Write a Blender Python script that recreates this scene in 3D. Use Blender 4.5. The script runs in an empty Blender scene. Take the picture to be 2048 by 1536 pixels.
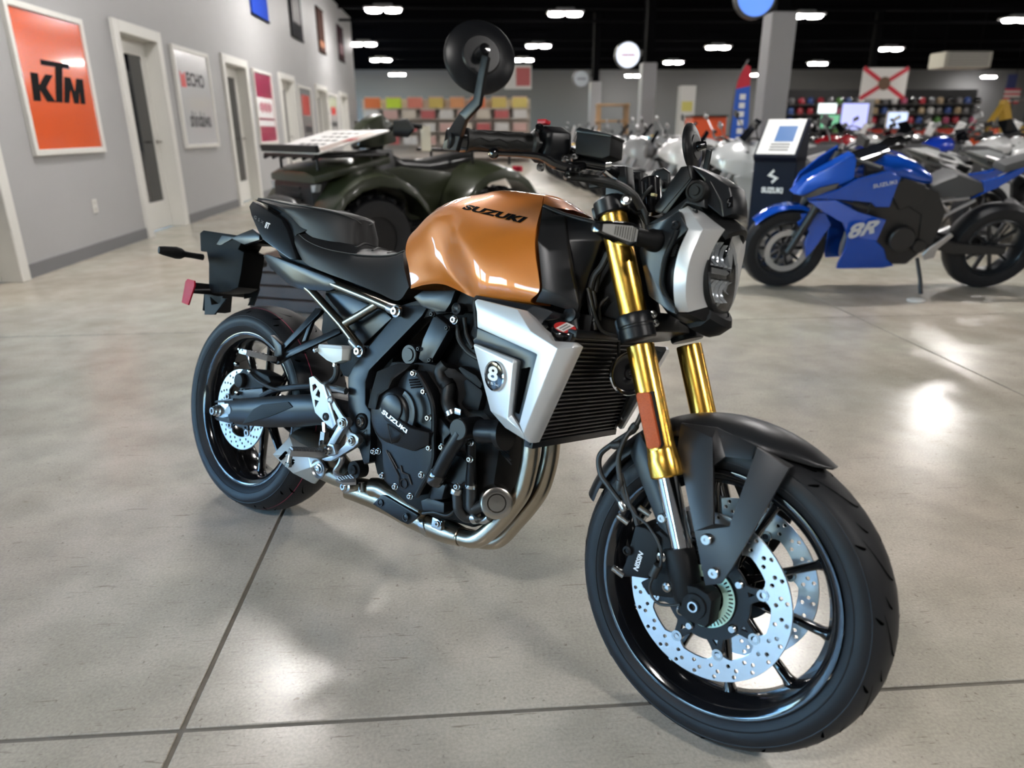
import bpy, bmesh, math, random
from math import sin, cos, pi, radians, sqrt, atan2
from mathutils import Vector, Matrix
from mathutils.bvhtree import BVHTree
random.seed(7)
scn = bpy.context.scene
COL = scn.collection

# ------------------------------------------------------------------ camera
CAM_Z, YAW, PITCH, ROLL, FPX = 1.1106, radians(86.0927), radians(19.706), radians(-0.347), 1417.99
_fw = Vector((cos(YAW)*cos(PITCH), sin(YAW)*cos(PITCH), -sin(PITCH)))
_rt = Vector((sin(YAW), -cos(YAW), 0)); _up = _rt.cross(_fw)
CR = _rt*cos(ROLL) + _up*sin(ROLL); CU = -_rt*sin(ROLL) + _up*cos(ROLL); CF = _fw
CPOS = Vector((0, 0, CAM_Z))
cam = bpy.data.cameras.new('camera'); cam.sensor_fit = 'HORIZONTAL'; cam.sensor_width = 36.0
cam.lens = 36.0*FPX/2048.0; cam.clip_start = .05; cam.clip_end = 300
cam.dof.use_dof = True; cam.dof.focus_distance = 1.68; cam.dof.aperture_fstop = (cam.lens/1000)/.0098
camo = bpy.data.objects.new('camera', cam); COL.objects.link(camo)
camo.matrix_world = Matrix(((CR.x, CU.x, -CF.x, 0), (CR.y, CU.y, -CF.y, 0), (CR.z, CU.z, -CF.z, CAM_Z), (0, 0, 0, 1)))
scn.camera = camo
# ------------------------------------------------------------------ sky seen through the shop-front glass, exposure
w = bpy.data.worlds.new('sky'); scn.world = w; w.use_nodes = True
nt = w.node_tree; bg = nt.nodes['Background']
sky = nt.nodes.new('ShaderNodeTexSky'); sky.sky_type = 'NISHITA'; sky.sun_disc = False
sky.sun_elevation = radians(50); sky.sun_rotation = radians(-90); sky.air_density = 1.0; sky.dust_density = .3; sky.ozone_density = 2.0
hs_ = nt.nodes.new('ShaderNodeHueSaturation'); hs_.inputs['Saturation'].default_value = 1.45; nt.links.new(sky.outputs[0], hs_.inputs['Color']); nt.links.new(hs_.outputs[0], bg.inputs[0]); bg.inputs[1].default_value = 2.9
scn.view_settings.view_transform = 'Standard'; scn.view_settings.look = 'None'
scn.view_settings.exposure = 0.12; scn.view_settings.gamma = 1.0; scn.view_settings.use_curve_mapping = False
scn.cycles.max_bounces = 7; scn.cycles.diffuse_bounces = 3; scn.cycles.glossy_bounces = 4; scn.cycles.transmission_bounces = 5
scn.cycles.caustics_reflective = True; scn.cycles.caustics_refractive = False
scn.cycles.use_denoising = True; scn.cycles.sample_clamp_indirect = 6.0; scn.cycles.blur_glossy = .5
LAMP = 150.0            # emission of the ceiling lamp lenses

# ------------------------------------------------------------------ materials
MATS = {}
def M(name, col=(.5, .5, .5), rough=.5, metal=0., coat=0., spec=.5, emit=None, es=1., alpha=1., trans=0., nscale=0., namt=.15, bump=0., bscale=200., coatrough=.05, aniso=0.):
    if name in MATS: return MATS[name]
    m = bpy.data.materials.new(name); m.use_nodes = True
    t = m.node_tree; b = t.nodes['Principled BSDF']
    b.inputs['Base Color'].default_value = (*col, 1); b.inputs['Roughness'].default_value = rough
    b.inputs['Metallic'].default_value = metal; b.inputs['Coat Weight'].default_value = coat; b.inputs['Coat Roughness'].default_value = coatrough
    b.inputs['Specular IOR Level'].default_value = spec; b.inputs['Transmission Weight'].default_value = trans
    if alpha < 1: b.inputs['Alpha'].default_value = alpha
    if emit: b.inputs['Emission Color'].default_value = (*emit, 1); b.inputs['Emission Strength'].default_value = es
    tc = None
    if nscale or bump: tc = t.nodes.new('ShaderNodeTexCoord')
    if nscale:
        n = t.nodes.new('ShaderNodeTexNoise'); n.inputs['Scale'].default_value = nscale; n.inputs['Detail'].default_value = 4
        r = t.nodes.new('ShaderNodeMapRange'); r.inputs['To Min'].default_value = 1-namt; r.inputs['To Max'].default_value = 1+namt
        x = t.nodes.new('ShaderNodeMix'); x.data_type = 'RGBA'; x.blend_type = 'MULTIPLY'; x.inputs['Factor'].default_value = 1
        x.inputs['A'].default_value = (*col, 1)
        t.links.new(tc.outputs['Object'], n.inputs['Vector']); t.links.new(n.outputs['Fac'], r.inputs['Value'])
        t.links.new(r.outputs[0], x.inputs['B']); t.links.new(x.outputs['Result'], b.inputs['Base Color'])
    if bump:
        n = t.nodes.new('ShaderNodeTexNoise'); n.inputs['Scale'].default_value = bscale; n.inputs['Detail'].default_value = 2
        k = t.nodes.new('ShaderNodeBump'); k.inputs['Strength'].default_value = bump; k.inputs['Distance'].default_value = .001
        t.links.new(tc.outputs['Object'], n.inputs['Vector']); t.links.new(n.outputs['Fac'], k.inputs['Height']); t.links.new(k.outputs[0], b.inputs['Normal'])
    MATS[name] = m
    return m

# ------------------------------------------------------------------ geometry helpers: a geometry is (verts, faces)
def V(*a): return Vector(a)
def join(*gs):
    vs, fs = [], []
    for g in gs:
        o = len(vs); vs += list(g[0]); fs += [tuple(i+o for i in f) for f in g[1]]
    return vs, fs
def mir(g): return [V(v[0], -v[1], v[2]) for v in g[0]], [tuple(reversed(f)) for f in g[1]]
def both(g): return join(g, mir(g))
def xf(g, m): return [m @ Vector(v) for v in g[0]], g[1]
def frame(d):
    d = Vector(d).normalized(); a = V(0, 0, 1) if abs(d.z) < .9 else V(1, 0, 0)
    u = d.cross(a).normalized(); return u, d.cross(u).normalized(), d
def cat(pts, k=6, closed=False):
    pts = [Vector(p) for p in pts]; n = len(pts); out = []
    if n < 3: return pts
    rng = n if closed else n-1
    for i in range(rng):
        if closed: a, b, c, d = pts[(i-1) % n], pts[i], pts[(i+1) % n], pts[(i+2) % n]
        else: b, c = pts[i], pts[i+1]; a = pts[i-1] if i else b*2-c; d = pts[i+2] if i+2 < n else c*2-b
        for j in range(k):
            t = j/k; out.append(.5*((2*b)+(c-a)*t+(2*a-5*b+4*c-d)*t*t+(3*b-a-3*c+d)*t**3))
    if not closed: out.append(pts[-1])
    return out
def loft(rings, cap=True, closed=True, loop=False):
    n = len(rings[0]); vs = [Vector(v) for r in rings for v in r]; fs = []
    R = len(rings)
    for i in range(R if loop else R-1):
        a, b = i*n, ((i+1) % R)*n
        for j in range(n if closed else n-1):
            k = (j+1) % n; fs.append((a+j, a+k, b+k, b+j))
    if cap and not loop: fs += [tuple(reversed(range(n))), tuple(range((R-1)*n, R*n))]
    return vs, fs
def tube(path, r, n=10, k=0, closed=False, cap=True, flat=1.):
    path = cat(path, k, closed) if k else [Vector(p) for p in path]
    L = len(path); rs = r if isinstance(r, (list, tuple)) else None
    rings = []; u = None
    for i, p in enumerate(path):
        if closed: d = path[(i+1) % L]-path[i-1]
        else: d = path[min(i+1, L-1)]-path[max(i-1, 0)]
        d.normalize()
        if u is None: u = frame(d)[0]
        else: u = (u-d*u.dot(d)).normalized()
        v = d.cross(u)
        if rs: t = i/(L-1)*(len(rs)-1); q = min(int(t), len(rs)-2); rr = rs[q]+(rs[q+1]-rs[q])*(t-q)
        else: rr = r
        rings.append([p+u*rr*cos(2*pi*j/n)+v*rr*flat*sin(2*pi*j/n) for j in range(n)])
    return loft(rings, cap, True, closed)
def lathe(prof, o, d, n=24, cap=True, loop=False, a0=0., a1=2*pi):
    u, v, d = frame(d); o = Vector(o); full = abs(a1-a0-2*pi) < 1e-6
    m = n if full else n+1
    rings = [[o+d*a+(u*cos(a0+(a1-a0)*j/n)+v*sin(a0+(a1-a0)*j/n))*r for j in range(m)] for r, a in prof]
    return loft(rings, cap and full, full, loop)
def cyl(a, b, r, n=14, ch=.0):
    a, b = Vector(a), Vector(b); L = (b-a).length
    if ch: return lathe([(r-ch, 0), (r, ch), (r, L-ch), (r-ch, L)], a, b-a, n)
    return lathe([(r, 0), (r, L)], a, b-a, n)
def box(c, s, rot=None):
    c = Vector(c); x, y, z = s[0]/2, s[1]/2, s[2]/2
    vs = [V(i, j, k) for i in (-x, x) for j in (-y, y) for k in (-z, z)]
    if rot is not None: vs = [rot @ v for v in vs]
    return [c+v for v in vs], [(0, 1, 3, 2), (4, 6, 7, 5), (0, 4, 5, 1), (2, 3, 7, 6), (0, 2, 6, 4), (1, 5, 7, 3)]
def bar(a, b, w, h, up=(0, 0, 1)):
    a, b = Vector(a), Vector(b); d = (b-a).normalized(); s = d.cross(Vector(up)).normalized(); t = s.cross(d)
    return loft([[p+s*i*w/2+t*j*h/2 for i, j in ((-1, -1), (1, -1), (1, 1), (-1, 1))] for p in (a, b)])
def prism(pts, off):
    pts = [Vector(p) for p in pts]; n = len(pts); off = Vector(off)
    q = [p+off for p in pts]
    return pts+q, [tuple(range(n)), tuple(reversed(range(n, 2*n)))]+[(i, n+i, n+(i+1) % n, (i+1) % n) for i in range(n)]
def shell(vs, fs, off):
    vs = [Vector(v) for v in vs]; n = len(vs); off = Vector(off); out = list(vs)+[v+off for v in vs]
    F = [tuple(f) for f in fs]+[tuple(n+i for i in reversed(f)) for f in fs]
    ed = {}
    for f in fs:
        for i in range(len(f)):
            a, b = f[i], f[(i+1) % len(f)]; ed[(a, b)] = 1
    for a, b in ed:
        if (b, a) not in ed: F.append((b, a, n+a, n+b))
    return out, F
def grid(P):
    r, c = len(P), len(P[0]); vs = [p for row in P for p in row]
    return vs, [(i*c+j, i*c+j+1, (i+1)*c+j+1, (i+1)*c+j) for i in range(r-1) for j in range(c-1)]
def smoothgrid(P, k=5):
    rows = [cat(r, k) for r in P]
    cols = [cat([r[j] for r in rows], k) for j in range(len(rows[0]))]
    return [[cols[j][i] for j in range(len(cols))] for i in range(len(cols[0]))]
def mesh(g, name='m', bevel=0., seg=2, ang=32, fix=True):
    bm = bmesh.new()
    bv = [bm.verts.new(v) for v in g[0]]
    for f in g[1]:
        try: bm.faces.new([bv[i] for i in f])
        except ValueError: pass
    if fix: bmesh.ops.recalc_face_normals(bm, faces=bm.faces)
    if bevel:
        bm.edges.ensure_lookup_table()
        es = [e for e in bm.edges if len(e.link_faces) == 2 and e.calc_face_angle(0) > radians(25)]
        bmesh.ops.bevel(bm, geom=es, offset=bevel, segments=seg, profile=.6, affect='EDGES', clamp_overlap=True)
    me = bpy.data.meshes.new(name); bm.to_mesh(me); bm.free()
    for p in me.polygons: p.use_smooth = True
    me.set_sharp_from_angle(angle=radians(ang))
    return me
def plate(loops, to3d, th, bev=0., res=1):
    """flat plate with real holes: loops of (u,v), first outer then holes; to3d(u,v,w) -> point"""
    cu = bpy.data.curves.new('c', 'CURVE'); cu.dimensions = '2D'; cu.fill_mode = 'BOTH'
    cu.extrude = max(th/2-bev, 0); cu.bevel_depth = bev; cu.bevel_resolution = 1
    for lp in loops:
        s = cu.splines.new('POLY'); s.points.add(len(lp)-1); s.use_cyclic_u = True
        for p, q in zip(s.points, lp): p.co = (q[0], q[1], 0, 1)
    o = bpy.data.objects.new('c', cu); COL.objects.link(o)
    me = bpy.data.meshes.new_from_object(o)
    g = ([to3d(*v.co) for v in me.vertices], [tuple(p.vertices) for p in me.polygons])
    bpy.data.objects.remove(o); bpy.data.curves.remove(cu); bpy.data.meshes.remove(me)
    return g
def text2d(s, shear=0., offset=0., space=1., extrude=0., wx=1.):
    cu = bpy.data.curves.new('t', 'FONT'); cu.body = s; cu.size = 1; cu.shear = shear; cu.offset = offset; cu.space_character = space; cu.extrude = extrude
    cu.resolution_u = 3
    o = bpy.data.objects.new('t', cu); COL.objects.link(o)
    me = bpy.data.meshes.new_from_object(o)
    vs = [tuple(v.co) for v in me.vertices]; fs = [tuple(p.vertices) for p in me.polygons]
    bpy.data.objects.remove(o); bpy.data.curves.remove(cu); bpy.data.meshes.remove(me)
    x0 = min(v[0] for v in vs); x1 = max(v[0] for v in vs); y0 = min(v[1] for v in vs); y1 = max(v[1] for v in vs)
    return [((v[0]-x0)/(x1-x0), (v[1]-y0)/(y1-y0), v[2]) for v in vs], fs
# ------------------------------------------------------------------ object helpers
def link(name, data, parent=None):
    o = bpy.data.objects.new(name, data); COL.objects.link(o)
    if parent is not None: o.parent = parent
    return o
def ob(name, g, mat, parent=None, bevel=0., seg=2, ang=32, label=None, cat=None, group=None, kind=None, fix=True):
    me = g if isinstance(g, bpy.types.Mesh) else mesh(g, name, bevel, seg, ang, fix)
    if mat is not None and not me.materials: me.materials.append(mat)
    o = link(name, me, parent)
    tag(o, label, cat, group, kind)
    return o
def tag(o, label=None, cat=None, group=None, kind=None):
    if label: o['label'] = label
    if cat: o['category'] = cat
    if group: o['group'] = group
    if kind: o['kind'] = kind
    return o
def empty(name, loc=(0, 0, 0), rot=(0, 0, 0), label=None, cat=None, group=None, kind=None):
    o = link(name, None); o.location = loc; o.rotation_euler = rot; o.empty_display_size = .1
    return tag(o, label, cat, group, kind)
def copytree(o, parent=None):
    c = o.copy(); COL.objects.link(c); c.parent = parent
    for ch in list(o.children): copytree(ch, c)
    return c
def wtext(s, o, ux, uz, mat, parent, name='lettering', shear=0., offset=0., off=(0, 0, 0), space=1.):
    """flat lettering filling the parallelogram o, o+ux, o+uz"""
    vs, fs = text2d(s, shear, offset, space)
    o, ux, uz = Vector(o), Vector(ux), Vector(uz)
    return ob(name, ([o+ux*v[0]+uz*v[1]+Vector(off) for v in vs], fs), mat, parent, fix=False)

# ================================================================== ROOM
def concrete():
    m = bpy.data.materials.new('polished_concrete'); m.use_nodes = True; t = m.node_tree; b = t.nodes['Principled BSDF']
    tc = t.nodes.new('ShaderNodeTexCoord')
    def noise(s, d=5, dist=0.):
        n = t.nodes.new('ShaderNodeTexNoise'); n.inputs['Scale'].default_value = s; n.inputs['Detail'].default_value = d; n.inputs['Distortion'].default_value = dist
        g = t.nodes.new('ShaderNodeNewGeometry'); t.links.new(g.outputs['Position'], n.inputs['Vector']); return n
    def ramp(n, stops):
        r = t.nodes.new('ShaderNodeValToRGB'); e = r.color_ramp.elements
        e[0].position, e[0].color = stops[0][0], (*stops[0][1], 1); e[1].position, e[1].color = stops[1][0], (*stops[1][1], 1)
        for p, c in stops[2:]: q = e.new(p); q.color = (*c, 1)
        t.links.new(n.outputs['Fac'], r.inputs[0]); return r
    def mul(a, b_, f=1.):
        x = t.nodes.new('ShaderNodeMix'); x.data_type = 'RGBA'; x.blend_type = 'MULTIPLY'; x.inputs['Factor'].default_value = f
        t.links.new(a.outputs[0] if 'Result' not in a.outputs else a.outputs['Result'], x.inputs['A']); t.links.new(b_.outputs[0], x.inputs['B']); return x
    big = ramp(noise(1.3, 3), [(.3, (.425, .39, .338)), (.72, (.56, .522, .462))])
    mott = ramp(noise(6, 4), [(.35, (.87, .87, .86)), (.65, (1.06, 1.055, 1.05))])
    fine = ramp(noise(150, 3), [(.3, (.86, .86, .86)), (.7, (1.08, 1.08, 1.08))])
    marks = ramp(noise(90, 6, .6), [(.27, (.55, .53, .50)), (.36, (1, 1, 1))])
    tint = ramp(noise(.8, 3), [(.35, (1.03, .985, .95)), (.65, (.98, 1.01, .97))])
    mp = t.nodes.new('ShaderNodeMapping'); mp.inputs['Scale'].default_value = (9, 120, 1); mp.inputs['Rotation'].default_value = (0, 0, .7)
    ns = noise(1., 3, 1.2); t.links.new(ns.inputs['Vector'].links[0].from_socket, mp.inputs['Vector']); t.links.new(mp.outputs[0], ns.inputs['Vector'])
    scr = ramp(ns, [(.28, (.55, .53, .50)), (.335, (1, 1, 1))])
    c = mul(mul(mul(mul(mul(big, mott), fine), tint), marks, .8), scr, .8)
    t.links.new(c.outputs['Result'], b.inputs['Base Color'])
    b.inputs['Roughness'].default_value = .235
    b.inputs['Specular IOR Level'].default_value = .5
    k = t.nodes.new('ShaderNodeBump'); k.inputs['Strength'].default_value = .12; k.inputs['Distance'].default_value = .002
    t.links.new(noise(60, 5).outputs['Fac'], k.inputs['Height']); t.links.new(k.outputs[0], b.inputs['Normal'])
    return m
CONC = concrete()
WALLM = M('wall_paint', (.385, .385, .39), .55, nscale=3, namt=.04, bump=.1, bscale=300)
WHITEP = M('white_trim', (.74, .73, .69), .4)
BASEM = M('base_grey', (.16, .16, .17), .5)
BLKCEIL = M('black_ceiling', (.0025, .0025, .003), .9, spec=.0)
STEELBLK = M('black_steel', (.003, .003, .0035), .8, spec=.02)
BACKM = M('back_wall_dimmed', (.12, .12, .124), .6)  # darker than the office wall: weaker light at the back put into the colour
JOINT = M('joint_filler', (.17, .155, .13), .8, nscale=40, namt=.3)
def glassmat(name='shop_glass', f=.1, tint=(1, 1, 1)):
    m = bpy.data.materials.new(name); m.use_nodes = True; t = m.node_tree; t.nodes.remove(t.nodes['Principled BSDF'])
    a = t.nodes.new('ShaderNodeBsdfTransparent'); a.inputs[0].default_value = (*tint, 1); g = t.nodes.new('ShaderNodeBsdfGlossy'); g.inputs['Roughness'].default_value = .01
    x = t.nodes.new('ShaderNodeMixShader'); x.inputs[0].default_value = f
    t.links.new(a.outputs[0], x.inputs[1]); t.links.new(g.outputs[0], x.inputs[2]); t.links.new(x.outputs[0], t.nodes['Material Output'].inputs[0]); return m
GLASS = glassmat()
DARKGLASS = M('dark_door_glass', (.008, .009, .012), .04, spec=.6)
XL, XR, YB, YF, ZC, XW, YC = -3.5, 40., -9., 48., 4.65, -8.6, 4.75
SL = 3.02
floor = ob('floor', box(((XW+XR)/2, (YB+YF)/2, -.074), (XR-XW+8, YF-YB, .14)), JOINT, kind='structure')
xs = [-.58+SL*i for i in range(-4, 15)]; ys = [1.13+SL*i for i in range(-4, 17)]
slab = mesh(box((0, 0, 0), (SL-.011, SL-.011, .012)), 'concrete_slab', .0015, 1); slab.materials.append(CONC)
for i in range(len(xs)-1):
    for j in range(len(ys)-1):
        if ys[j] > YF or ys[j+1] < YB-1: continue
        s = link('concrete_slab', slab, floor); s.location = ((xs[i]+xs[i+1])/2, (ys[j]+ys[j+1])/2, -.006)
ob('ceiling', box(((XL-10+XR)/2, (YB+YF)/2, ZC+.1), (XR+16, YF-YB, .2)), BLKCEIL, kind='structure')
# ceiling joists and spiral ducts hanging below the black deck
for i, y in enumerate((8, 16, 24, 32, 40)):
    g = join(bar((XL, y, ZC-.05), (XR, y, ZC-.05), .12, .08), bar((XL, y, ZC-.4), (XR, y, ZC-.4), .1, .06))
    ob('trim_%d' % (i+1), g, STEELBLK, kind='structure')
# office wall with door openings, window wall left of the camera, far wall
doors = [(4.95, 5.87), (8.29, 9.44), (11.8, 13.06), (15.38, 16.66), (19.1, 20.6), (22.86, 24.3)]
DH = 2.21
g = []
y0 = YC
for a, b in doors:
    g.append(box((XL-.1, (y0+a)/2, ZC/2), (.2, a-y0, ZC))); g.append(box((XL-.1, (a+b)/2, (DH+ZC)/2), (.2, b-a, ZC-DH))); y0 = b
g.append(box((XL-.1, (y0+26.6)/2, ZC/2), (.2, 26.6-y0, ZC)))
ob('wall_left', join(*g), WALLM, kind='structure')
ob('wall_office_end', box((-8, 26.5, ZC/2), (8.9, .2, ZC)), WALLM, kind='structure')
ob('wall_entry', box(((XW+XL)/2, YC+.06, ZC/2), (XL-XW, .12, ZC)), WALLM, kind='structure')
ob('wall_back', box((13, YF+.1, ZC/2), (56, .2, ZC)), BACKM, kind='structure')
ob('wall_right', box((XR+.1, (YB+YF)/2, ZC/2), (.2, YF-YB, ZC)), BACKM, kind='structure')
ob('wall_front', box(((XW+XR)/2, YB-.1, ZC/2), (XR-XW, .2, ZC)), WALLM, kind='structure')
# shop-front windows in the wall left of the camera
wy = [-8.4, -6.1, -3.8, -1.5, .8, 2.75]
WZ0, WZ1, WW = .75, 2.65, 1.6
g = [box((XW-.1, (YB+YC)/2, WZ0/2), (.2, YC-YB, WZ0)), box((XW-.1, (YB+YC)/2, (WZ1+ZC)/2), (.2, YC-YB, ZC-WZ1))]
edges = [YB]+[v for a in wy for v in (a, a+WW)]+[YC]
for i in range(0, len(edges), 2): g.append(box((XW-.1, (edges[i]+edges[i+1])/2, (WZ0+WZ1)/2), (.2, edges[i+1]-edges[i], WZ1-WZ0)))
ob('wall_window_side', join(*g), WALLM, kind='structure')
ALU = M('anodised_frame', (.06, .06, .065), .4, .6)
for i, a in enumerate(wy):
    W = empty('window_%d' % (i+1), (XW, a+WW/2, 0), kind='structure'); zm, hh = (WZ0+WZ1)/2, WZ1-WZ0
    fr = join(box((0, -WW/2+.03, zm), (.08, .06, hh)), box((0, WW/2-.03, zm), (.08, .06, hh)), box((0, 0, WZ0+.03), (.08, WW, .06)), box((0, 0, WZ1-.03), (.08, WW, .06)))
    ob('window_frame', fr, ALU, W)
    ob('pane', box((-.01, 0, zm), (.006, WW-.1, hh-.1)), GLASS, W)
ob('ground_outside', box((-42, 0, -.2), (66, 90, .1)), M('asphalt', (.16, .16, .15), .9, nscale=2), kind='structure')
# doors
METALH = M('satin_handle', (.35, .33, .3), .3, 1)
for i, (a, b) in enumerate(doors):
    D = empty('door_%d' % (i+1), (XL, (a+b)/2, 0), kind='structure'); w_ = b-a; h = w_/2
    fr = join(box((-.06, -h+.02, DH/2), (.2, .12, DH)), box((-.06, h-.02, DH/2), (.2, .12, DH)), box((-.06, 0, DH-.06), (.2, w_-.16, .12)))
    ob('door_frame', fr, WHITEP, D, .006, 1)
    st = .13
    lf = join(box((-.15, -h+.08+st/2, 1.06), (.05, st, 2.1)), box((-.15, h-.08-st/2, 1.06), (.05, st, 2.1)), box((-.15, 0, 2.02), (.05, w_-.16-2*st, .18)), box((-.15, 0, .17), (.05, w_-.16-2*st, .32)))
    leaf = ob('door_leaf', lf, WHITEP, D, .004, 1)
    ob('door_glass', box((-.15, 0, 1.13), (.012, w_-.16-2*st, 1.6)), DARKGLASS, leaf)
    ob('handle', join(cyl((-.125, h-.16, 1.0), (-.07, h-.16, 1.0), .012), cyl((-.07, h-.16, 1.0), (-.07, h-.29, 1.0), .01), lathe([(.026, 0), (.026, .008)], (-.126, h-.16, 1.0), (1, 0, 0), 12)), METALH, leaf)
y0 = YC; k = 1
for a, b in doors+[(26.6, 26.6)]:
    ob('baseboard_left' if k == 1 else 'baseboard_left_%d' % k, box((XL+.006, (y0-.04+a)/2, .055), (.012, a-y0-.02, .11)), BASEM, kind='structure'); y0 = b+.04; k += 1
# ---- framed posters on the office wall
def poster(name, y0, y1, z0, z1, col, label, frame_m=WHITEP, rough=.15):
    r = empty(name, (XL, (y0+y1)/2, z0), label=label, cat='poster'); wd, h = y1-y0, z1-z0; f = .05
    fr = join(box((.02, -wd/2+f/2, h/2), (.04, f, h)), box((.02, wd/2-f/2, h/2), (.04, f, h)), box((.02, 0, f/2), (.04, wd-2*f, f)), box((.02, 0, h-f/2), (.04, wd-2*f, f)))
    ob('poster_frame', fr, frame_m, r, .004, 1)
    pr_ = ob('print', box((.012, 0, h/2), (.02, wd-2*f, h-2*f)), M('print_'+label[:24], col, rough, coat=.6), r)
    return pr_, wd, h
INK = M('black_ink', (.006, .006, .007), .7, spec=.08); RED = M('red_ink', (.62, .03, .03), .35); WINK = M('white_ink', (.8, .8, .8), .4); GINK = M('grey_ink', (.06, .06, .065), .7, spec=.1)
def ptext(r, s, y0, y1, z0, z1, mat, **k): return wtext(s, (.0235, y0, z0), (0, y1-y0, 0), (0, 0, z1-z0), mat, r, **k)
r, wd, h = poster('framed_poster', 6.37, 7.6, .93, 2.1, (.75, .105, .02), 'orange framed poster with large black lettering nearest the camera')
# slab lettering K, T, M with the bar of the T reaching over its neighbours
def slabs(r, polys, mat, y, z, sy, sz, name='lettering'):
    gs = [prism([(.0228, y+(p[0]+.07*p[1])*sy, z+p[1]*sz) for p in P_], (.002, 0, 0)) for P_ in polys]
    return ob(name, join(*gs), mat, r)
slabs(r, [[(0, 0), (.13, 0), (.13, .28), (.24, .0), (.40, 0), (.25, .34), (.40, .66), (.26, .66), (.13, .38), (.13, .66), (0, .66)],
          [(.40, 0), (.53, 0), (.60, .87), (.74, .87), (.74, 1), (.20, 1), (.20, .87), (.46, .87)],
          [(.56, 0), (.66, 0), (.72, .36), (.76, 0), (.86, 0), (.90, .36), (.90, 0), (1, 0), (1, .66), (.86, .66), (.80, .3), (.74, .66), (.62, .66)]], INK, -.46, .43, .86, .33)
r, wd, h = poster('framed_poster', 9.8, 11.12, .91, 2.13, (.62, .63, .65), 'pale grey framed poster with a red mark and two dark words')
ptext(r, 'ECHO', -.28, .38, .76, .93, GINK, offset=.03); ob('red_mark', prism([(.0235, -.5, .74), (.0235, -.32, .74), (.0235, -.32, .93), (.0235, -.42, .88), (.0235, -.5, .93)], (.002, 0, 0)), RED, r)
ptext(r, 'shindaiwa', -.36, .44, .26, .46, GINK, offset=.02)
r, wd, h = poster('framed_poster', 13.4, 14.68, .89, 2.13, (.42, .02, .09), 'crimson framed poster with two white bands')
ob('white_band', box((.023, 0, .62), (.004, 1.1, .34)), WINK, r); ob('red_strokes', join(*[box((.027, -.36+.12*q, .63), (.004, .07, .12+.06*(q % 2))) for q in range(7)]), M('crimson_ink', (.42, .02, .09), .4), r); ob('white_band', box((.023, 0, .36), (.004, 1.1, .1)), WINK, r)
r, wd, h = poster('framed_poster', 17.0, 18.42, .89, 2.07, (.36, .36, .37), 'grey framed poster with a red square in the upper half')
ob('red_square', box((.023, 0, .78), (.004, .8, .42)), RED, r); ob('grey_band', box((.023, .1, .26), (.004, .8, .14)), GINK, r)
r, wd, h = poster('framed_poster', 20.75, 22.3, .89, 2.09, (.66, .66, .66), 'white framed poster with a dark block, farthest along the office wall')
ob('red_square', box((.023, 0, .75), (.004, .7, .2)), RED, r); ob('grey_band', box((.023, 0, .4), (.004, .9, .12)), GINK, r)
def banner(y0, y1, z0, z1, col, label, deco):
    r = empty('wall_banner', (XL, (y0+y1)/2, z0), label=label, cat='banner'); h = z1-z0
    ob('banner_sheet', box((.02, 0, h/2), (.03, y1-y0, h)), M('cloth_'+label[:20], col, .8, spec=.05), r, .004, 1)
    for zz in (h, 0): ob('banner_rail', cyl((.03, -(y1-y0)/2-.03, zz), (.03, (y1-y0)/2+.03, zz), .016, 8), STEELBLK, r)
    ob('printed_stripe', box((.037, 0, h*deco[0]), (.004, (y1-y0)*.7, h*deco[1])), M('ink_'+label[:20], deco[2], .6), r)
banner(13.85, 14.98, 3.02, 4.25, (.02, .06, .42), 'blue banner with a white bar hung high on the office wall', (.5, .16, (.7, .72, .75)))
banner(16.95, 18.12, 3.02, 4.25, (.012, .012, .016), 'black banner hung high on the office wall', (.5, .5, (.03, .02, .02)))
banner(20.1, 21.0, 3.02, 4.05, (.05, .025, .02), 'dark brown banner with an orange block high on the office wall', (.2, .14, (.3, .1, .03)))
banner(23.35, 24.4, 3.1, 4.05, (.03, .01, .015), 'dark maroon banner with a red block high on the office wall', (.35, .3, (.14, .015, .03)))
r = empty('wall_outlet', (XL, 7.22, .45), label='white electrical outlet plate on the grey office wall', cat='outlet')
ob('cover_plate', box((.005, 0, 0), (.01, .085, .125)), WHITEP, r, .002, 1)
for z in (-.03, .03): ob('socket', box((.011, 0, z), (.004, .034, .036)), M('socket_white', (.55, .54, .5), .4), r)

# ================================================================== LAMPS
LENS = M('lamp_lens', (.9, .9, .9), .4, emit=(1, .965, .93), es=LAMP)
HOUS = M('lamp_housing', (.35, .35, .36), .5)
lampm = {}
def lamp(x, y, z=4.1, first=[None]):
    if first[0] is None:
        r = empty('high_bay_lamp', label='twin-lens LED high bay lamp hanging below the black ceiling', cat='ceiling lamp', group='high bay lamps over the showroom')
        ob('housing', join(box((0, 0, .05), (.98, .46, .05)), box((0, 0, .11), (.5, .2, .08))), HOUS, r, .012, 1)
        for s in (-1, 1):
            ob('lens', lathe([(.17, .024), (.21, .0), (.19, -.035), (.10, -.05), (.0, -.052)], (s*.25, 0, 0), (0, 0, 1), 16), LENS, r)
            ob('chain', cyl((s*.42, 0, .07), (s*.42, 0, .56), .006, 6), STEELBLK, r)
        first[0] = r
    else: r = copytree(first[0])
    r.location = (x, y, z); return r
ORD = ['first', 'second', 'third', 'fourth', 'fifth', 'sixth', 'seventh', 'eighth', 'ninth', 'tenth', 'eleventh', 'twelfth', 'thirteenth', 'fourteenth', 'fifteenth', 'sixteenth', 'seventeenth', 'eighteenth', 'nineteenth', 'twentieth', 'twenty-first', 'twenty-second']
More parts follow.
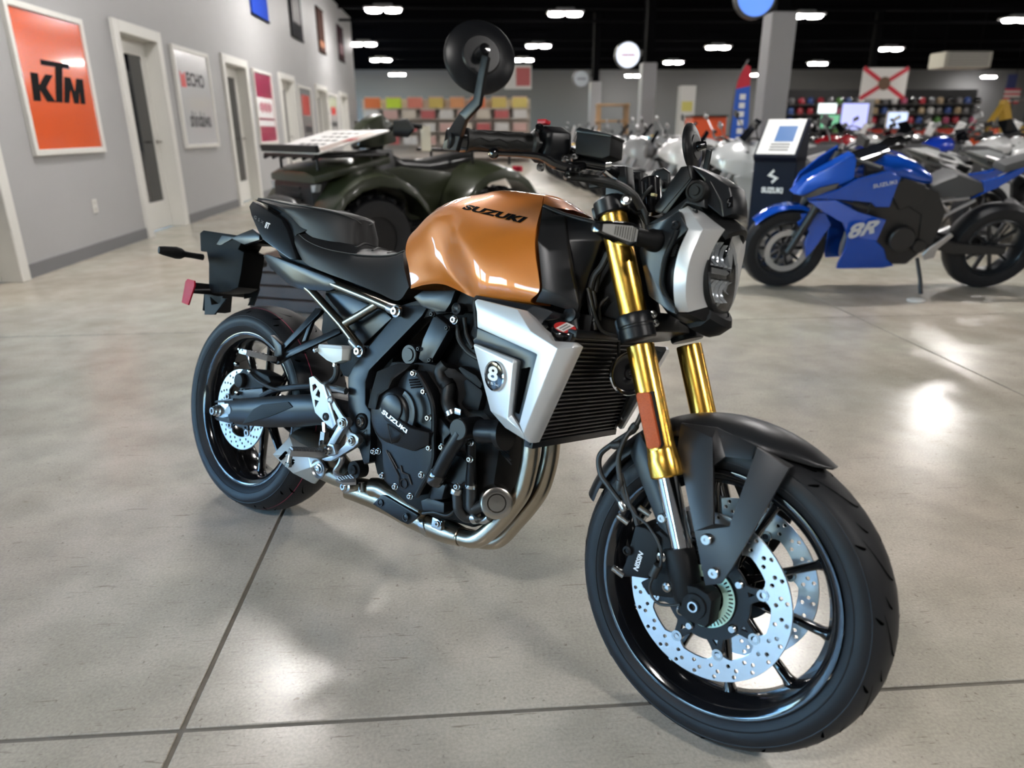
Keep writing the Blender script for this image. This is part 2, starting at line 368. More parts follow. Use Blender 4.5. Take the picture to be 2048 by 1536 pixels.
for where, lrow in (('the nearest row in view', [(-1.9, 21.1), (3.0, 21.6), (9.9, 21.8), (16.7, 22.4), (24.5, 22.5)]), ('the second row in view', [(-3.4, 29.0), (3.1, 29.5), (10.2, 29.9), (17.5, 30.4), (25, 30.4)]), ('the third row in view', [(-3.4, 35.2), (3.0, 35.2), (10.3, 36.4), (17.7, 37.0), (25.4, 37.8)]), ('the farthest row', [(-3.4, 44.0), (10.4, 45.2), (17.8, 44.6), (33.5, 46.5)]),
             ('the row above the blue bike', [(-1.6, 5.9), (3.0, 5.9), (9.8, 5.9), (16.6, 6.0)]), ('the row above the parked bikes', [(-1.8, 13.7), (3.0, 13.7), (9.2, 12.4), (16.7, 14.1), (24.2, 14.)]), ('the row behind the camera', [(-2.2, -1.6), (3.0, -1.8), (9.6, -1.8)])):
    for i, (x, y) in enumerate(lrow): tag(lamp(x, y), 'twin-lens LED high bay lamp, %s from the left in %s' % (ORD[i], where))
# ================================================================== COLUMNS
COLM = M('column_grey', (.30, .30, .31), .5)
def column(n, x, y, w_, zt):
    r = empty('column_%d' % n, (x, y, 0), kind='structure')
    ob('column_shaft', box((0, 0, zt/2), (w_, w_, zt)), COLM, r, .02, 1)
    ob('column_top', box((0, 0, (zt+ZC)/2), (w_*.55, w_*.55, ZC-zt)), STEELBLK, r)

# ================================================================== THE COPPER MOTORCYCLE
# bike axes: x forward from the rear axle, y to its left, z up; wheelbase 1.465 m; it leans left on its stand
LEAN, STEER, HEAD = radians(14.687), radians(-4.296), radians(-41.4794)
BLOC = V(-.671, 2.026, .002)
BROT = Matrix.Rotation(HEAD, 3, 'Z') @ Matrix.Rotation(-LEAN, 3, 'X')
WB = 1.465; RAKE = radians(25)
SAX = V(-sin(RAKE), 0, cos(RAKE)); SO = V(WB+.104, 0, 0)
SROT = Matrix.Rotation(STEER, 3, SAX)
def ray(px, py): return CF + CR*((px-1024)/FPX) - CU*((py-768)/FPX)
CB = BROT.transposed() @ (CPOS-BLOC); CS = SROT.transposed() @ (CB-SO) + SO
def P(px, py, y):          # photo point -> bike point on the plane at lateral offset y
    r = BROT.transposed() @ ray(px, py); return CB + r*((y-CB.y)/r.y)
def S(px, py, y):          # the same for the steered front end
    r = SROT.transposed() @ (BROT.transposed() @ ray(px, py)); return CS + r*((y-CS.y)/r.y)
def ZM(x0, y0, s): return lambda p: (x0+p[0]/s, y0+p[1]/s)+tuple(p[2:])
zA, zB, zC, zD, zE, zF = ZM(300, 340, 3.413), ZM(360, 600, 3.414), ZM(700, 560, 2.793), ZM(860, 20, 3.841), ZM(1060, 220, 3.072), ZM(1140, 740, 1.93)
zH, zR, zN, zK, zU, zT, zS = ZM(1180, 360, 4.8), ZM(920, 570, 4.655), ZM(700, 680, 4.8), ZM(540, 740, 5.908), ZM(720, 900, 5.12), ZM(800, 370, 4.655), ZM(540, 400, 4.452)
def PT(z, pts, Y=None, st=False):
    out = []
    for p in pts:
        q = z(p); out.append((S if st else P)(q[0], q[1], q[2] if len(q) > 2 else Y))
    return out
BIKE = empty('motorcycle', BLOC, (-LEAN, 0, HEAD), label='copper-tanked naked motorcycle with gold forks and silver radiator shrouds in the foreground', cat='motorcycle')
def hp(name, g, mat, st=False, m=False, parent=None, **k):
    """a part of the bike; st = turns with the bars, m = also on the other side"""
    if st: g = ([SROT @ (Vector(v)-SO) + SO for v in g[0]], g[1])
    o = ob(name, g, mat, parent or BIKE, **k)
    return o
def hpm(name, g, mat, st=False, parent=None, **k):
    a = hp(name, g, mat, st, parent=parent, **k); hp(name, mir(g), mat, st, parent=parent, **k); return a
def trace(z, pts, Y, th, st=False): return prism(PT(z, pts, Y, st), (0, th, 0))
ORANGE = M('copper_paint', (.51, .155, .018), .38, .28, coat=1., nscale=900, namt=.12, coatrough=.015)
SATIN = M('satin_black', (.006, .0065, .008), .34, .0, spec=.30)
MATTE = M('matte_black', (.005, .005, .0055), .55, spec=.22)
GLOSSB = M('gloss_black', (.006, .006, .007), .12, coat=.6)
GREY = M('graphite_paint', (.032, .032, .034), .36, .6)
DKBLUE = M('graphite_plastic', (.011, .0125, .015), .3, .1, spec=.36)
SILVER = M('silver_paint', (.62, .63, .645), .36, .45, nscale=1500, namt=.06)
ALUM = M('cast_aluminium', (.33, .335, .345), .36, .9)
STEEL = M('bolt_steel', (.45, .45, .44), .24, 1)
CHROME = M('chrome', (.85, .85, .85), .06, 1)
GOLD = M('gold_anodised', (.84, .48, .085), .25, 1)
NICKEL = M('nickel_tube', (.25, .228, .185), .3, 1)
BRONZE = M('heated_steel', (.40, .345, .27), .27, 1, nscale=9, namt=.25)
DISCM = M('brake_disc_steel', (.62, .64, .66), .28, .95, nscale=60, namt=.08)
RUBBER = M('tyre_rubber', (.011, .0115, .0135), .52, spec=.28, nscale=30, namt=.2)
GROOVE = M('tread_groove_black', (.0015, .0015, .0015), 1., spec=.0)
HOSE = M('rubber_hose', (.012, .012, .012), .5)
SEATM = M('seat_vinyl', (.010, .010, .011), .5, spec=.4, bump=.25, bscale=900)
MINT = M('sensor_ring_mint', (.50, .74, .62), .4, .2)
AMBER = M('amber_reflector', (.42, .075, .015), .35, spec=.25, bump=.8, bscale=700, nscale=500, namt=.5)
REDR = M('red_reflector', (.42, .008, .03), .35, spec=.25, bump=.8, bscale=700, nscale=500, namt=.4)
DEEP = M('deep_black', (.003, .003, .0035), .6, spec=.1)
LENSM = glassmat('clear_lens', .16, (.86, .88, .9))
TRANSL = M('translucent_tank', (.62, .66, .64), .35, alpha=1)
WHITE = M('decal_white', (.85, .85, .85), .4)
def hub(x, y, z): return V(x, y, z)
# ---------------------------------------------------------------- wheels
def circle(r, n, a=0., cx=0., cy=0.): return [(cx+r*cos(a+2*pi*i/n), cy+r*sin(a+2*pi*i/n)) for i in range(n)]
def wheel(cx, cz, prof, fl, st, front):
    c = V(cx, 0, cz)
    ty = lathe(prof+[(r, -a) for r, a in reversed(prof[:-1])], c, (0, 1, 0), 96, cap=False)
    tyre = hp('tyre', ty, RUBBER, st, ang=60)
    # tread grooves: short curved sipes cut across the shoulders
    def surf(a, lat):
        s = abs(lat)
        for (r0, b0), (r1, b1) in zip(prof, prof[1:]):
            if b1 <= s <= b0 and b0 > b1: r = r0+(r1-r0)*(b0-s)/(b0-b1); break
        else: r = prof[-1][0]
        return c+V((r+.0011)*cos(a), lat*1.004, (r+.0011)*sin(a))
    gs = []
    W = prof[2][1]
    NG = 15 if front else 13
    for i in range(NG):
        for sgn in (-1, 1):
            a = 2*pi*(i+(.5 if sgn > 0 else 0))/NG
            for (l0, l1, da, kk, ww) in (((.05, .70, .20, 9, .0016), (.72, .90, .03, 4, .002), (.38, .60, .06, 5, .0016)) if front else ((.55, .80, .05, 5, .0018), (.80, .93, .03, 4, .002), (.2, .45, .12, 5, .0016))):
                a_ = a+(0 if l0 < .2 else .21 if l0 > .7 else .28)
                L_, R_ = [], []
                for q in range(kk+1):
                    u = q/kk; lat = sgn*W*(l0+(l1-l0)*u); an = a_+da*u*u*(1.3 if front else 1)
                    wd = ww*sin(pi*(.1+.8*u))/.3*1.9
                    L_.append(surf(an-wd, lat)); R_.append(surf(an+wd, lat))
                gs.append(grid([L_, R_]))
    hp('tread_grooves', join(*gs), GROOVE, st, parent=tyre, kind='stuff')
    for s in (-1, 1):
        q1, q2 = prof[2], prof[5]
        hp('sidewall_ridge', lathe([(q1[0], s*(q1[1]+.0004)), (q1[0]+.001, s*(q1[1]+.0016)), (q1[0]+.0025, s*(q1[1]+.0012))], c, (0, 1, 0), 96, cap=False), RUBBER, st, parent=tyre)
        hp('tread_edge', lathe([(q2[0]-.001, s*(q2[1]+.0004)), (q2[0]+.0006, s*(q2[1]+.0008)), (q2[0]+.0018, s*(q2[1]-.0006))], c, (0, 1, 0), 96, cap=False), RUBBER, st, parent=tyre)
    if not front:
        hp('paint_line', lathe([(surf(0, -.052).x-cx, -.0525), (surf(0, -.0508).x-cx, -.0508)], c, (0, 1, 0), 96, cap=False), M('pink_line', (.5, .05, .13), .5), st, parent=tyre)
    # rim barrel
    R = .2314
    rp = [(R, -fl), (R-.002, -fl+.006), (R-.014, -fl+.009), (R-.019, -fl+.03), (R-.026, -.012), (R-.026, .012), (R-.019, fl-.03), (R-.014, fl-.009), (R-.002, fl-.006), (R, fl),
          (R-.006, fl+.0005), (R-.010, fl-.003), (R-.0165, fl-.006), (R-.021, fl-.012), (R-.026, fl-.032), (R-.033, .014), (R-.033, -.014), (R-.026, -fl+.032), (R-.021, -fl+.012), (R-.0165, -fl+.006), (R-.010, -fl+.003), (R-.006, -fl-.0005)]
    rim = hp('rim', lathe(rp, c, (0, 1, 0), 96, cap=False, loop=True), GLOSSB, st, ang=50)
    hw = .045 if front else .06
    hp('hub', lathe([(.022, -hw), (.04, -hw+.004), (.044, -hw+.02), (.034, -.01), (.034, .01), (.044, hw-.02), (.04, hw-.004), (.022, hw)], c, (0, 1, 0), 32), GLOSSB, st)
    for i in range(10):
        a = radians((33 if front else 20)+36*i); d = V(cos(a), 0, sin(a)); t = V(-sin(a), 0, cos(a))
        rings = []
        for r, wt, wy_, yo in ((.03, .010, .018, 0), (.06, .0075, .015, 0), (.14, .0062, .012, 0), (.188, .0075, .012, 0), (.203, .0135, .014, 0)):
            rings.append([c+d*r+t*wt*i_+V(0, wy_*j_+yo, 0) for i_, j_ in ((-1, -.6), (-.5, -1), (.5, -1), (1, -.6), (1, .6), (.5, 1), (-.5, 1), (-1, .6))])
        hp('spoke', loft(rings), GLOSSB, st, parent=rim, ang=50)
    return c
FP = [(.2325, .0505), (.238, .055), (.247, .0588), (.257, .0605), (.266, .0592), (.275, .0552), (.283, .0485), (.290, .039), (.2955, .027), (.299, .013), (.300, 0)]
RP = [(.2325, .072), (.239, .078), (.249, .085), (.260, .0895), (.270, .0895), (.280, .0845), (.290, .0755), (.299, .062), (.306, .046), (.3125, .024), (.315, 0)]
FC = wheel(WB, .30, FP, .0553, True, True)
RC = wheel(0, .315, RP, .0744, False, False)
# ---------------------------------------------------------------- brake discs
def disc(c, y, ro, ri, nb, rb, th, st, nh, pat, a0, name='brake_disc'):
    loops = [circle(ro, 96)]
    inner = []
    N = 96
    for i in range(N):
        a = 2*pi*i/N; u = ((a-a0)/(2*pi)*nb) % 1; u = min(u, 1-u)*2*pi/nb*rb   # distance along the arc to the nearest button
        inner.append(((ri-(.014*max(0, 1-(u/.017)**2) if nb else 0))*cos(a), (ri-(.014*max(0, 1-(u/.017)**2) if nb else 0))*sin(a)))
    loops.append(inner)
    for i in range(nh):
        a = a0+2*pi*(i+.5)/nh
        for (fr, da) in pat: loops.append(circle(.0042, 10, 0, (ri+(ro-ri)*fr)*cos(a+da), (ri+(ro-ri)*fr)*sin(a+da)))
    return hp(name, plate(loops, lambda u, v, w_: c+V(u, y+w_, v), th, .0005), DISCM, st)
def carrier(c, y, r0, r1, nb, rb, a0, th, st, par):
    N = 128; out = []
    for i in range(N):
        a = 2*pi*i/N; u = ((a-a0)/(2*pi)*nb) % 1; u = min(u, 1-u)*2
        r = rb+.004 if u < .16 else (rb+.004-(rb-r1)*min(1, (u-.16)/.3)**.7)
        out.append((r*cos(a), r*sin(a)))
    loops = [out, circle(r0, 48)]
    for i in range(nb):
        a = a0+2*pi*i/nb; rm = rb*.80
        loops.append([(rm*cos(a)+.009*cos(a+q), rm*sin(a)+.007*sin(a+q)) for q in (0, 2.3, 3.98)])
    hp('disc_carrier', plate(loops, lambda u, v, w_: c+V(u, y+w_, v), th, .0008), SATIN, st, parent=par)
    for i in range(nb):
        a = a0+2*pi*i/nb
        hp('disc_button', lathe([(.0055, -.006), (.0105, -.006), (.0105, .006), (.0055, .006)], c+V(rb*cos(a), y, rb*sin(a)), (0, 1, 0), 16, cap=False, loop=True), STEEL, st, parent=par)
a0 = radians(22.5)
for s in (-1, 1):
    dk = disc(FC, s*.0696, .155, .119, 8, .107, .005, True, 24, [(.25, 0), (.52, .09), (.80, .03)], a0)
    carrier(FC, s*.0676, .04, .078, 8, .107, a0, .006, True, dk)
    for i in range(5):
        a = radians(38+72*i); q = FC+V(.071*cos(a), s*.072, .071*sin(a))
        hp('disc_bolt', lathe([(.0, .006), (.006, .006), (.008, .003), (.008, 0)], q, (0, s, 0), 12), STEEL, True, parent=dk)
# wheel speed sensor ring with its slots
loops = [circle(.057, 72), circle(.036, 48)]
for i in range(44):
    a = 2*pi*i/44
    loops.append([((rr)*cos(a+da), (rr)*sin(a+da)) for rr, da in ((.046, -.030), (.0545, -.030), (.0545, .030), (.046, .030))])
hp('sensor_ring', plate(loops, lambda u, v, w_: FC+V(u, -.0775+w_, v), .002), MINT, True)
rd = disc(RC, -.0868, .12, .083, 5, .075, .005, False, 20, [(.22, 0), (.5, .1), (.78, .2)], .3)
carrier(RC, -.0868, .03, .05, 5, .075, .3, .006, False, rd)
# ---------------------------------------------------------------- front fork
FD = V(-.4004, 0, .9163)
def fk(z, y=-.1): return V(1.159+(.968-z)*.437, y, z)
for s in (-1, 1):
    u = hp('fork_outer_tube', lathe([(.0255, 0), (.0262, .004), (.0262, .232), (.0255, .236)], fk(.772, s*.1), FD, 40), GOLD, True)
    hp('fork_outer_tube', lathe([(.0255, 0), (.0268, .003), (.0268, .055), (.0262, .06), (.0262, .24), (.0255, .243)], fk(.505, s*.1), FD, 40), GOLD, True)
    hp('fork_seal_collar', lathe([(.0285, 0), (.0305, .003), (.0305, .030), (.0290, .034), (.0285, .044), (.0268, .052)], fk(.500, s*.1), FD, 40), GOLD, True)
    hp('fork_inner_tube', lathe([(.0205, 0), (.0205, .16)], fk(.365, s*.1), FD, 40), CHROME, True)
    hp('fork_clamp', lathe([(.0315, 0), (.034, .003), (.034, .022), (.0325, .024), (.0325, .027), (.034, .029), (.034, .046), (.0315, .05)], fk(.737, s*.1), FD, 36), SATIN, True)
    hp('fork_top_clamp', lathe([(.030, 0), (.033, .003), (.033, .028), (.030, .031), (.022, .031), (.022, .036), (.012, .037), (.0, .034)], fk(.962, s*.1), FD, 36), SATIN, True)
    lo = join(lathe([(.024, 0), (.0275, .01), (.0285, .05), (.0285, .095), (.026, .1)], V(1.449, s*.1, .288), FD, 28),
              loft([[V(1.465+x*k_, s*y_, .298+z*k_) for x, z in ((-.030, .02), (-.022, .03), (.0, .034), (.024, .03), (.034, .02), (.036, -.024), (.030, -.034), (-.004, -.036), (-.026, -.028), (-.031, -.01))] for y_, k_ in ((.082, .92), (.088, 1), (.118, 1), (.124, .92))]))
    hp('fork_bottom', lo, MATTE, True, bevel=0)
    hp('axle_boss', lathe([(.0, -.002), (.0085, -.002), (.0085, .006), (.012, .006), (.012, .003), (.022, .003), (.024, -.004)], V(1.468, s*.125, .296), (0, s, 0), 28), MATTE, True)
    hp('axle_end', lathe([(.0065, .0), (.0065, .0065), (.0095, .0065), (.0095, .0)], V(1.468, s*.126, .296), (0, s, 0), 24, cap=False), STEEL, True)
hp('axle', cyl((WB, -.12, .30), (WB, .12, .30), .010), STEEL, True)
# triple clamps
def yoke(z0, th, xb, wd, nm):
    pts = [(-.10, -.034), (-.06, -.05), (0, -.055), (.06, -.05), (.10, -.034), (.10, .03), (.05, wd), (-.05, wd), (-.10, .03)]
    c = fk(z0, 0)+V(-.012, 0, 0); ux = V(.9163, 0, .4004)
    return prism([c+V(0, a, 0)+ux*b for a, b in pts], FD*th)
hp('lower_yoke', yoke(.742, .04, 0, .034, 'l'), SATIN, True, bevel=.004)
hp('upper_yoke', yoke(.965, .024, 0, .03, 'u'), SATIN, True, bevel=.004)
q = zH((350, 195)); hp('pinch_bolt', lathe([(.010, 0), (.010, .004), (.006, .006), (.004, .006), (.004, .003), (0, .003)], S(q[0], q[1], -.128), (.35, -.9, .2), 16), STEEL, True)
for p in ((608, 1290), (628, 1375)):
    q = zH(p); hp('clamp_bolt', lathe([(.007, 0), (.007, .005), (.004, .006), (.0, .004)], S(q[0], q[1], -.075), (.5, -.8, .1), 12), STEEL, True)
hp('steering_stem', cyl(fk(.75, 0)+V(-.03, 0, 0), fk(1.0, 0)+V(-.03, 0, 0), .028, 24), SATIN, True)
# ---------------------------------------------------------------- front mudguard
rows = []
for i in range(25):
    u = i/24; a = radians(61+102*u)
    R = .318+.010*sin(pi*u)+.012*u*u; wd = (.012+.055*min(1, u/.18)**.6)*(1-.25*max(0, (u-.6)/.4)**2); dr = .034*min(1, u/.2)**.7
    row = []
    for j in range(13):
        v = (j-6)/6; b = v*1.25
        row.append(FC+V(cos(a)*(R-dr*(1-cos(b))/(1-cos(1.25))), wd*sin(b)/sin(1.25), sin(a)*(R-dr*(1-cos(b))/(1-cos(1.25)))))
    rows.append(row)
gv = grid(rows); n0 = len(gv[0])
inn = [FC+(Vector(v)-FC)*.987 for v in gv[0]]
fnd = ([*gv[0], *inn], [*gv[1], *[tuple(n0+i for i in reversed(f)) for f in gv[1]]])
C_ = 13; Rr = 25
rim_ = [i*C_ for i in range(Rr)]+[(Rr-1)*C_+j for j in range(1, C_)]+[i*C_+C_-1 for i in range(Rr-2, -1, -1)]+[j for j in range(C_-2, 0, -1)]
fnd[1].extend((rim_[i], rim_[(i+1) % len(rim_)], n0+rim_[(i+1) % len(rim_)], n0+rim_[i]) for i in range(len(rim_)))
hp('front_mudguard', fnd, GREY, True, ang=50)
vs = [(415, 300, -.083), (428, 205, -.062), (550, 262, -.088), (553, 595, -.108), (480, 622, -.115), (565, 222, -.062), (715, 290, -.066), (722, 300, -.088), (700, 345, -.08), (600, 335, -.075), (556, 368, -.082), (860, 372, -.07), (845, 380, -.088),
      (615, 605, -.118), (625, 765, -.124), (582, 825, -.126), (522, 832, -.126)]
fs = [(0, 1, 2), (0, 2, 3, 4), (2, 1, 5), (2, 5, 9, 10), (5, 6, 8, 9), (6, 11, 12, 7), (6, 7, 8), (7, 12, 14, 13), (4, 3, 13), (4, 13, 14, 15, 16)]
hpm('mudguard_stay', shell(PT(zF, vs, st=True), fs, (0, .007, 0)), GREY, True, bevel=.002)
for p in ((525, 655, -.125), (553, 785, -.129)):
    q = PT(zF, [p], st=True)[0]
    for s in (1, -1):
        hp('stay_bolt', lathe([(.010, -.006), (.010, .001), (.0085, .003), (.003, .003), (.003, .001), (0, .001)], V(q.x, q.y*s, q.z), (0, -s, 0), 20), STEEL, True)
# rear brace plate with calliper bracket
hpm('mudguard_brace', shell(PT(zF, [(230, 320, -.09), (265, 240, -.085), (300, 300, -.09), (385, 580, -.11), (380, 640, -.115), (340, 600, -.11)], st=True), [(0, 1, 2, 3, 4, 5)], (0, .006, 0)), SATIN, True, bevel=.0015)
q = PT(zF, [(355, 572, -.118)], st=True)[0]; hp('stay_bolt', lathe([(.009, -.004), (.009, .002), (.007, .004), (.003, .004), (.003, .002), (0, .002)], q, (0, -1, 0), 20), STEEL, True)
# ---------------------------------------------------------------- front callipers
cal = PT(zF, [(250, 600), (290, 610), (345, 650), (330, 760), (300, 810), (240, 800), (185, 800), (215, 735), (235, 660)], -.118, True)
hpm('brake_calliper', prism(cal, (0, .085, 0)), MATTE, True, bevel=.006)
arm = PT(zF, [(285, 640), (345, 620), (430, 690), (450, 790), (440, 880), (380, 880), (300, 870), (270, 820), (320, 800), (355, 740), (345, 680)], -.108, True)
hpm('calliper_bracket', prism(arm, (0, .02, 0)), MATTE, True, bevel=.004)
for p in ((205, 575, -.115), (187, 778, -.12), (288, 545, -.11)):
    q = PT(zF, [p], st=True)[0]; hp('calliper_bolt', lathe([(.0065, -.012), (.0065, .012), (.004, .014), (0, .012)], q, (-.7, -.2, .3), 12), STEEL, True)
for p in ((355, 722, -.122), (375, 838, -.112), (430, 928, -.112), (222, 697, -.122)):
    q = PT(zF, [p], st=True)[0]; hp('calliper_bolt', lathe([(.009, -.004), (.009, .003), (.005, .005), (.004, .002), (0, .002)], q, (0, -1, 0), 14), STEEL if p[0] > 300 else MATTE, True)
def on_photo(text, z, quad, surf, mat, name, parent, st=False, off=.0006, shear=0., offset=0., space=1., ext=0., k=0):
    """printed or raised lettering laid onto a bike surface inside a traced quad: bottom-left, bottom-right, top-right, top-left"""
    vs, fs = text2d(text, shear, offset, space) if isinstance(text, str) else text
    c, cc = (S, CS) if st else (P, CB)
    bv = BVHTree.FromPolygons([Vector(v) for v in surf[0]], surf[1]) if not isinstance(surf, (int, float)) else None
    Q = [z(q) for q in quad]; out = []
    for v in vs:
        u, w_ = v[0], v[1]
        px = [Q[0][i]*(1-u)*(1-w_)+Q[1][i]*u*(1-w_)+Q[2][i]*u*w_+Q[3][i]*(1-u)*w_ for i in (0, 1)]
        if bv is None: pt = c(px[0], px[1], surf-off)
        else:
            d = (c(px[0], px[1], 0)-cc).normalized(); h = bv.ray_cast(cc, d)
            pt = h[0]-d*off if h[0] is not None else c(px[0], px[1], -.15)
        out.append(pt)
    g = (out, fs)
    if ext: 
        n = len(out); g = shell(out, fs, (0, ext, 0))
    return hp(name, g, mat, st, parent=parent, fix=bool(ext))
on_photo('NISSIN', zF, [(262, 778), (284, 706), (267, 697), (243, 770)], -.1182, WHITE, 'lettering', None, True, shear=.2, offset=.03)
# ---------------------------------------------------------------- reflector, hoses
hp('reflector_bracket', trace(zF, [(265, 95), (318, 82), (357, 290), (350, 300), (300, 300)], -.128, .008, True), MATTE, True, bevel=.001)
hp('reflector', trace(zF, [(254, 100), (258, 88), (300, 86), (307, 94), (346, 285), (342, 300), (304, 306), (296, 298)], -.134, .008, True), AMBER, True, bevel=.0018)
def hose(z, pts, r, mat=None, st=True, name='brake_hose', Y=None, k=8, n=10, parent=None): return hp(name, tube(PT(z, pts, Y, st), r, n, k), mat or HOSE, st, parent=parent)
hose(zF, [(290, 130, -.07), (260, 205, -.085), (215, 260, -.1), (188, 340, -.11), (195, 430, -.115), (215, 500, -.115), (245, 545, -.115), (262, 600, -.118)], .0052)
hose(zF, [(235, 240, -.09), (165, 285, -.1), (115, 330, -.105), (118, 400, -.11), (150, 450, -.112), (195, 510, -.115), (218, 540, -.115)], .0056)
hose(zF, [(200, 400, -.11), (240, 540, -.118), (300, 600, -.126), (345, 680, -.13), (350, 750, -.13), (320, 800, -.128), (308, 850, -.125), (340, 900, -.128), (395, 908, -.128), (425, 905, -.127)], .0026, name='sensor_cable')
hp('hose_clip', lathe([(.0085, -.012), (.0085, .012)], PT(zF, [(330, 775, -.129)], st=True)[0], (.3, 0, 1), 12), HOSE, True)
for p, d in (((205, 525, -.115), (.6, 0, -.8)), ((180, 290, -.1), (-1, 0, -.3)), ((245, 225, -.088), (-.5, 0, -1)), ((192, 445, -.115), (.1, 0, -1))):
    hp('hose_fitting', lathe([(.007, -.010), (.0085, -.006), (.0085, .006), (.007, .010)], PT(zF, [p], st=True)[0], d, 12), STEEL if p[1] == 525 else HOSE, True)
# ---------------------------------------------------------------- headlamp
LC = V(1.352, 0, .880); LN = V(.985, 0, .17).normalized(); LU = V(-.17, 0, .985)
def lring(r, a, dep): return LC+LN*dep+V(0, 1, 0)*(r*.82*cos(a))+LU*(r*1.06*sin(a))
NA = 40
def lrev(prof, n=NA, cap=True): return loft([[lring(r, 2*pi*j/n, d) for j in range(n)] for r, d in prof], cap)
hp('headlamp_bowl', lrev([(.03, -.075), (.075, -.072), (.088, -.05), (.088, -.02), (.080, -.008), (.078, .002), (.066, .004), (.064, -.02), (.050, -.035), (.0, -.036)]), MATTE, True)
LAMPG = M('lamp_reflector', (.9, .91, .92), .2, .35)
for z0, z1, nm in ((.012, .058, 'lamp_reflector'), (-.056, -.014, 'lamp_reflector')):
    g_ = []
    for i in range(5):
        y0_ = -.048+.02*i; y1_ = y0_+.0175
        f = lambda y, z: lring(1, 0, 0)-lring(1, 0, 0)+LC+V(0, y, 0)+LU*z
        lim = lambda y: sqrt(max(.062**2-y*y, 0))
        a_, b_ = max(z0, -lim(max(abs(y0_), abs(y1_)))), min(z1, lim(max(abs(y0_), abs(y1_))))
        if b_-a_ < .01: continue
        P_ = []
        for q in range(5):
            v = a_+(b_-a_)*q/4
            P_.append([f(y, v)+LN*(-.016+.014*((2*(v-a_)/(b_-a_)-1)**2)*.8+.006*((2*(y-y0_)/(y1_-y0_)-1)**2)) for y in (y0_, (y0_*.75+y1_*.25), (y0_+y1_)/2, (y0_*.25+y1_*.75), y1_)])
        g_.append(grid(P_))
    hp(nm, join(*g_), LAMPG, True, ang=70)
hp('lamp_divider', prism([LC+V(0, y, 0)+LU*z-LN*.03 for y, z in ((-.050, -.011), (.050, -.011), (.050, .009), (-.050, .009))], LN*.028), GLOSSB, True, bevel=.003)
hp('position_light', prism([LC+V(0, y, 0)+LU*z-LN*.002 for y, z in ((-.045, -.004), (.02, -.004), (.035, .002), (.02, .007), (-.045, .007))], LN*.004), M('clear_bar', (.5, .5, .5), .15, .6), True)
hp('headlamp_lens', lrev([(.0745, -.003), (.074, .004), (.062, .012), (.035, .018), (.0, .0195)]), LENSM, True, ang=60)
# silver cheeks either side of the lens
rear = [(850, 288, -.080), (900, 390, -.094), (944, 470, -.103), (890, 585, -.109), (848, 690, -.113), (812, 850, -.116), (800, 1010, -.113), (806, 1150, -.103), (828, 1268, -.086)]
mid = [(935, 240, -.066), (1000, 350, -.084), (1085, 470, -.096), (1030, 590, -.105), (975, 720, -.111), (935, 880, -.114), (920, 1020, -.111), (925, 1160, -.100), (945, 1268, -.082)]
frt = [(1090, 312, -.045), (1190, 395, -.047), (1298, 476, -.043), (1230, 575, -.050), (1170, 690, -.056), (1120, 850, -.058), (1102, 1000, -.057), (1104, 1120, -.052), (1130, 1218, -.042)]
R3 = [PT(zH, r_, st=True) for r_ in (rear, mid, frt)]
Rs_ = [cat(r_[:3], 1)+cat(r_[2:], 4)[1:] for r_ in R3]
back = [p+V(-.012, .022, 0) for p in Rs_[2]]; back0 = [p+V(-.004, .02, 0) for p in Rs_[0]]
hpm('headlamp_cheek', loft([Rs_[0], Rs_[1], Rs_[2], back, back0], cap=False, closed=False, loop=True), SILVER, True, bevel=.0012, ang=28)
q = PT(zH, [(1003, 305, -.068)], st=True)[0]; hp('cheek_screw', lathe([(.0062, -.002), (.0062, .001), (.004, .002), (.002, .001), (0, .001)], q, (.1, -.75, .65), 14), STEEL, True)
q = PT(zH, [(818, 435, -.104)], st=True)[0]
for s in (1, -1): hp('lamp_mount_bolt', join(lathe([(.0085, -.003), (.0085, .0), (.006, .002), (.003, .002), (.003, 0), (0, 0)], V(q.x, q.y*s, q.z), (0, -s, .15), 18)), SATIN, True)
# black visor over the lens and chin below it (bridge both cheeks)
def bridge(curveR, th, name, mat, ncr=6, crown=.0, push=.0, bev=.002):
    pr = PT(zH, curveR, st=True); rows_ = []
    for j in range(ncr+1):
        u = j/ncr*2-1
        rows_.append([V(p.x+push*(1-u*u), p.y*-u if p.y else 0, p.z+crown*(1-u*u)) for p in pr])
    return hp(name, shell(*grid(rows_), th), mat, True, bevel=0, ang=40)
bridge([(945, 235, -.060), (1040, 225, -.055), (1100, 312, -.045), (1190, 395, -.047), (1298, 478, -.043), (1330, 520, -.040)], (-.004, 0, -.01), 'headlamp_visor', MATTE, crown=.013, push=.012)
bridge([(830, 1285, -.084), (960, 1290, -.078), (1130, 1225, -.042), (1165, 1260, -.040), (1150, 1330, -.044), (1060, 1400, -.04), (960, 1420, -.042), (880, 1380, -.055)], (-.01, 0, .006), 'headlamp_chin', MATTE, crown=-.014, push=.022)
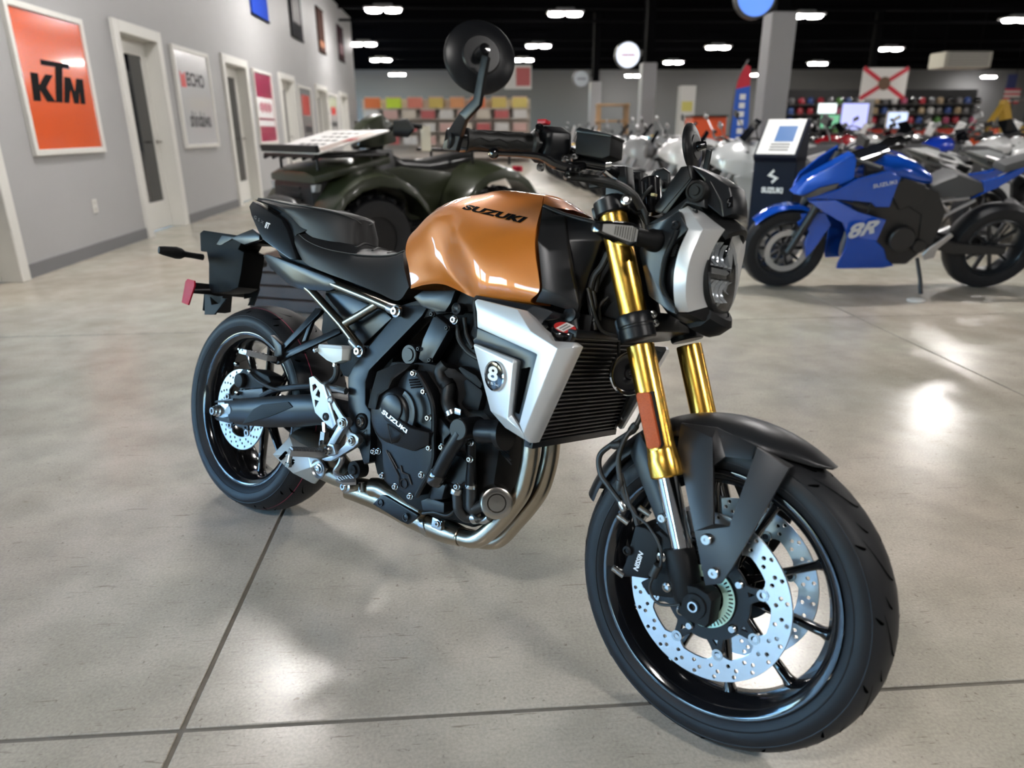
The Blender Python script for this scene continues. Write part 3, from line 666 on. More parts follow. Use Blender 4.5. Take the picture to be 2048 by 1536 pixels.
# side brackets carrying lamp and indicators
br = [(535, 430), (700, 385), (850, 295), (944, 472), (812, 590), (722, 740), (690, 1000), (700, 1080), (808, 1220), (820, 1290), (740, 1250), (560, 1110), (470, 700)]
hpm('headlamp_bracket', shell(PT(zH, [(x, y, -.088-(.012 if x > 600 else 0)) for x, y in br], st=True), [tuple(range(len(br)))], (0, .016, 0)), DKBLUE, True, bevel=.003)
hpm('headlamp_rib', tube(PT(zH, [(835, 480, -.104), (790, 590, -.104), (722, 740, -.103), (692, 900, -.102), (690, 1010, -.1), (740, 1130, -.095), (812, 1220, -.09)], st=True), .0045, 8, 4), SATIN, True)
hp('headlamp_core', loft([[V(x, 0, .872)+V(0, ry*cos(a), rz*sin(a)) for a in [2*pi*i/20 for i in range(20)]] for x, ry, rz in ((1.24, .06, .06), (1.27, .082, .085), (1.30, .092, .095), (1.325, .09, .092))]), SATIN, True)
for i in range(5): hpm('cooling_fin', tube(PT(zH, [(800-4*i, 640+22*i, -.096), (850-8*i, 625+22*i, -.1)], st=True), .002, 6), MATTE, True)
# ---------------------------------------------------------------- front indicators
def indicator(base, tip, w0, h, st, bodyref):
    base, tip = Vector(base), Vector(tip); d = tip-base; L = d.length; d.normalize(); f = V(1, 0, 0); f = (f-d*f.dot(d)).normalized(); u = d.cross(f); u = u if u.z > 0 else -u
    st_ = lathe([(.021, -.01), (.021, .004), (.0165, .012), (.0155, L*.32), (.0125, L*.36)], base, d, 20)
    def sec(t, hh, dp): return [base+d*L*t+u*a*hh+f*b*dp for a, b in ((-.7, -1), (.7, -1), (1, -.2), (.9, .8), (.6, 1), (-.6, 1), (-.9, .8), (-1, -.2))]
    bd = loft([sec(.33, h*.5, .010), sec(.38, h*.92, .014), (sec(.52, h, .016)), sec(.86, h*.66, .013), sec(1.0, h*.42, .009)])
    s_ = hp('indicator_stalk', st_, MATTE, st); b_ = hp('indicator_body', bd, GLOSSB, st, bevel=.0012)
    def fac(t, hh, off): return [base+d*L*t+u*hh*a+f*off for a in (-1, 1)]
    ln = grid([fac(t, hh*.86, dp+.0012) for t, hh, dp in ((.40, h*.55, .014), (.52, h*.72, .016), (.86, h*.46, .013), (.96, h*.32, .0105))])
    hp('indicator_lens', ln, M('indicator_clear', (.50, .50, .49), .25, .3, bump=1., bscale=260), st, parent=b_)
    rb_ = []
    for i in range(9):
        t = .46+.04*i; hh = h*(.58-.03*i); dp = .0155-.0026*max(0, (t-.52)/.34)
        rb_.append(bar(base+d*L*t-u*hh+f*(dp+.002), base+d*L*t+u*hh+f*(dp+.002), .0016, .0016, f))
    hp('lens_ribs', join(*rb_), STEEL, st, parent=b_, kind='stuff')
for s in (-1, 1): indicator((1.257, s*.102, .922), (1.228, s*.250, .926), .02, .022, True, None)
# ---------------------------------------------------------------- instrument display and cowl
dsh = [(925, 345), (985, 338), (1000, 420), (835, 640), (765, 625), (760, 595)]
d3 = PT(zE, dsh, -.072, True)
hp('instrument_display', prism(d3, (0, .144, 0)), SATIN, True, bevel=.004)
seam = PT(zE, [(968, 345), (985, 420), (800, 640)], -.0725, True); hp('display_seam', tube(seam, .001, 6), GLOSSB, True)
cowl = PT(zE, [(985, 338, -.062), (1095, 385, -.052), (1225, 470, -.036), (1245, 560, -.034), (1240, 640, -.036), (1180, 660, -.04), (1075, 575, -.055), (1068, 430, -.062)], st=True)
cc_ = [V(p.x+.012, 0, p.z) for p in cowl]
hp('headlamp_cowl', loft([cowl, [V(p.x+.008, p.y*.35, p.z+.001) for p in cowl], [V(p.x+.008, -p.y*.35, p.z+.001) for p in cowl], [V(p.x, -p.y, p.z) for p in cowl]]), DKBLUE, True, bevel=.003)
hp('cowl_crease', tube(PT(zE, [(1105, 440, -.057), (1175, 565, -.045), (1190, 650, -.041)], st=True), .0018, 6), DKBLUE, True)
for p, r in (((1025, 500, -.075), .019),):
    q = PT(zE, [p], st=True)[0]
    for s in (1, -1):
        kn = hp('display_pivot', lathe([(.0, .008), (r*.4, .008), (r*.45, .005), (r*.72, .005), (r*.78, .008), (r, .006), (r*1.05, 0), (r*1.05, -.012)], V(q.x, q.y*s, q.z), (0, -s, 0), 24), MATTE, True)
hpm('display_bracket', shell(PT(zE, [(985, 430, -.07), (1060, 440, -.07), (1075, 600, -.075), (960, 570, -.078), (870, 680, -.08), (720, 700, -.085), (830, 640, -.08), (960, 540, -.075)], st=True), [(0, 1, 2, 3, 7), (3, 4, 5, 6, 7)], (0, .014, 0)), SATIN, True, bevel=.003)
em = PT(zE, [(1203, 545, -.0375), (1238, 530, -.032), (1240, 595, -.032), (1205, 605, -.0375)], st=True)
hp('cowl_badge', prism([p+V(.004, -.003, 0) for p in em], (-.004, .004, 0)), GLOSSB, True)
on_photo(([(0, .62, 0), (.45, 1, 0), (.55, .86, 0), (.3, .62, 0), (1, .40, 0), (.55, 0, 0), (.45, .14, 0), (.7, .38, 0)], [(0, 1, 2, 3), (4, 5, 6, 7), (0, 3, 4, 7)]), zE, [(1210, 598), (1234, 592), (1232, 540), (1210, 550)], -.0435, CHROME, 'emblem', None, True)
# ---------------------------------------------------------------- handlebar and controls
gin, gout, bend = V(1.054, -.238, 1.067), V(.991, -.345, 1.052), V(.966, -.372, 1.054)
hb = [V(1.115, 0, 1.052), V(1.115, -.06, 1.052), V(1.106, -.12, 1.060), V(1.083, -.19, 1.068), gin, gout, bend]
hp('handlebar', tube([V(p.x, -p.y, p.z) for p in reversed(hb[1:])]+hb, .0108, 14, 5), SATIN, True)
gd = (gout-gin).normalized()
for s in (1, -1):
    Y_ = lambda v: V(v.x, v.y*s, v.z)
    L = (gout-gin).length
    gp = hp('grip', lathe([(.0225, -.006), (.0225, 0), (.0185, .004), (.0175, .02), (.0165, L*.5), (.0172, L-.01), (.0205, L-.003), (.0205, L), (.012, L+.001)], Y_(gin), Y_(gd), 28), M('grip_rubber', (.011, .011, .011), .5), True)
    rg = []
    u_, v_, _ = frame(Y_(gd))
    for i in range(8):
        a_ = 2*pi*i/8; zz = [Y_(gin)+Y_(gd)*(.018+L*.82*q/6)+(u_*cos(a_+(.16 if q % 2 else -.16))+v_*sin(a_+(.16 if q % 2 else -.16)))*.0176 for q in range(7)]
        rg.append(tube(zz, .0012, 5))
    hp('grip_ridges', join(*rg), M('grip_groove', (.004, .004, .004), .7), True, parent=gp, kind='stuff')
    hp('bar_end', lathe([(.016, 0), (.0185, .002), (.0185, .016), (.016, .019), (.006, .019), (.006, .014), (0, .014)], Y_(gout)+Y_(gd)*.016, Y_(gd), 24), SATIN, True)
    hp('bar_end_ring', lathe([(.0215, 0), (.0215, .012)], Y_(gout)+Y_(gd)*.003, Y_(gd), 24), GLOSSB, True)
    sw = gin-gd*.03
    hp('switch_housing', loft([[Y_(sw-gd*t+V(a*k_, 0, b*k_)) for a, b in ((-.026, -.022), (-.03, .006), (-.02, .028), (.004, .033), (.024, .022), (.028, -.006), (.02, -.03), (-.008, -.034))] for t, k_ in ((-.02, .82), (-.014, 1), (.022, 1), (.03, .8))]), SATIN, True, bevel=.003)
    # bar-end mirror: arm and round head
    mc = V(1.076, -.412, 1.176) if s == 1 else V(1.060, -.412, 1.200); q0 = gout+gd*.026
    arm_ = [q0+V(.002, 0, -.014), q0+V(.012, -.004, .010), V(1.046, -.410, 1.074), V(1.078, -.414, 1.094), V(1.084, -.416, 1.138), V(1.091, -.420, 1.163)]
    if s == -1: arm_[4:] = [V(1.075, -.416, 1.150), V(1.078, -.412, 1.188)]
    pts_ = [Y_(p) for p in arm_]
    hp('mirror_arm', loft([[p+V(a, b*s, c_) for a, b, c_ in off] for p, off in zip(pts_, [[(-.02, -.005, -.004), (.016, -.005, -.008), (.016, .005, -.008), (-.02, .005, -.004)]]*2+[[(-.009, -.004, .006), (.008, -.004, -.006), (.008, .004, -.006), (-.009, .004, .006)]]+[[(-.0085, -.004, .006), (.0075, -.004, -.004), (.0075, .004, -.004), (-.0085, .004, .006)]]+[[(-.0075, -.004, .002), (.0065, -.004, -.002), (.0065, .004, -.002), (-.0075, .004, .002)]]*2)]), SATIN, True, bevel=.0018)
    mn = Y_(V(.80, -.55, .16)).normalized() if s == 1 else V(.97, .10, .2).normalized()
    hd = hp('mirror_head', lathe([(.0, .012), (.012, .012), (.030, .0115), (.0325, .009), (.0555, .0045), (.0595, .001), (.0600, -.004), (.0585, -.006), (.0, -.005)], Y_(mc)-mn*.028, mn, 48), SATIN, True)
    hp('mirror_glass', lathe([(.0, -.0066), (.0565, -.0066)], Y_(mc)-mn*.028, mn, 48, cap=False), CHROME, True, parent=hd)
    hp('mirror_ball_joint', join(lathe([(.012, -.012), (.0125, .0), (.0095, .012), (.0085, .018), (0, .019)], Y_(mc)-mn*.012, mn, 18)), GLOSSB, True)
    # levers
    if s == 1:
        lv = PT(zD, [(490, 1100, -.315), (560, 1105, -.305), (700, 1110, -.285), (860, 1130, -.262), (960, 1185, -.24), (1080, 1215, -.215), (1180, 1200, -.19)], st=True)
    else: lv = [V(p.x, -p.y, p.z) for p in lv]
    hp('brake_lever' if s == 1 else 'clutch_lever', tube(lv, [.0072, .0062, .007, .009, .012, .012, .01], 10, 5, flat=.75), GLOSSB, True)
    hp('lever_ball', lathe([(.0, -.0105), (.006, -.009), (.010, -.004), (.0105, 0), (.010, .004), (.006, .009), (0, .0105)], lv[0], (0, 1, 0), 14), GLOSSB, True)
# master cylinder and reservoir
rs = PT(zD, [(1110, 1105), (1125, 925), (1150, 912), (1392, 965), (1380, 1120), (1320, 1140)], -.205, True)
rsv = hp('brake_fluid_reservoir', prism(rs, (0, .042, 0)), MATTE, True, bevel=.004)
hp('reservoir_lid', prism([p+V(0, -.002, .0015) for p in PT(zD, [(1120, 945), (1128, 920), (1152, 908), (1396, 962), (1393, 985)], -.206, True)], (0, .046, 0)), SATIN, True, parent=rsv, bevel=.002)
hp('master_cylinder', tube(PT(zD, [(1040, 1165, -.20), (1180, 1165, -.178), (1340, 1190, -.15)], st=True), .0125, 14), GLOSSB, True)
hp('hose_banjo', tube(PT(zD, [(1330, 1190, -.155), (1375, 1185, -.145)], st=True), .010, 12), CHROME, True)
hp('hose_ferrule', tube(PT(zD, [(1340, 1235, -.15), (1380, 1270, -.14), (1430, 1305, -.13)], st=True), .0062, 10, 3), CHROME, True)
for p in ((1040, 1145, -.21), (1105, 1130, -.205), (1055, 1275, -.21), (840, 905, -.262), (852, 1205, -.265)):
    q = PT(zD, [p], st=True)[0]; hp('control_screw', lathe([(.0075, -.004), (.0075, .003), (.004, .004), (.003, .002), (0, .002)], q, (.5, -.6, .5), 12), STEEL if p[1] > 1000 else GLOSSB, True)
hp('kill_switch', box(PT(zD, [(875, 862, -.232)], st=True)[0], (.02, .016, .008)), M('red_switch', (.5, .01, .02), .4), True, bevel=.002)
hose(zD, [(1060, 1280, -.2), (1180, 1290, -.18), (1320, 1310, -.15), (1450, 1345, -.13), (1560, 1420, -.11), (1620, 1520, -.09)], .0075, name='brake_hose')
hose(zD, [(1140, 1270, -.19), (1300, 1330, -.15), (1470, 1370, -.12), (1600, 1480, -.09)], .006, name='throttle_cable')
hose(zH, [(0, 60, -.11), (200, 40, -.1), (330, 80, -.09), (430, 160, -.08), (500, 260, -.07), (550, 400, -.06), (560, 520, -.05)], .0062, name='wiring_loom')
hose(zH, [(600, 60, -.02), (500, 180, -.03), (480, 300, -.05), (540, 420, -.05)], .004, name='wiring_loom')
hose(zH, [(360, 260, -.08), (440, 320, -.06), (520, 300, -.05), (560, 330, -.04)], .003, name='wiring_loom')
# bar clamps, ignition switch
for s in (-1, 1):
    hp('bar_riser', prism([fk(.99, s*.045)+V(a, 0, b) for a, b in ((-.05, 0), (.01, .0), (-.012, .075), (-.055, .075))], (0, .03*s*-1, 0)), SATIN, True, bevel=.004)
hp('ignition_lock', cyl(fk(.98, 0)+V(.035, 0, 0), fk(1.02, 0)+V(.035, 0, .03), .02, 18, .003), GLOSSB, True)
hp('tag_wire', tube(PT(zE, [(640, 512, -.03), (680, 518, -.025), (755, 522, -.02)], st=True), .0012, 6), STEEL, True)
hp('key_tag', box(PT(zE, [(762, 522, -.02)], st=True)[0], (.008, .012, .005)), M('yellow_tag', (.6, .5, .25), .5), True)
# ---------------------------------------------------------------- tank
TC = [[(100, 965, -.112), (250, 925, -.122), (400, 925, -.132), (550, 985, -.144), (700, 1050, -.158), (950, 1085, -.164), (1250, 1112, -.162)],
      [(102, 915, -.110), (250, 885, -.117), (400, 872, -.124), (535, 905, -.132), (715, 1020, -.168), (950, 1045, -.174), (1215, 1070, -.172)],
      [(80, 760, -.106), (200, 750, -.110), (330, 740, -.113), (470, 745, -.124), (690, 890, -.178), (950, 920, -.184), (1300, 960, -.176)],
      [(52, 620, -.096), (190, 570, -.104), (330, 560, -.109), (450, 570, -.126), (640, 660, -.174), (900, 670, -.182), (1258, 640, -.172)],
      [(75, 500, -.080), (210, 410, -.092), (330, 340, -.106), (460, 390, -.128), (590, 450, -.158), (880, 430, -.162), (1262, 440, -.156)],
      [(140, 415, -.062), (250, 305, -.076), (370, 235, -.092), (490, 225, -.112), (650, 250, -.128), (900, 270, -.134), (1290, 300, -.126)],
      [(190, 362, -.042), (300, 258, -.054), (430, 182, -.068), (570, 136, -.084), (760, 108, -.094), (960, 100, -.098), (1322, 192, -.092)],
      [(215, 338, -.022), (325, 238, -.032), (450, 166, -.040), (610, 108, -.050), (770, 82, -.056), (960, 50, -.058), (1335, 100, -.056)]]
T3 = [PT(zT, r_) for r_ in TC]
T3.append([V(p.x, 0, p.z+.007) for p in T3[-1]])
full = T3+[[V(p.x, -p.y, p.z) for p in r_] for r_ in reversed(T3[:-1])]
sg = smoothgrid(full, 6)
tv, tf = grid(sg)
nr, nc = len(sg), len(sg[0])
# close front, rear and underside
tf = list(tf)+[tuple(i*nc for i in range(nr)), tuple(i*nc+nc-1 for i in reversed(range(nr))), tuple(list(range(nc))[::-1]+[(nr-1)*nc+j for j in range(nc)])]
TANK = (tv, tf)
tank = hp('fuel_tank', TANK, ORANGE, ang=50)
fr_ = [zT((1322, 192, -.09)), zT((1335, 100, -.056)), zT((1430, 130, -.05)), zT((1520, 200, -.045)), zT((1530, 225, -.06))]
f3 = [P(*q) for q in fr_]
top = [f3[1], f3[2], f3[3], f3[4], f3[0]]
hp('tank_top_cover', loft([top, [V(p.x, p.y*.4, p.z+.004) for p in top], [V(p.x, -p.y*.4, p.z+.004) for p in top], [V(p.x, -p.y, p.z) for p in top]]), ORANGE, bevel=.004, parent=tank)
q = zT((1290, 120)); hp('fuel_cap', lathe([(.0, .012), (.032, .012), (.036, .008), (.038, 0)], P(q[0], q[1], -.0)+V(-.07, .01, -.004), (.0, 0, 1), 28), GLOSSB, parent=tank)
on_photo('SUZUKI', zT, [(570, 222), (1130, 355), (1190, 300), (620, 178)], TANK, GLOSSB, 'raised_lettering', tank, off=.0012, shear=.12, offset=.06, space=1.06, ext=.002)
# graphite covers ahead of the tank
vs = [(75, 590, -.100), (45, 800, -.165), (72, 1100, -.172), (30, 1180, -.166), (150, 640, -.105), (115, 860, -.160), (160, 1130, -.163), (125, 1195, -.158), (210, 650, -.100), (232, 860, -.135), (258, 1010, -.142), (300, 1195, -.135), (290, 1245, -.132)]
fs = [(0, 1, 5, 4), (1, 2, 6, 5), (2, 3, 7, 6), (4, 5, 9, 8), (5, 6, 10, 9), (6, 11, 10), (6, 7, 12, 11)]
hpm('tank_side_cover', shell(PT(zE, vs), fs, (0, .012, 0)), GREY, bevel=.003)
hpm('air_duct_cover', shell(PT(zE, [(80, 585, -.095), (210, 640, -.09), (410, 692, -.082), (440, 800, -.085), (360, 1040, -.09), (300, 1210, -.11), (255, 1000, -.12), (225, 800, -.115)]), [(0, 1, 7), (1, 2, 3, 7), (3, 4, 6, 7), (4, 5, 6)], (0, .02, 0)), SATIN, bevel=.003)
hpm('duct_lip', tube(PT(zE, [(85, 588, -.097), (210, 640, -.092), (400, 690, -.084)]), .004, 8, 3), GREY)
hp('headstock', loft([[V(x, y, z) for y in (-w_, w_) for z in ((z0, z1) if y < 0 else (z1, z0))] for x, w_, z0, z1 in ((.98, .07, .78, .92), (1.10, .055, .77, .93), (1.19, .04, .76, .93))]), MATTE, bevel=.006)
hp('airbox', box((.98, 0, .80), (.26, .2, .17)), MATTE, bevel=.02)
hp('throttle_body', box((.80, 0, .66), (.20, .17, .16)), DEEP, bevel=.015)
# ---------------------------------------------------------------- seats
def seatloft(st_, crown, name, mat, side_in=.0, k=5):
    rings = []
    for si, (cx, cy, Yc, bx, by, Yb) in enumerate(st_):
        cr = crown[si] if isinstance(crown, (list, tuple)) else crown
        q = zA((cx, cy)); c = P(q[0], q[1], Yc); q = zA((bx, by)); b = P(q[0], q[1], Yb)
        rings.append([V(b.x, b.y, b.z), V((b.x+c.x)/2, (b.y+c.y)/2-.006, (b.z+c.z)/2), V(c.x, c.y, c.z-.006), V(c.x, c.y*.93, c.z+.001), V(c.x, c.y*.6, c.z+cr*.72), V(c.x, 0, c.z+cr), V(c.x, -c.y*.6, c.z+cr*.72), V(c.x, -c.y*.93, c.z+.001), V(c.x, -c.y, c.z-.006), V((b.x+c.x)/2, -(b.y+c.y)/2+.006, (b.z+c.z)/2), V(b.x, -b.y, b.z), V(b.x, 0, b.z+.01)])
    n = len(rings[0]); cols = [cat([r_[j] for r_ in rings], k) for j in range(n)]
    R_ = [[cols[j][i] for j in range(n)] for i in range(len(cols[0]))]
    hp(name, loft(R_), mat, ang=55, parent=None)
    return R_
RS = seatloft([(990, 432, -.100, 1008, 560, -.105), (1060, 490, -.114, 1065, 640, -.118), (1180, 540, -.112, 1200, 702, -.120), (1350, 573, -.098, 1400, 775, -.116), (1500, 588, -.084, 1560, 840, -.112), (1640, 583, -.074, 1692, 892, -.106), (1728, 552, -.068, 1768, 800, -.098)], (.036, .040, .036, .028, .020, .012, .006), 'rider_seat', SEATM)
def stitch(R_, j, name='stitching', m_=None):
    for jj in (j, len(R_[0])-2-j): hp(name, tube([r_[jj]+V(0, 0, .0012) for r_ in R_], .0012, 5), m_ or M('stitch_thread', (.06, .06, .06), .6))
stitch(RS, 3)
# quilting rolls across the saddle
for i in range(6, len(RS)-6, 4):
    r_ = RS[i]; hp('seat_quilt_roll', tube([V(r_[4].x, r_[4].y, r_[4].z-.002), V(r_[5].x-.03, 0, RS[max(i-3, 0)][5].z-.0015), V(r_[6].x, r_[6].y, r_[6].z-.002)], .0045, 6, 6), SEATM)
PS = seatloft([(728, 195, -.066, 735, 215, -.066), (800, 205, -.078, 830, 250, -.076), (950, 238, -.092, 950, 310, -.090), (1060, 252, -.092, 1080, 440, -.090), (1250, 290, -.070, 1255, 525, -.072), (1380, 335, -.040, 1385, 550, -.045), (1440, 372, -.014, 1440, 550, -.016)], .008, 'pillion_seat', SEATM)
stitch(PS, 3)
for i in range(4, len(PS)-8, 5):
    r_ = PS[i]; hp('seat_quilt_roll', tube([V(r_[4].x, r_[4].y, r_[4].z-.003), V(r_[5].x-.02, 0, PS[max(i-2, 0)][5].z-.002), V(r_[6].x, r_[6].y, r_[6].z-.003)], .004, 6, 5), SEATM)
hp('pillion_base', loft([[V(x, -w_, z0), V(x, w_, z0), V(x, w_*.9, z1), V(x, -w_*.9, z1)] for x, w_, z0, z1 in ((-.03, .05, .90, .93), (.1, .075, .82, .92), (.2, .075, .78, .88), (.32, .04, .78, .86))]), MATTE, bevel=.004)
# ---------------------------------------------------------------- tail
vs = [(675, 248, -.078), (700, 212, -.072), (860, 315, -.095), (895, 335, -.096), (935, 410, -.108), (1000, 607, -.118), (955, 608, -.122), (905, 575, -.124), (770, 475, -.112), (735, 415, -.106), (690, 310, -.092)]
fs = [(2, 7, 8), (2, 8, 9), (2, 9, 10), (2, 10, 0), (2, 0, 1), (2, 3, 4), (2, 4, 7), (4, 5, 6, 7)]
tc_ = shell(PT(zA, vs), fs, (0, .03, 0)); tailc = hpm('tail_cowl', tc_, DKBLUE, bevel=.003)
on_photo('8T', zA, [(780, 395), (812, 403), (822, 365), (792, 352)], tc_, WHITE, 'lettering', tailc, off=.004, offset=.03, shear=.1)
on_photo('GSX', zA, [(708, 328), (772, 372), (778, 352), (714, 308)], tc_, M('dim_print', (.2, .2, .21), .4), 'lettering', tailc, off=.004, space=1.7)
vs = [(770, 585, -.10), (800, 575, -.104), (1195, 722, -.126), (1245, 745, -.126), (1268, 770, -.124), (1268, 808, -.122), (1220, 826, -.122), (1030, 816, -.118), (955, 790, -.11), (820, 670, -.10), (1180, 790, -.128), (980, 742, -.12)]
fs = [(0, 1, 11, 9), (1, 2, 10, 11), (2, 3, 6, 10), (3, 4, 5, 6), (11, 10, 7), (10, 6, 7), (9, 11, 8), (11, 7, 8)]
hpm('tail_side_trim', shell(PT(zA, vs), fs, (0, .02, 0)), DKBLUE, bevel=.002)
hpm('tail_infill', shell(PT(zA, [(860, 320, -.07), (930, 270, -.075), (1000, 320, -.085), (1100, 400, -.09), (1000, 440, -.1), (985, 560, -.1), (940, 420, -.09)]), [(0, 1, 2, 3, 4, 5, 6)], (0, .03, 0)), MATTE, bevel=.002)
hp('tail_core', loft([[V(x, -w_, z0), V(x, w_, z0), V(x, w_, z1), V(x, -w_, z1)] for x, w_, z0, z1 in ((-.02, .055, .86, .905), (.1, .08, .78, .86), (.25, .09, .72, .80), (.45, .09, .69, .75), (.60, .085, .66, .72))]), MATTE, bevel=.006)
hp('tail_lamp', trace(zA, [(676, 250), (690, 245), (700, 300), (692, 310)], -.05, .10), REDR, bevel=.002)
# rear mudguard, plate bracket, indicators
mg = PT(zA, [(340, 430), (365, 412), (560, 440), (740, 470), (745, 500), (620, 500), (600, 540), (640, 560), (620, 700), (600, 800), (540, 830), (420, 840), (400, 800), (400, 640), (385, 555), (345, 555)], -.055)
hp('rear_mudguard', prism(mg, (0, .075, 0)), DEEP, bevel=.004)
wing = PT(zA, [(340, 430, -.05), (365, 410, -.045), (590, 445, -.05), (700, 402, -.07), (745, 440, -.085), (745, 478, -.085), (640, 510, -.07), (560, 470, -.06), (400, 560, -.05), (345, 550, -.05)])
hpm('tail_wing', shell(wing, [(0, 1, 2, 7, 8, 9), (2, 3, 4, 5, 6, 7)], (0, .012, 0)), DKBLUE, bevel=.002)
pb = P(*zA((420, 880))[:2], .0)
c_ = P(*zA((470, 820))[:2], -.0)
for k_, (y0_, y1_) in enumerate(((-.15, .15),)):
    hp('plate_bracket', join(box(c_+V(.0, 0, 0), (.006, .22, .035)), prism([c_+V(-.002, y, z) for y, z in ((-.05, -.01), (.05, -.01), (.05, -.07), (.03, -.075), (-.03, -.075), (-.05, -.07))], (.004, 0, 0))), MATTE, bevel=.002)
hp('red_reflector', trace(zA, [(240, 760), (255, 742), (300, 755), (302, 790), (258, 922), (214, 905)], -.128, .006), REDR, bevel=.002)
hp('reflector_arm', tube(PT(zA, [(290, 820, -.125), (380, 820, -.06), (420, 820, -.03)]), .008, 8, flat=.4), MATTE)
pf = PT(zA, [(375, 850), (400, 850), (520, 880), (440, 985), (375, 985)], -.052)
hole = PT(zA, [(410, 862), (500, 862), (470, 915), (420, 922)], -.052)
o3 = pf[0]; hp('plate_foot', plate([[(p.x, p.z) for p in pf], [(p.x, p.z) for p in hole]], lambda u, v, w_: V(u, -.05+w_, v), .006, .001), MATTE)
hp('plate_bracket_end', trace(zA, [(640, 820), (740, 790), (745, 815), (705, 925), (665, 925), (690, 870), (640, 880)], .05, .004), MATTE, bevel=.001)
for s in (-1, 1):
    tip = P(*zA((60, 545))[:2], -.19); bs = P(*zA((360, 595))[:2], -.055)
    t_, b_ = V(tip.x, tip.y*-s, tip.z), V(bs.x, bs.y*-s, bs.z)
    if s == 1: t_, b_ = V(tip.x, .19, tip.z), V(bs.x, .055, bs.z)
    else: t_, b_ = tip, bs
    d = (t_-b_); 
    u = V(0, 0, 1)
    rg = []
    for t, hh, dd in ((0, .010, .010), (.25, .009, .009), (.42, .010, .010), (.5, .017, .013), (.62, .019, .014), (.9, .014, .010), (1, .011, .006)):
        f = V(1, 0, 0)
        rg.append([b_+d*t+u*hh*cos(a)+f*dd*sin(a) for a in [2*pi*i/10 for i in range(10)]])
    hp('rear_indicator', loft(rg), MATTE, ang=45)
# ---------------------------------------------------------------- subframe tubes
hpm('subframe_tube', tube(PT(zA, [(1150, 735, -.108), (1275, 788, -.114), (1480, 870, -.118), (1690, 962, -.122)]), .0115, 16), NICKEL)
hpm('subframe_tube', tube(PT(zA, [(1010, 745, -.106), (1110, 835, -.11), (1215, 950, -.114), (1310, 1055, -.118), (1440, 1225, -.122)]), .0115, 16), NICKEL)
hpm('subframe_tube', tube(PT(zA, [(1335, 1045, -.117), (1450, 980, -.117), (1555, 915, -.117)]), .0105, 16), NICKEL)
for p in ((1692, 965), (1440, 1238)):
    q = PT(zA, [p], -.124)[0]; nx = PT(zA, [(p[0]-60, p[1]-(25 if p[0] > 1600 else 75))], -.121)[0]
    hpm('subframe_lug', tube([nx, q+V(0, .004, 0)], [.0125, .0145], 16), ALUM)
    hpm('subframe_bolt', lathe([(.0145, -.004), (.0145, .004), (.010, .005), (.010, .010), (.0085, .012), (.004, .012), (.004, .007), (0, .007)], q+V(0, -.004, 0), (0, -1, 0), 20), STEEL)
hpm('subframe_cover', shell(PT(zA, [(1190, 840, -.09), (1290, 830, -.09), (1600, 960, -.095), (1650, 1010, -.095), (1450, 1200, -.095), (1330, 1030, -.09)]), [tuple(range(6))], (0, .03, 0)), DKBLUE, bevel=.003)
hp('battery_box', loft([[V(x, -w_, z0), V(x, w_, z0), V(x, w_, z1), V(x, -w_, z1)] for x, w_, z0, z1 in ((.30, .07, .60, .74), (.42, .08, .50, .72), (.60, .085, .50, .70))]), MATTE, bevel=.008)
# passenger footpegs
bars = [((1150, 955, -.118), (1120, 975, -.125)), ]
hpm('passenger_peg_bracket', join(
    shell(PT(zA, [(1130, 940, -.122), (1170, 955, -.122), (1150, 985, -.126), (900, 1235, -.150), (862, 1235, -.150), (1095, 985, -.128)]), [tuple(range(6))], (0, .014, 0)),
    shell(PT(zA, [(1255, 1085, -.122), (1290, 1080, -.122), (1300, 1110, -.124), (920, 1290, -.150), (860, 1330, -.150), (860, 1290, -.150), (890, 1255, -.15), (1230, 1100, -.126)]), [tuple(range(8))], (0, .014, 0)),
    shell(PT(zA, [(1092, 1010, -.126), (1120, 1000, -.126), (1060, 1165, -.136), (1035, 1175, -.138)]), [(0, 1, 2, 3)], (0, .01, 0)),
    shell(PT(zA, [(820, 1125, -.152), (895, 1195, -.155), (900, 1260, -.155), (880, 1310, -.155), (845, 1300, -.155), (850, 1215, -.153)]), [tuple(range(6))], (0, .016, 0))), SATIN, bevel=.002)
pg = PT(zA, [(615, 1245, -.235), (640, 1240, -.235), (780, 1275, -.195), (850, 1290, -.17)])
hpm('passenger_footpeg', loft([[p+V(0, 0, .003)+V(a, 0, b) for a, b in ((-.012*k_, .003), (.012*k_, .003), (.010*k_, -.010*k_), (-.010*k_, -.010*k_))] for p, k_ in zip(pg, (.7, 1, 1.2, .9))]), ALUM, bevel=.0015)
hpm('peg_serration', join(*[box(pg[0].lerp(pg[2], t/7)+V(x, 0, .0075), (.006, .004, .004)) for t in range(8) for x in (-.007, .007)]), ALUM, kind='stuff')
hpm('peg_pivot', lathe([(.009, -.01), (.009, .01)], PT(zA, [(850, 1295, -.165)])[0], (0, .3, 1), 12), SATIN)
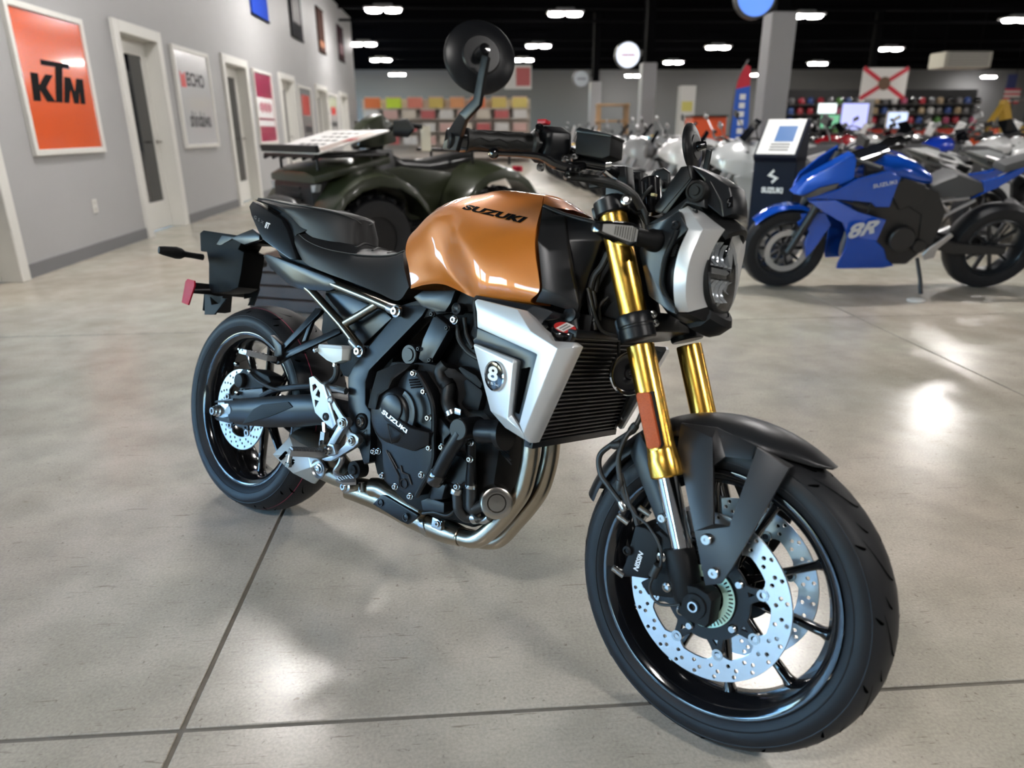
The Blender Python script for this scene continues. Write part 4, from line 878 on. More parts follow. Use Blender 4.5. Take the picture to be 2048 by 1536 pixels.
# ---------------------------------------------------------------- main frame
fr = [(1470, 95, -.108), (1560, 40, -.11), (1700, 30, -.11), (1650, 110, -.115), (1290, 480, -.125), (1265, 560, -.132), (1265, 710, -.137), (1300, 765, -.14), (1300, 960, -.142), (1290, 1110, -.142), (1255, 1125, -.142), (1215, 1000, -.142), (1165, 900, -.142), (1145, 740, -.137), (1145, 520, -.13), (1195, 430, -.125)]
hpm('frame_spar', shell(PT(zB, fr), [(0, 1, 2, 3), (0, 3, 4, 15), (4, 5, 14, 15), (5, 6, 13, 14), (6, 7, 8, 12, 13), (8, 9, 10, 11, 12)], (0, .045, 0)), SATIN, bevel=.004)
hpm('frame_spar_front', loft([[V(x, y0_, z), V(x, y0_+.035, z), V(x, y0_+.035, z+h_), V(x, y0_, z+h_)] for x, y0_, z, h_ in ((.60, -.105, .655, .05), (.75, -.105, .71, .05), (.95, -.09, .75, .07), (1.12, -.06, .78, .12))]), MATTE, bevel=.006)
q = PT(zB, [(1238, 830, -.142)])[0]
hpm('pivot_recess', lathe([(.021, .001), (.019, .004), (.017, .001), (.017, -.004), (0, -.004)], q, (0, -1, 0), 28), MATTE)
hpm('swingarm_pivot_bolt', lathe([(.0125, 0), (.0125, .005), (.010, .008), (.006, .008), (.006, .003), (0, .003)], q, (0, -1, 0), 20), STEEL)
hp('frame_cross', box((.59, 0, .42), (.09, .24, .16)), MATTE, bevel=.01)
tri = PT(zN, [(70, 930, -.143), (165, 1020, -.143), (160, 860, -.143)]); hp('frame_groove', tube(tri+[tri[0]], .0008, 5), GREY)
# ---------------------------------------------------------------- swingarm
up = [(232, 690, -.118), (300, 678, -.122), (560, 662, -.130), (760, 648, -.132), (900, 640, -.132), (1180, 700, -.125)]
dn = [(232, 815, -.118), (350, 848, -.122), (600, 872, -.130), (800, 868, -.132), (980, 848, -.132), (1180, 900, -.125)]
A_, B_ = PT(zB, up), PT(zB, dn)
rings = []
for a, b in zip(A_, B_):
    m_ = (a+b)/2
    rings.append([a+V(0, .04, 0), a+V(0, .006, .0), a.lerp(b, .1)+V(0, -.002, 0), a.lerp(b, .5)+V(0, -.006, 0), a.lerp(b, .9)+V(0, -.002, 0), b+V(0, .006, 0), b+V(0, .04, 0)])
sec1 = rings[1:]
hpm('swingarm', loft(sec1), SATIN, bevel=.0, ang=40)
hpm('swingarm_fork_end', join(
    shell(PT(zB, [(232, 700, -.118), (240, 688, -.118), (360, 672, -.124), (360, 705, -.124), (330, 700, -.122)]), [(0, 1, 2, 3, 4)], (0, .03, 0)),
    shell(PT(zB, [(232, 800, -.118), (330, 805, -.122), (360, 800, -.124), (360, 850, -.124), (250, 822, -.118)]), [(0, 1, 2, 3, 4)], (0, .03, 0))), SATIN, bevel=.003)
ins = PT(zB, [(420, 850), (500, 745), (560, 712), (735, 695), (768, 730), (700, 762), (600, 800)], -.139)
hpm('swingarm_panel', prism(ins, (0, .004, 0)), MATTE, bevel=.0015)
q = PT(zB, [(262, 755)], -.128)[0]
hpm('rear_axle_nut', lathe([(.016, 0), (.0185, .003), (.0185, .006), (.0145, .008), (.0145, .016), (.011, .018), (.011, .024), (.006, .024), (.006, .018), (0, .018)], q+V(0, .002, 0), (0, -1, 0), 6 if False else 24), STEEL)
hpm('chain_adjuster', shell(PT(zB, [(255, 715), (328, 708), (328, 798), (255, 798)], -.128), [(0, 1, 2, 3)], (0, .02, 0)), STEEL, bevel=.001)
hpm('adjuster_screw', cyl(*PT(zB, [(325, 752, -.118), (370, 748, -.118)]), .005, 10), STEEL)
hp('rear_axle', cyl((0, -.13, .315), (0, .13, .315), .0125), STEEL)
hp('chain_guard', tube(PT(zB, [(560, 660, -.11), (640, 618, -.112), (760, 598, -.112), (900, 590, -.112)]), .009, 10, 4), SATIN)
hp('swingarm_bridge', box((.42, 0, .40), (.10, .2, .09)), SATIN, bevel=.01)
hp('shock_absorber', join(cyl((.47, 0, .38), (.52, 0, .64), .022, 16), *[lathe([(.03, 0), (.036, .006), (.036, .012), (.03, .018)], V(.475, 0, .42)+V(.04, 0, .21)*(i/9), (.04, 0, .21), 16) for i in range(9)]), GREY)
# rear calliper
hp('rear_calliper_bracket', shell(PT(zB, [(370, 640, -.104), (390, 620, -.104), (560, 600, -.104), (570, 668, -.104), (440, 672, -.104)]), [(0, 1, 2, 3, 4)], (0, .012, 0)), GREY, bevel=.002)
hp('rear_calliper', join(shell(PT(zB, [(385, 520, -.112), (430, 470, -.112), (520, 480, -.112), (600, 520, -.112), (620, 560, -.112), (560, 600, -.112), (420, 610, -.112)]), [tuple(range(7))], (0, .05, 0)), lathe([(.020, 0), (.0215, .004), (.0215, .02)], PT(zB, [(395, 550)], -.128)[0], (0, 1, 0), 24)), MATTE, bevel=.003)
for p in ((390, 635, -.112), (385, 438, -.105), (475, 490, -.12)):
    hp('calliper_bolt', lathe([(.0065, -.006), (.0065, .004), (.004, .006), (0, .005)], PT(zB, [p])[0], (0, -1, .2), 12), STEEL)
hp('rear_brake_hose', tube(PT(zB, [(478, 500, -.12), (520, 545, -.125), (600, 590, -.125), (680, 612, -.12), (800, 600, -.115)]), .005, 8, 5), HOSE)
# rear brake reservoir
hp('rear_brake_reservoir', trace(zA, [(1145, 1210), (1150, 1190), (1300, 1200), (1312, 1215), (1308, 1300), (1250, 1320), (1205, 1300), (1145, 1250)], -.155, .032), TRANSL, bevel=.003)
hp('reservoir_cap', trace(zA, [(1148, 1212), (1152, 1188), (1305, 1198), (1312, 1222)], -.156, .034), M('cap_grey', (.42, .44, .45), .4), bevel=.002)
hp('reservoir_screw', lathe([(.007, -.005), (.007, .003), (.004, .005), (0, .004)], PT(zA, [(1130, 1230)], -.16)[0], (0, -1, 0), 12), STEEL)
hp('reservoir_hose', tube(PT(zA, [(1270, 1320, -.14), (1275, 1370, -.14), (1262, 1420, -.138), (1220, 1455, -.13), (1180, 1465, -.12)]), .008, 10, 5), HOSE)
hp('hose_clip', lathe([(.0095, -.004), (.0095, .004)], PT(zA, [(1270, 1330)], -.14)[0], (0, 0, 1), 14), STEEL)
hp('brake_master', tube(PT(zK, [(700, 210, -.15), (800, 225, -.15), (900, 250, -.145)]), .009, 10), STEEL)
# ---------------------------------------------------------------- rider footpeg assembly
pl = PT(zK, [(475, 95), (520, 75), (600, 150), (690, 220), (740, 320), (790, 420), (870, 545), (920, 590), (915, 650), (960, 740), (1010, 760), (1025, 820), (930, 800), (850, 660), (780, 640), (745, 690), (680, 640), (640, 600), (545, 500), (520, 400), (490, 250)], -.160)
holes = [PT(zK, h_, -.160) for h_ in ([(508, 175), (545, 158), (570, 200), (515, 262)], [(580, 222), (605, 270), (600, 330), (545, 300)], [(535, 345), (590, 365), (545, 448)], [(735, 460), (770, 470), (825, 570), (790, 610)])]
hl = hp('heel_plate', plate([[(p.x, p.z) for p in L_] for L_ in [pl[:1]+pl[1:]]+holes], lambda u, v, w_: V(u, -.16+w_, v), .006, .001), ALUM)
for h_ in ((715, 350), (660, 552)):
    hp('heel_plate_screw', lathe([(.010, -.003), (.010, .003), (.006, .005), (.004, .003), (0, .003)], PT(zK, [h_], -.163)[0], (0, -1, 0), 18), ALUM if h_[0] > 700 else GREY, parent=hl)
hp('heel_rib', shell(PT(zK, [(610, 165), (640, 180), (780, 640), (745, 685)], -.167), [(0, 1, 2, 3)], (0, .006, 0)), ALUM, parent=hl, bevel=.001)
hp('footpeg_bracket', join(
    shell(PT(zK, [(840, 570), (890, 560), (918, 610), (910, 660), (860, 710), (760, 880), (690, 930), (640, 950), (700, 830), (790, 670)], -.178), [tuple(range(10))], (0, .016, 0)),
    shell(PT(zK, [(950, 770), (1005, 760), (1045, 800), (1040, 860), (985, 920), (720, 1080), (640, 1075), (600, 1050), (760, 1000), (880, 880), (920, 810)], -.178), [tuple(range(11))], (0, .016, 0)),
    shell(PT(zK, [(640, 930), (700, 870), (745, 880), (775, 1000), (690, 1020), (630, 985)], -.186), [tuple(range(6))], (0, .024, 0))), ALUM, bevel=.003)
for p in ((858, 628), (965, 835)):
    hp('bracket_bolt', lathe([(.0125, -.004), (.0125, .001), (.011, .003), (.0075, .003), (.0075, .007), (.004, .007), (.004, .003), (0, .003)], PT(zK, [p], -.179)[0], (0, -1, 0), 20), STEEL)
hp('peg_pivot_bolt', lathe([(.0115, -.008), (.0115, .004), (.009, .006), (.005, .006), (.005, .002), (0, .002)], PT(zK, [(680, 950)], -.19)[0], (0, -1, 0), 20), STEEL)
p0, p1 = PT(zK, [(640, 985, -.195), (225, 965, -.275)])
dv = (p1-p0).normalized(); sd = V(0, 0, 1).cross(dv).normalized()
hp('footpeg', loft([[p0.lerp(p1, t)+sd*a*k_+V(0, 0, b) for a, b in ((-.013, .006), (.013, .006), (.011, -.009), (-.011, -.009))] for t, k_ in ((0, .7), (.15, 1), (.9, 1.05), (1, .75))]), ALUM, bevel=.002)
hp('peg_serration', join(*[box(p0.lerp(p1, .12+.8*i/11)+sd*x+V(0, 0, .008), (.005, .005, .006)) for i in range(12) for x in (-.008, 0, .008)]), ALUM, kind='stuff')
hp('peg_feeler', join(cyl(p1.lerp(p0, .06)+V(0, 0, -.004), p1.lerp(p0, .06)+V(0, -.004, -.034), .0055, 12), lathe([(.009, 0), (.009, .009)], p1.lerp(p0, .06)+V(0, -.0045, -.036), (0, .1, 1), 6)), STEEL)
hp('brake_pedal', tube(PT(zK, [(800, 1000, -.165), (850, 1040, -.168), (830, 1110, -.170), (780, 1190, -.175), (800, 1250, -.18), (880, 1275, -.185)]), .0085, 10, 5, flat=.7), ALUM)
tp = PT(zK, [(775, 1290, -.20), (960, 1245, -.185), (1010, 1270, -.185), (1010, 1325, -.20), (850, 1330, -.215)])
hp('pedal_toe', prism(tp, (0, .004, -.008)), ALUM, bevel=.0015)
hp('toe_studs', join(*[box(P(*zK((810+30*i+14*j, 1282-7*i+14*j))[:2], -.203+.003*i)+V(0, 0, .001), (.006, .006, .003)) for i in range(6) for j in range(3)]), ALUM, kind='stuff')
q = PT(zK, [(885, 1375)], -.15)[0]; hp('pedal_stop_bolt', lathe([(.0175, -.03), (.0175, 0), (.012, .002), (.012, .006), (.008, .009), (.004, .009), (.004, .005), (0, .005)], q, (0, -1, 0), 20), STEEL)
q = PT(zK, [(990, 1180)], -.14)[0]; hp('engine_mount_lug', lathe([(.022, -.03), (.022, 0), (.013, .0), (.012, .006), (.006, .006), (0, .003)], q, (0, -1, 0), 20), MATTE)
hp('brake_rod', join(tube(PT(zK, [(640, 620, -.15), (650, 760, -.155)]), .006, 10), box(PT(zK, [(640, 800)], -.157)[0], (.016, .014, .03)), tube(PT(zK, [(620, 850, -.16), (620, 900, -.165)]), .009, 10)), STEEL)
# ---------------------------------------------------------------- engine
def ez(pts, Y, th): return prism(PT(zN, pts, Y), (0, th, 0))
hp('crankcase', loft([[V(x, -w_, z0), V(x, w_, z0), V(x, w_, z1), V(x, -w_, z1)] for x, w_, z0, z1 in ((.58, .10, .34, .52), (.64, .13, .30, .58), (.76, .14, .262, .60), (.83, .125, .25, .60), (.87, .095, .25, .58), (.96, .085, .27, .52))]), MATTE, bevel=.012)
hp('oil_sump', loft([[V(x, -w_, z0), V(x, w_, z0), V(x, w_*1.2, z1), V(x, -w_*1.2, z1)] for x, w_, z0, z1 in ((.66, .05, .235, .27), (.80, .06, .228, .27), (.90, .055, .235, .27))]), MATTE, bevel=.008)
hp('cylinder_block', loft([[V(x, -w_, z), V(x, w_, z), V(x2, w_, z2), V(x2, -w_, z2)] for x, z, x2, z2, w_ in ((.80, .57, .97, .48, .095), (.83, .66, 1.01, .57, .095), (.86, .74, 1.05, .68, .10))]), MATTE, bevel=.01)
cc = hp('clutch_cover', ez([(205, 690), (240, 560), (330, 430), (430, 340), (540, 290), (650, 300), (740, 470), (800, 660), (800, 930), (790, 1190), (640, 1500), (590, 1510), (430, 1425), (320, 1345), (300, 1000), (235, 890)], -.168, .04), SATIN, bevel=.004)
q = PT(zN, [(435, 720)], -.168)[0]
dome = lathe([(.0655, -.002), (.0645, .012), (.060, .020), (.052, .024), (.0, .025)], q, (0, -1, 0), 48); hp('cover_dome', dome, SATIN, parent=cc, ang=35)
q = PT(zN, [(395, 655)], -.196)[0]; hp('cover_disc', lathe([(.032, -.004), (.032, .0005), (.030, .0015), (.0, .0015)], q, (0, -1, 0), 40), DKBLUE, parent=cc)
arc = [PT(zN, [(430+205*cos(a)*.93, 700-205*sin(a)*1.2)], -.195)[0] for a in [radians(-30+10*i) for i in range(10)]]
arc2 = [PT(zN, [(430+150*cos(a)*.93, 700-150*sin(a)*1.3)], -.195)[0] for a in [radians(-30+10*i) for i in range(10)]]
hp('cover_arc', shell(*grid([arc2, arc]), (0, .006, 0)), DKBLUE, parent=cc, bevel=.0008)
skirt = [(215, 700, -.190), (300, 640, -.196), (580, 840, -.198), (760, 890, -.186), (755, 1010, -.176), (600, 1070, -.178), (420, 1010, -.182), (280, 900, -.184)]
sk = shell(PT(zN, skirt), [tuple(range(8))], (0, .02, 0)); hp('cover_skirt', sk, SATIN, parent=cc, bevel=.003)
on_photo('SUZUKI', zN, [(300, 700), (545, 903), (552, 862), (318, 662)], -.2005, M('lettering_silver', (.75, .76, .78), .35, .4), 'lettering', cc, offset=.035, shear=.1)
tri = PT(zN, [(360, 805), (400, 995), (515, 905)], -.196); hp('cover_emblem', tube(tri+[tri[0], tri[1]], .0013, 6), GREY, parent=cc)
for pts in ([(370, 1080), (455, 1235)], [(345, 1060), (470, 1310), (470, 1400)], [(485, 1205), (500, 1270), (560, 1300), (590, 1390)]):
    hp('cover_rib', tube(PT(zN, pts, -.170), .0016, 6), GREY, parent=cc)
q = PT(zN, [(520, 1380)], -.168)[0]; hp('timing_plug', lathe([(.012, -.002), (.012, .003), (.009, .003), (.008, -.001), (0, -.001)], q, (0, -1, 0), 20), GLOSSB, parent=cc)
hp('clutch_guard', shell(PT(zN, [(165, 655, -.185), (190, 530, -.185), (255, 300, -.178), (440, 225, -.17), (590, 232, -.165), (530, 290, -.175), (410, 380, -.19), (365, 470, -.196), (275, 535, -.2), (240, 672, -.2)]), [(0, 1, 2, 7, 8, 9), (2, 3, 4, 5, 6, 7)], (0, .03, 0)), MATTE, bevel=.005)
for i in range(4): hp('cover_grille', tube(PT(zN, [(570+6*i, 385+24*i), (660+10*i, 375+24*i)], -.170), .0022, 6), GLOSSB, parent=cc)
hp('cover_flange', tube(PT(zN, [(660, 330, -.167), (745, 480, -.167), (800, 660, -.167), (802, 930, -.167), (792, 1190, -.167), (640, 1500, -.167)]), .006, 8, 4), SATIN, parent=cc)
def capbolt(p, r=.0062): return lathe([(r*1.25, -.004), (r*1.25, .001), (r, .0015), (r, .006), (r*.8, .007), (r*.5, .007), (r*.5, .003), (0, .003)], p, (0, -1, 0), 14)
for p in ((615, 320, -.168), (715, 495, -.168), (755, 748, -.175), (825, 720, -.150), (765, 1035, -.168), (885, 1028, -.165), (690, 1295, -.168), (437, 1408, -.168), (315, 1303, -.166), (580, 1500, -.168), (1155, 1145, -.15), (1030, 1405, -.15), (1160, 985, -.15), (230, 1070, -.15), (275, 1068, -.15)):
    hp('engine_bolt', capbolt(PT(zN, [p])[0]), STEEL)
q = PT(zN, [(572, 140)], -.135)[0]; hp('engine_plug', lathe([(.024, -.03), (.024, .0), (.022, .003), (.0155, .003), (.0145, .006), (.0, .006)], q, (0, -1, 0), 28), SATIN)
hp('throttle_cover', shell(PT(zC, [(470, 190, -.13), (560, 262, -.13), (455, 450, -.135), (420, 472, -.135), (380, 440, -.135), (405, 330, -.132)]), [tuple(range(6))], (0, .03, 0)), DKBLUE, bevel=.004)
for p in ((463, 192), (547, 268), (452, 447), (388, 385)): hp('cover_screw', capbolt(PT(zC, [p], -.133)[0], .005), SATIN)
hp('injector_cover', shell(PT(zC, [(350, 95, -.115), (400, 60, -.115), (590, 55, -.12), (560, 130, -.122), (530, 180, -.12), (480, 180, -.12), (400, 150, -.115)]), [tuple(range(7))], (0, .03, 0)), DKBLUE, bevel=.005)
hp('mount_boss', lathe([(.013, -.02), (.013, .0), (.008, .002), (.004, 0), (0, 0)], PT(zC, [(592, 160)], -.128)[0], (0, -1, 0), 18), SATIN)
hp('mount_bolt', capbolt(PT(zC, [(583, 222)], -.135)[0], .008), STEEL)
# water pump, its pipe and hoses
wp = PT(zN, [(1032, 860)], -.19)[0]
hp('water_pump', join(lathe([(.0235, -.07), (.0235, -.002), (.0215, .0), (.0, .0)], wp, (0, -1, 0), 32), cyl(wp+V(.03, .04, .0), wp+V(.09, .04, .012), .026, 20), lathe([(.036, 0), (.036, .012)], wp+V(.085, .04, .01), (1, 0, .2), 24)), SATIN, ang=35)
hp('water_pipe', tube([wp+V(0, .015, -.008)]+PT(zN, [(940, 1100, -.176), (845, 1290, -.17)]), .0165, 16), SATIN)
hp('pipe_union', lathe([(.0175, -.012), (.0195, -.006), (.0195, .014), (.017, .02)], PT(zN, [(825, 1330)], -.168)[0], (.4, 0, .9), 20), GLOSSB)
hp('pump_flange', shell(PT(zN, [(820, 720, -.15), (870, 760, -.152), (960, 860, -.155), (960, 900, -.155), (900, 960, -.155), (900, 1030, -.155), (860, 1020, -.155), (870, 930, -.155), (820, 800, -.152)]), [tuple(range(9))], (0, .02, 0)), SATIN, bevel=.003)
hp('sump_extension', ez([(790, 1350), (920, 1380), (880, 1536), (760, 1536)], -.15, .05), SATIN, bevel=.004)
hp('sump_foot', shell(PT(zU, [(620, 520, -.14), (700, 490, -.14), (860, 540, -.14), (855, 650, -.14), (640, 620, -.14)]), [tuple(range(5))], (0, .06, 0)), SATIN, bevel=.003)
hp('coolant_hose', tube(PT(zN, [(920, 240, -.12), (870, 300, -.125), (890, 390, -.128), (950, 450, -.13), (935, 560, -.135), (950, 640, -.14), (1000, 720, -.145)]), .0155, 14, 5), HOSE)
hp('hose_clamp', lathe([(.0175, -.005), (.0175, .005)], PT(zN, [(985, 700)], -.144)[0], (.6, 0, -.8), 20), STEEL)
hp('hose_clamp', lathe([(.017, -.006), (.017, .006)], PT(zN, [(940, 430)], -.13)[0], (.7, 0, -.6), 20), MATTE)
hp('thermostat_housing', join(ez([(1080, 400), (1120, 370), (1260, 480), (1270, 520), (1230, 680), (1100, 660), (1060, 610), (1110, 520)], -.115, .06), ez([(1030, 270), (1060, 250), (1210, 340), (1270, 420), (1250, 470), (1100, 360)], -.12, .05)), MATTE, bevel=.006)
hp('hose_clamp', box(PT(zN, [(1045, 685)], -.15)[0], (.018, .01, .014)), STEEL, bevel=.002)
hp('coolant_hose', tube(PT(zU, [(990, 400, -.135), (1000, 520, -.135), (1010, 610, -.132), (1080, 690, -.12), (1170, 690, -.11)]), .0115, 14, 5), HOSE)
hp('coolant_hose', tube(PT(zU, [(1135, 360, -.12), (1135, 480, -.12), (1140, 600, -.12), (1200, 590, -.115), (1260, 560, -.11)]), .0125, 14, 5), HOSE)
for p, d in (((990, 420, -.135), (0, 0, 1)), ((1135, 360, -.12), (0, 0, 1)), ((1180, 690, -.112), (.8, 0, .4))):
    hp('hose_clamp', lathe([(.014, -.006), (.0145, -.004), (.0145, .004), (.014, .006)], PT(zU, [p])[0], d, 20), STEEL)
hp('coolant_pipe', tube(PT(zN, [(1160, 1000, -.14), (1165, 1200, -.13), (1160, 1380, -.122)]), [.012, .010, .013], 14), SATIN)
hp('pump_cover', join(lathe([(.042, -.02), (.042, 0), (.034, .004), (.032, 0), (0, 0)], PT(zN, [(1020, 1250)], -.135)[0], (.2, -1, 0), 32)), SATIN)
oc = PT(zU, [(1400, 545)], -.115)[0]
hp('oil_filter', join(lathe([(.036, -.06), (.036, -.004), (.034, .0), (.030, .002), (.021, .002), (.019, -.002), (.018, .001), (.0, .002)], oc, (.62, -.72, .15), 40)), M('filter_steel', (.42, .40, .37), .25, 1), ang=35)
hp('oil_pipe', tube(PT(zU, [(1190, 690, -.10), (1260, 720, -.10), (1320, 690, -.1)]), .009, 12, 4), STEEL)
hose(zU, [(640, 650, -.13), (760, 640, -.13), (900, 670, -.13), (1000, 590, -.12)], .0035, st=False, name='sensor_cable')
hose(zC, [(600, 250, -.11), (610, 330, -.11), (660, 400, -.12), (720, 440, -.13)], .006, st=False, name='wiring_loom')
hose(zC, [(640, 210, -.1), (650, 300, -.1), (690, 380, -.11)], .005, st=False, name='wiring_loom')
for i in range(7): hp('cylinder_fin', tube(PT(zC, [(800+8*i, 860+18*i, -.09), (880+4*i, 900+22*i, -.09)]), .0025, 6), MATTE)
# ---------------------------------------------------------------- exhaust
hd1 = PT(zU, [(1760, -150, -.075), (1745, 60, -.072), (1715, 230, -.068), (1660, 420, -.064), (1540, 600, -.06), (1400, 760, -.058), (1250, 890, -.058), (1150, 915, -.058), (1020, 885, -.06)])
hd2 = PT(zU, [(1965, -180, .0), (1945, 60, .0), (1900, 260, .002), (1840, 420, .004), (1730, 580, .006), (1600, 730, .008), (1440, 900, .008), (1300, 930, .005), (1060, 880, -.01)])
hp('exhaust_header', tube(hd1, .0205, 20, 6), BRONZE, ang=60)
hp('exhaust_header', tube(hd2, .0205, 20, 6), BRONZE, ang=60)
hp('header_weld', lathe([(.0225, -.003), (.0235, 0), (.0225, .003)], PT(zU, [(1030, 885)], -.06)[0], (1, 0, .12), 24), BRONZE)
hp('exhaust_collector', tube(PT(zU, [(1040, 885, -.055), (900, 830, -.05), (760, 760, -.045), (560, 660, -.04), (300, 520, -.05), (60, 430, -.07), (-120, 380, -.09)]), [.023, .030, .034, .036, .036, .034, .03], 20, 4), BRONZE, ang=60)
hp('exhaust_pipe', tube(PT(zU, [(640, 640, -.085), (480, 540, -.085), (330, 455, -.085), (200, 390, -.085), (120, 380, -.09)]), [.018, .024, .026, .025, .024], 18, 3), BRONZE, ang=60)
hp('heat_shield', shell(PT(zU, [(125, 555, -.118), (215, 462, -.118), (250, 465, -.118), (590, 665, -.112), (585, 690, -.112), (490, 765, -.112), (430, 740, -.112)]), [tuple(range(7))], (0, .012, 0)), SATIN, bevel=.003)
for p in ((208, 540), (465, 690)): hp('shield_screw', lathe([(.0095, -.001), (.0095, .0015), (.007, .0015), (.006, .0), (.003, .001), (0, .001)], PT(zU, [p], -.1185)[0], (0, -1, 0), 20), SATIN)
hp('exhaust_clamp', join(lathe([(.036, -.008), (.036, .008)], PT(zU, [(720, 740)], -.046)[0], (1, 0, .45), 24), box(PT(zU, [(800, 755)], -.09)[0], (.03, .012, .024))), STEEL, bevel=.001)
hp('clamp_bolt', capbolt(PT(zU, [(800, 755)], -.098)[0], .007), STEEL)
hp('sensor_boss', cyl(*PT(zK, [(1080, 1330, -.10), (1080, 1440, -.10)]), .008, 12), STEEL)
# silencer with its pressed silver shroud
hp('silencer_body', tube(PT(zK, [(330, 860, -.085), (480, 950, -.08), (640, 1050, -.08), (800, 1180, -.085), (960, 1290, -.09)]), [.045, .055, .055, .042, .03], 24, 4), M('brushed_muffler', (.46, .43, .36), .3, 1), ang=50)
mv = [(30, 1000, -.150), (230, 790, -.128), (300, 732, -.095), (345, 735, -.085), (600, 880, -.085), (240, 820, -.132), (560, 1000, -.135), (300, 1010, -.165), (460, 1030, -.160), (590, 1050, -.155), (670, 1170, -.15), (520, 1345, -.115), (490, 1335, -.115), (270, 1220, -.142), (600, 1080, -.158), (480, 1150, -.166)]
mfc = [(0, 1, 5, 7), (1, 2, 5), (2, 3, 4, 6, 5), (5, 6, 8, 7), (6, 4, 9, 8), (7, 8, 15, 13, 0), (8, 9, 14, 15), (14, 10, 11, 15), (9, 10, 14), (15, 11, 12, 13)]
ms = shell(PT(zK, mv), mfc, (0, .006, 0)); hp('silencer_shroud', ms, M('pressed_aluminium', (.55, .55, .52), .4, .7), bevel=.0015, ang=20)
q = PT(zK, [(578, 1165)], -.158)[0]
hp('shroud_dish', lathe([(.025, -.001), (.0265, .004), (.024, .0055), (.020, .002), (.019, -.002), (0, -.002)], q, (0, -1, -.1), 32), ALUM)
hp('shroud_bolt', lathe([(.0135, -.002), (.0135, .002), (.009, .003), (.009, .007), (.004, .008), (0, .006)], q, (0, -1, -.1), 20), STEEL)
for L_ in ([(105, 1040), (180, 960), (205, 985), (130, 1068)], [(200, 1110), (270, 1050), (320, 1075), (235, 1140)]):
    hp('shroud_slot', prism([p+V(0, -.0015, 0) for p in PT(zK, L_, -.157)], (0, .004, 0)), GROOVE)
# ---------------------------------------------------------------- radiator and shrouds
RX = lambda z: 1.105+.055*(z-.50)/.22
hp('radiator_core', prism([V(RX(.50)-.02, -.172, .50), V(RX(.50)-.02, .172, .50), V(RX(.725)-.02, .172, .725), V(RX(.725)-.02, -.172, .725)], (-.03, 0, .008)), M('radiator_black', (.006, .006, .006), .5), bevel=.002)
fin = []
NF = 24
for i in range(NF):
    z = .508+(.21)*i/(NF-1); fin.append(mesh(box((0, 0, 0), (.012, .335, .0028)), 'radiator_fin', 0)) if i == 0 else None
    o = link('radiator_fin', fin[0], BIKE); o.location = (RX(z)-.014, 0, z)
fin[0].materials.append(M('fin_black', (.02, .02, .021), .4))
hp('radiator_frame', join(*[bar(V(RX(z)-.012, -.175, z), V(RX(z)-.012, .175, z), .02, .014) for z in (.497, .728)], *[bar(V(RX(.497)-.014, s*.172, .497), V(RX(.728)-.014, s*.172, .728), .014, .014, (0, 1, 0)) for s in (-1, 1)]), SATIN, bevel=.002)
sil = [(135, 150, -.188), (160, 130, -.188), (530, 222, -.205), (655, 428, -.222), (905, 592, -.232), (590, 1385, -.212), (550, 1292, -.212), (716, 648, -.226), (690, 632, -.225), (160, 395, -.192), (260, 312, -.200), (620, 240, -.192), (757, 402, -.205), (815, 445, -.205), (850, 522, -.208), (1060, 535, -.208), (1050, 585, -.214), (1116, 572, -.198), (705, 1470, -.185), (650, 1472, -.192), (600, 1440, -.198), (640, 1432, -.2), (155, 250, -.19)]
sf = [(0, 1, 2, 3, 10, 22), (22, 10, 3, 4, 8, 9), (4, 5, 6, 7, 8), (2, 11, 12, 3), (3, 12, 13, 14, 4), (14, 15, 16, 4), (4, 16, 21, 5), (16, 15, 17), (16, 17, 18, 19, 21), (5, 21, 19, 20)]
hpm('radiator_shroud', shell(PT(zR, sil), sf, (0, .014, 0)), SILVER, bevel=.0022)
lp = [(125, 565, -.188), (490, 732, -.216), (440, 1252, -.206), (282, 1172, -.190), (132, 545, -.186), (500, 690, -.212), (537, 706, -.208), (482, 1212, -.202), (590, 1385, -.211), (600, 1440, -.197), (420, 1330, -.184)]
lf_ = [(0, 1, 2, 3), (0, 4, 5, 1), (1, 5, 6), (1, 6, 7, 2), (2, 7, 8), (3, 2, 8, 9, 10)]
SHL = shell(PT(zR, lp), lf_, (0, .014, 0)); hpm('shroud_panel', SHL, SILVER, bevel=.002)
hpm('shroud_channel', shell(PT(zR, [(118, 510, -.180), (150, 490, -.18), (700, 625, -.205), (722, 660, -.208), (552, 1290, -.200), (475, 1212, -.195), (540, 700, -.195), (130, 545, -.178), (160, 400, -.182)]), [(0, 1, 2, 6, 7), (2, 3, 4, 5, 6), (1, 8, 2)], (0, .012, 0)), DKBLUE, bevel=.002)
hpm('shroud_vent', shell(PT(zR, [(570, 780, -.204), (640, 765, -.207), (540, 1200, -.202), (512, 1180, -.2)]), [(0, 1, 2, 3)], (0, .004, 0)), GROOVE)
hpm('shroud_vent', shell(PT(zR, [(280, 540, -.184), (330, 520, -.186), (520, 590, -.195), (510, 635, -.195), (470, 620, -.193)]), [(0, 1, 2, 3, 4)], (0, .004, 0)), GROOVE)
hpm('shroud_bezel', shell(PT(zR, [(110, 130, -.178), (150, 95, -.176), (690, 190, -.182), (870, 250, -.178), (940, 270, -.16), (930, 310, -.16), (780, 330, -.18), (740, 400, -.19), (620, 235, -.188), (530, 215, -.19), (160, 125, -.184), (130, 150, -.184), (155, 405, -.186), (130, 400, -.182)]), [(0, 1, 10, 11), (1, 2, 8, 9, 10), (2, 3, 6, 7, 8), (3, 4, 5, 6), (0, 11, 12, 13)], (0, .02, 0)), DKBLUE, bevel=.002)
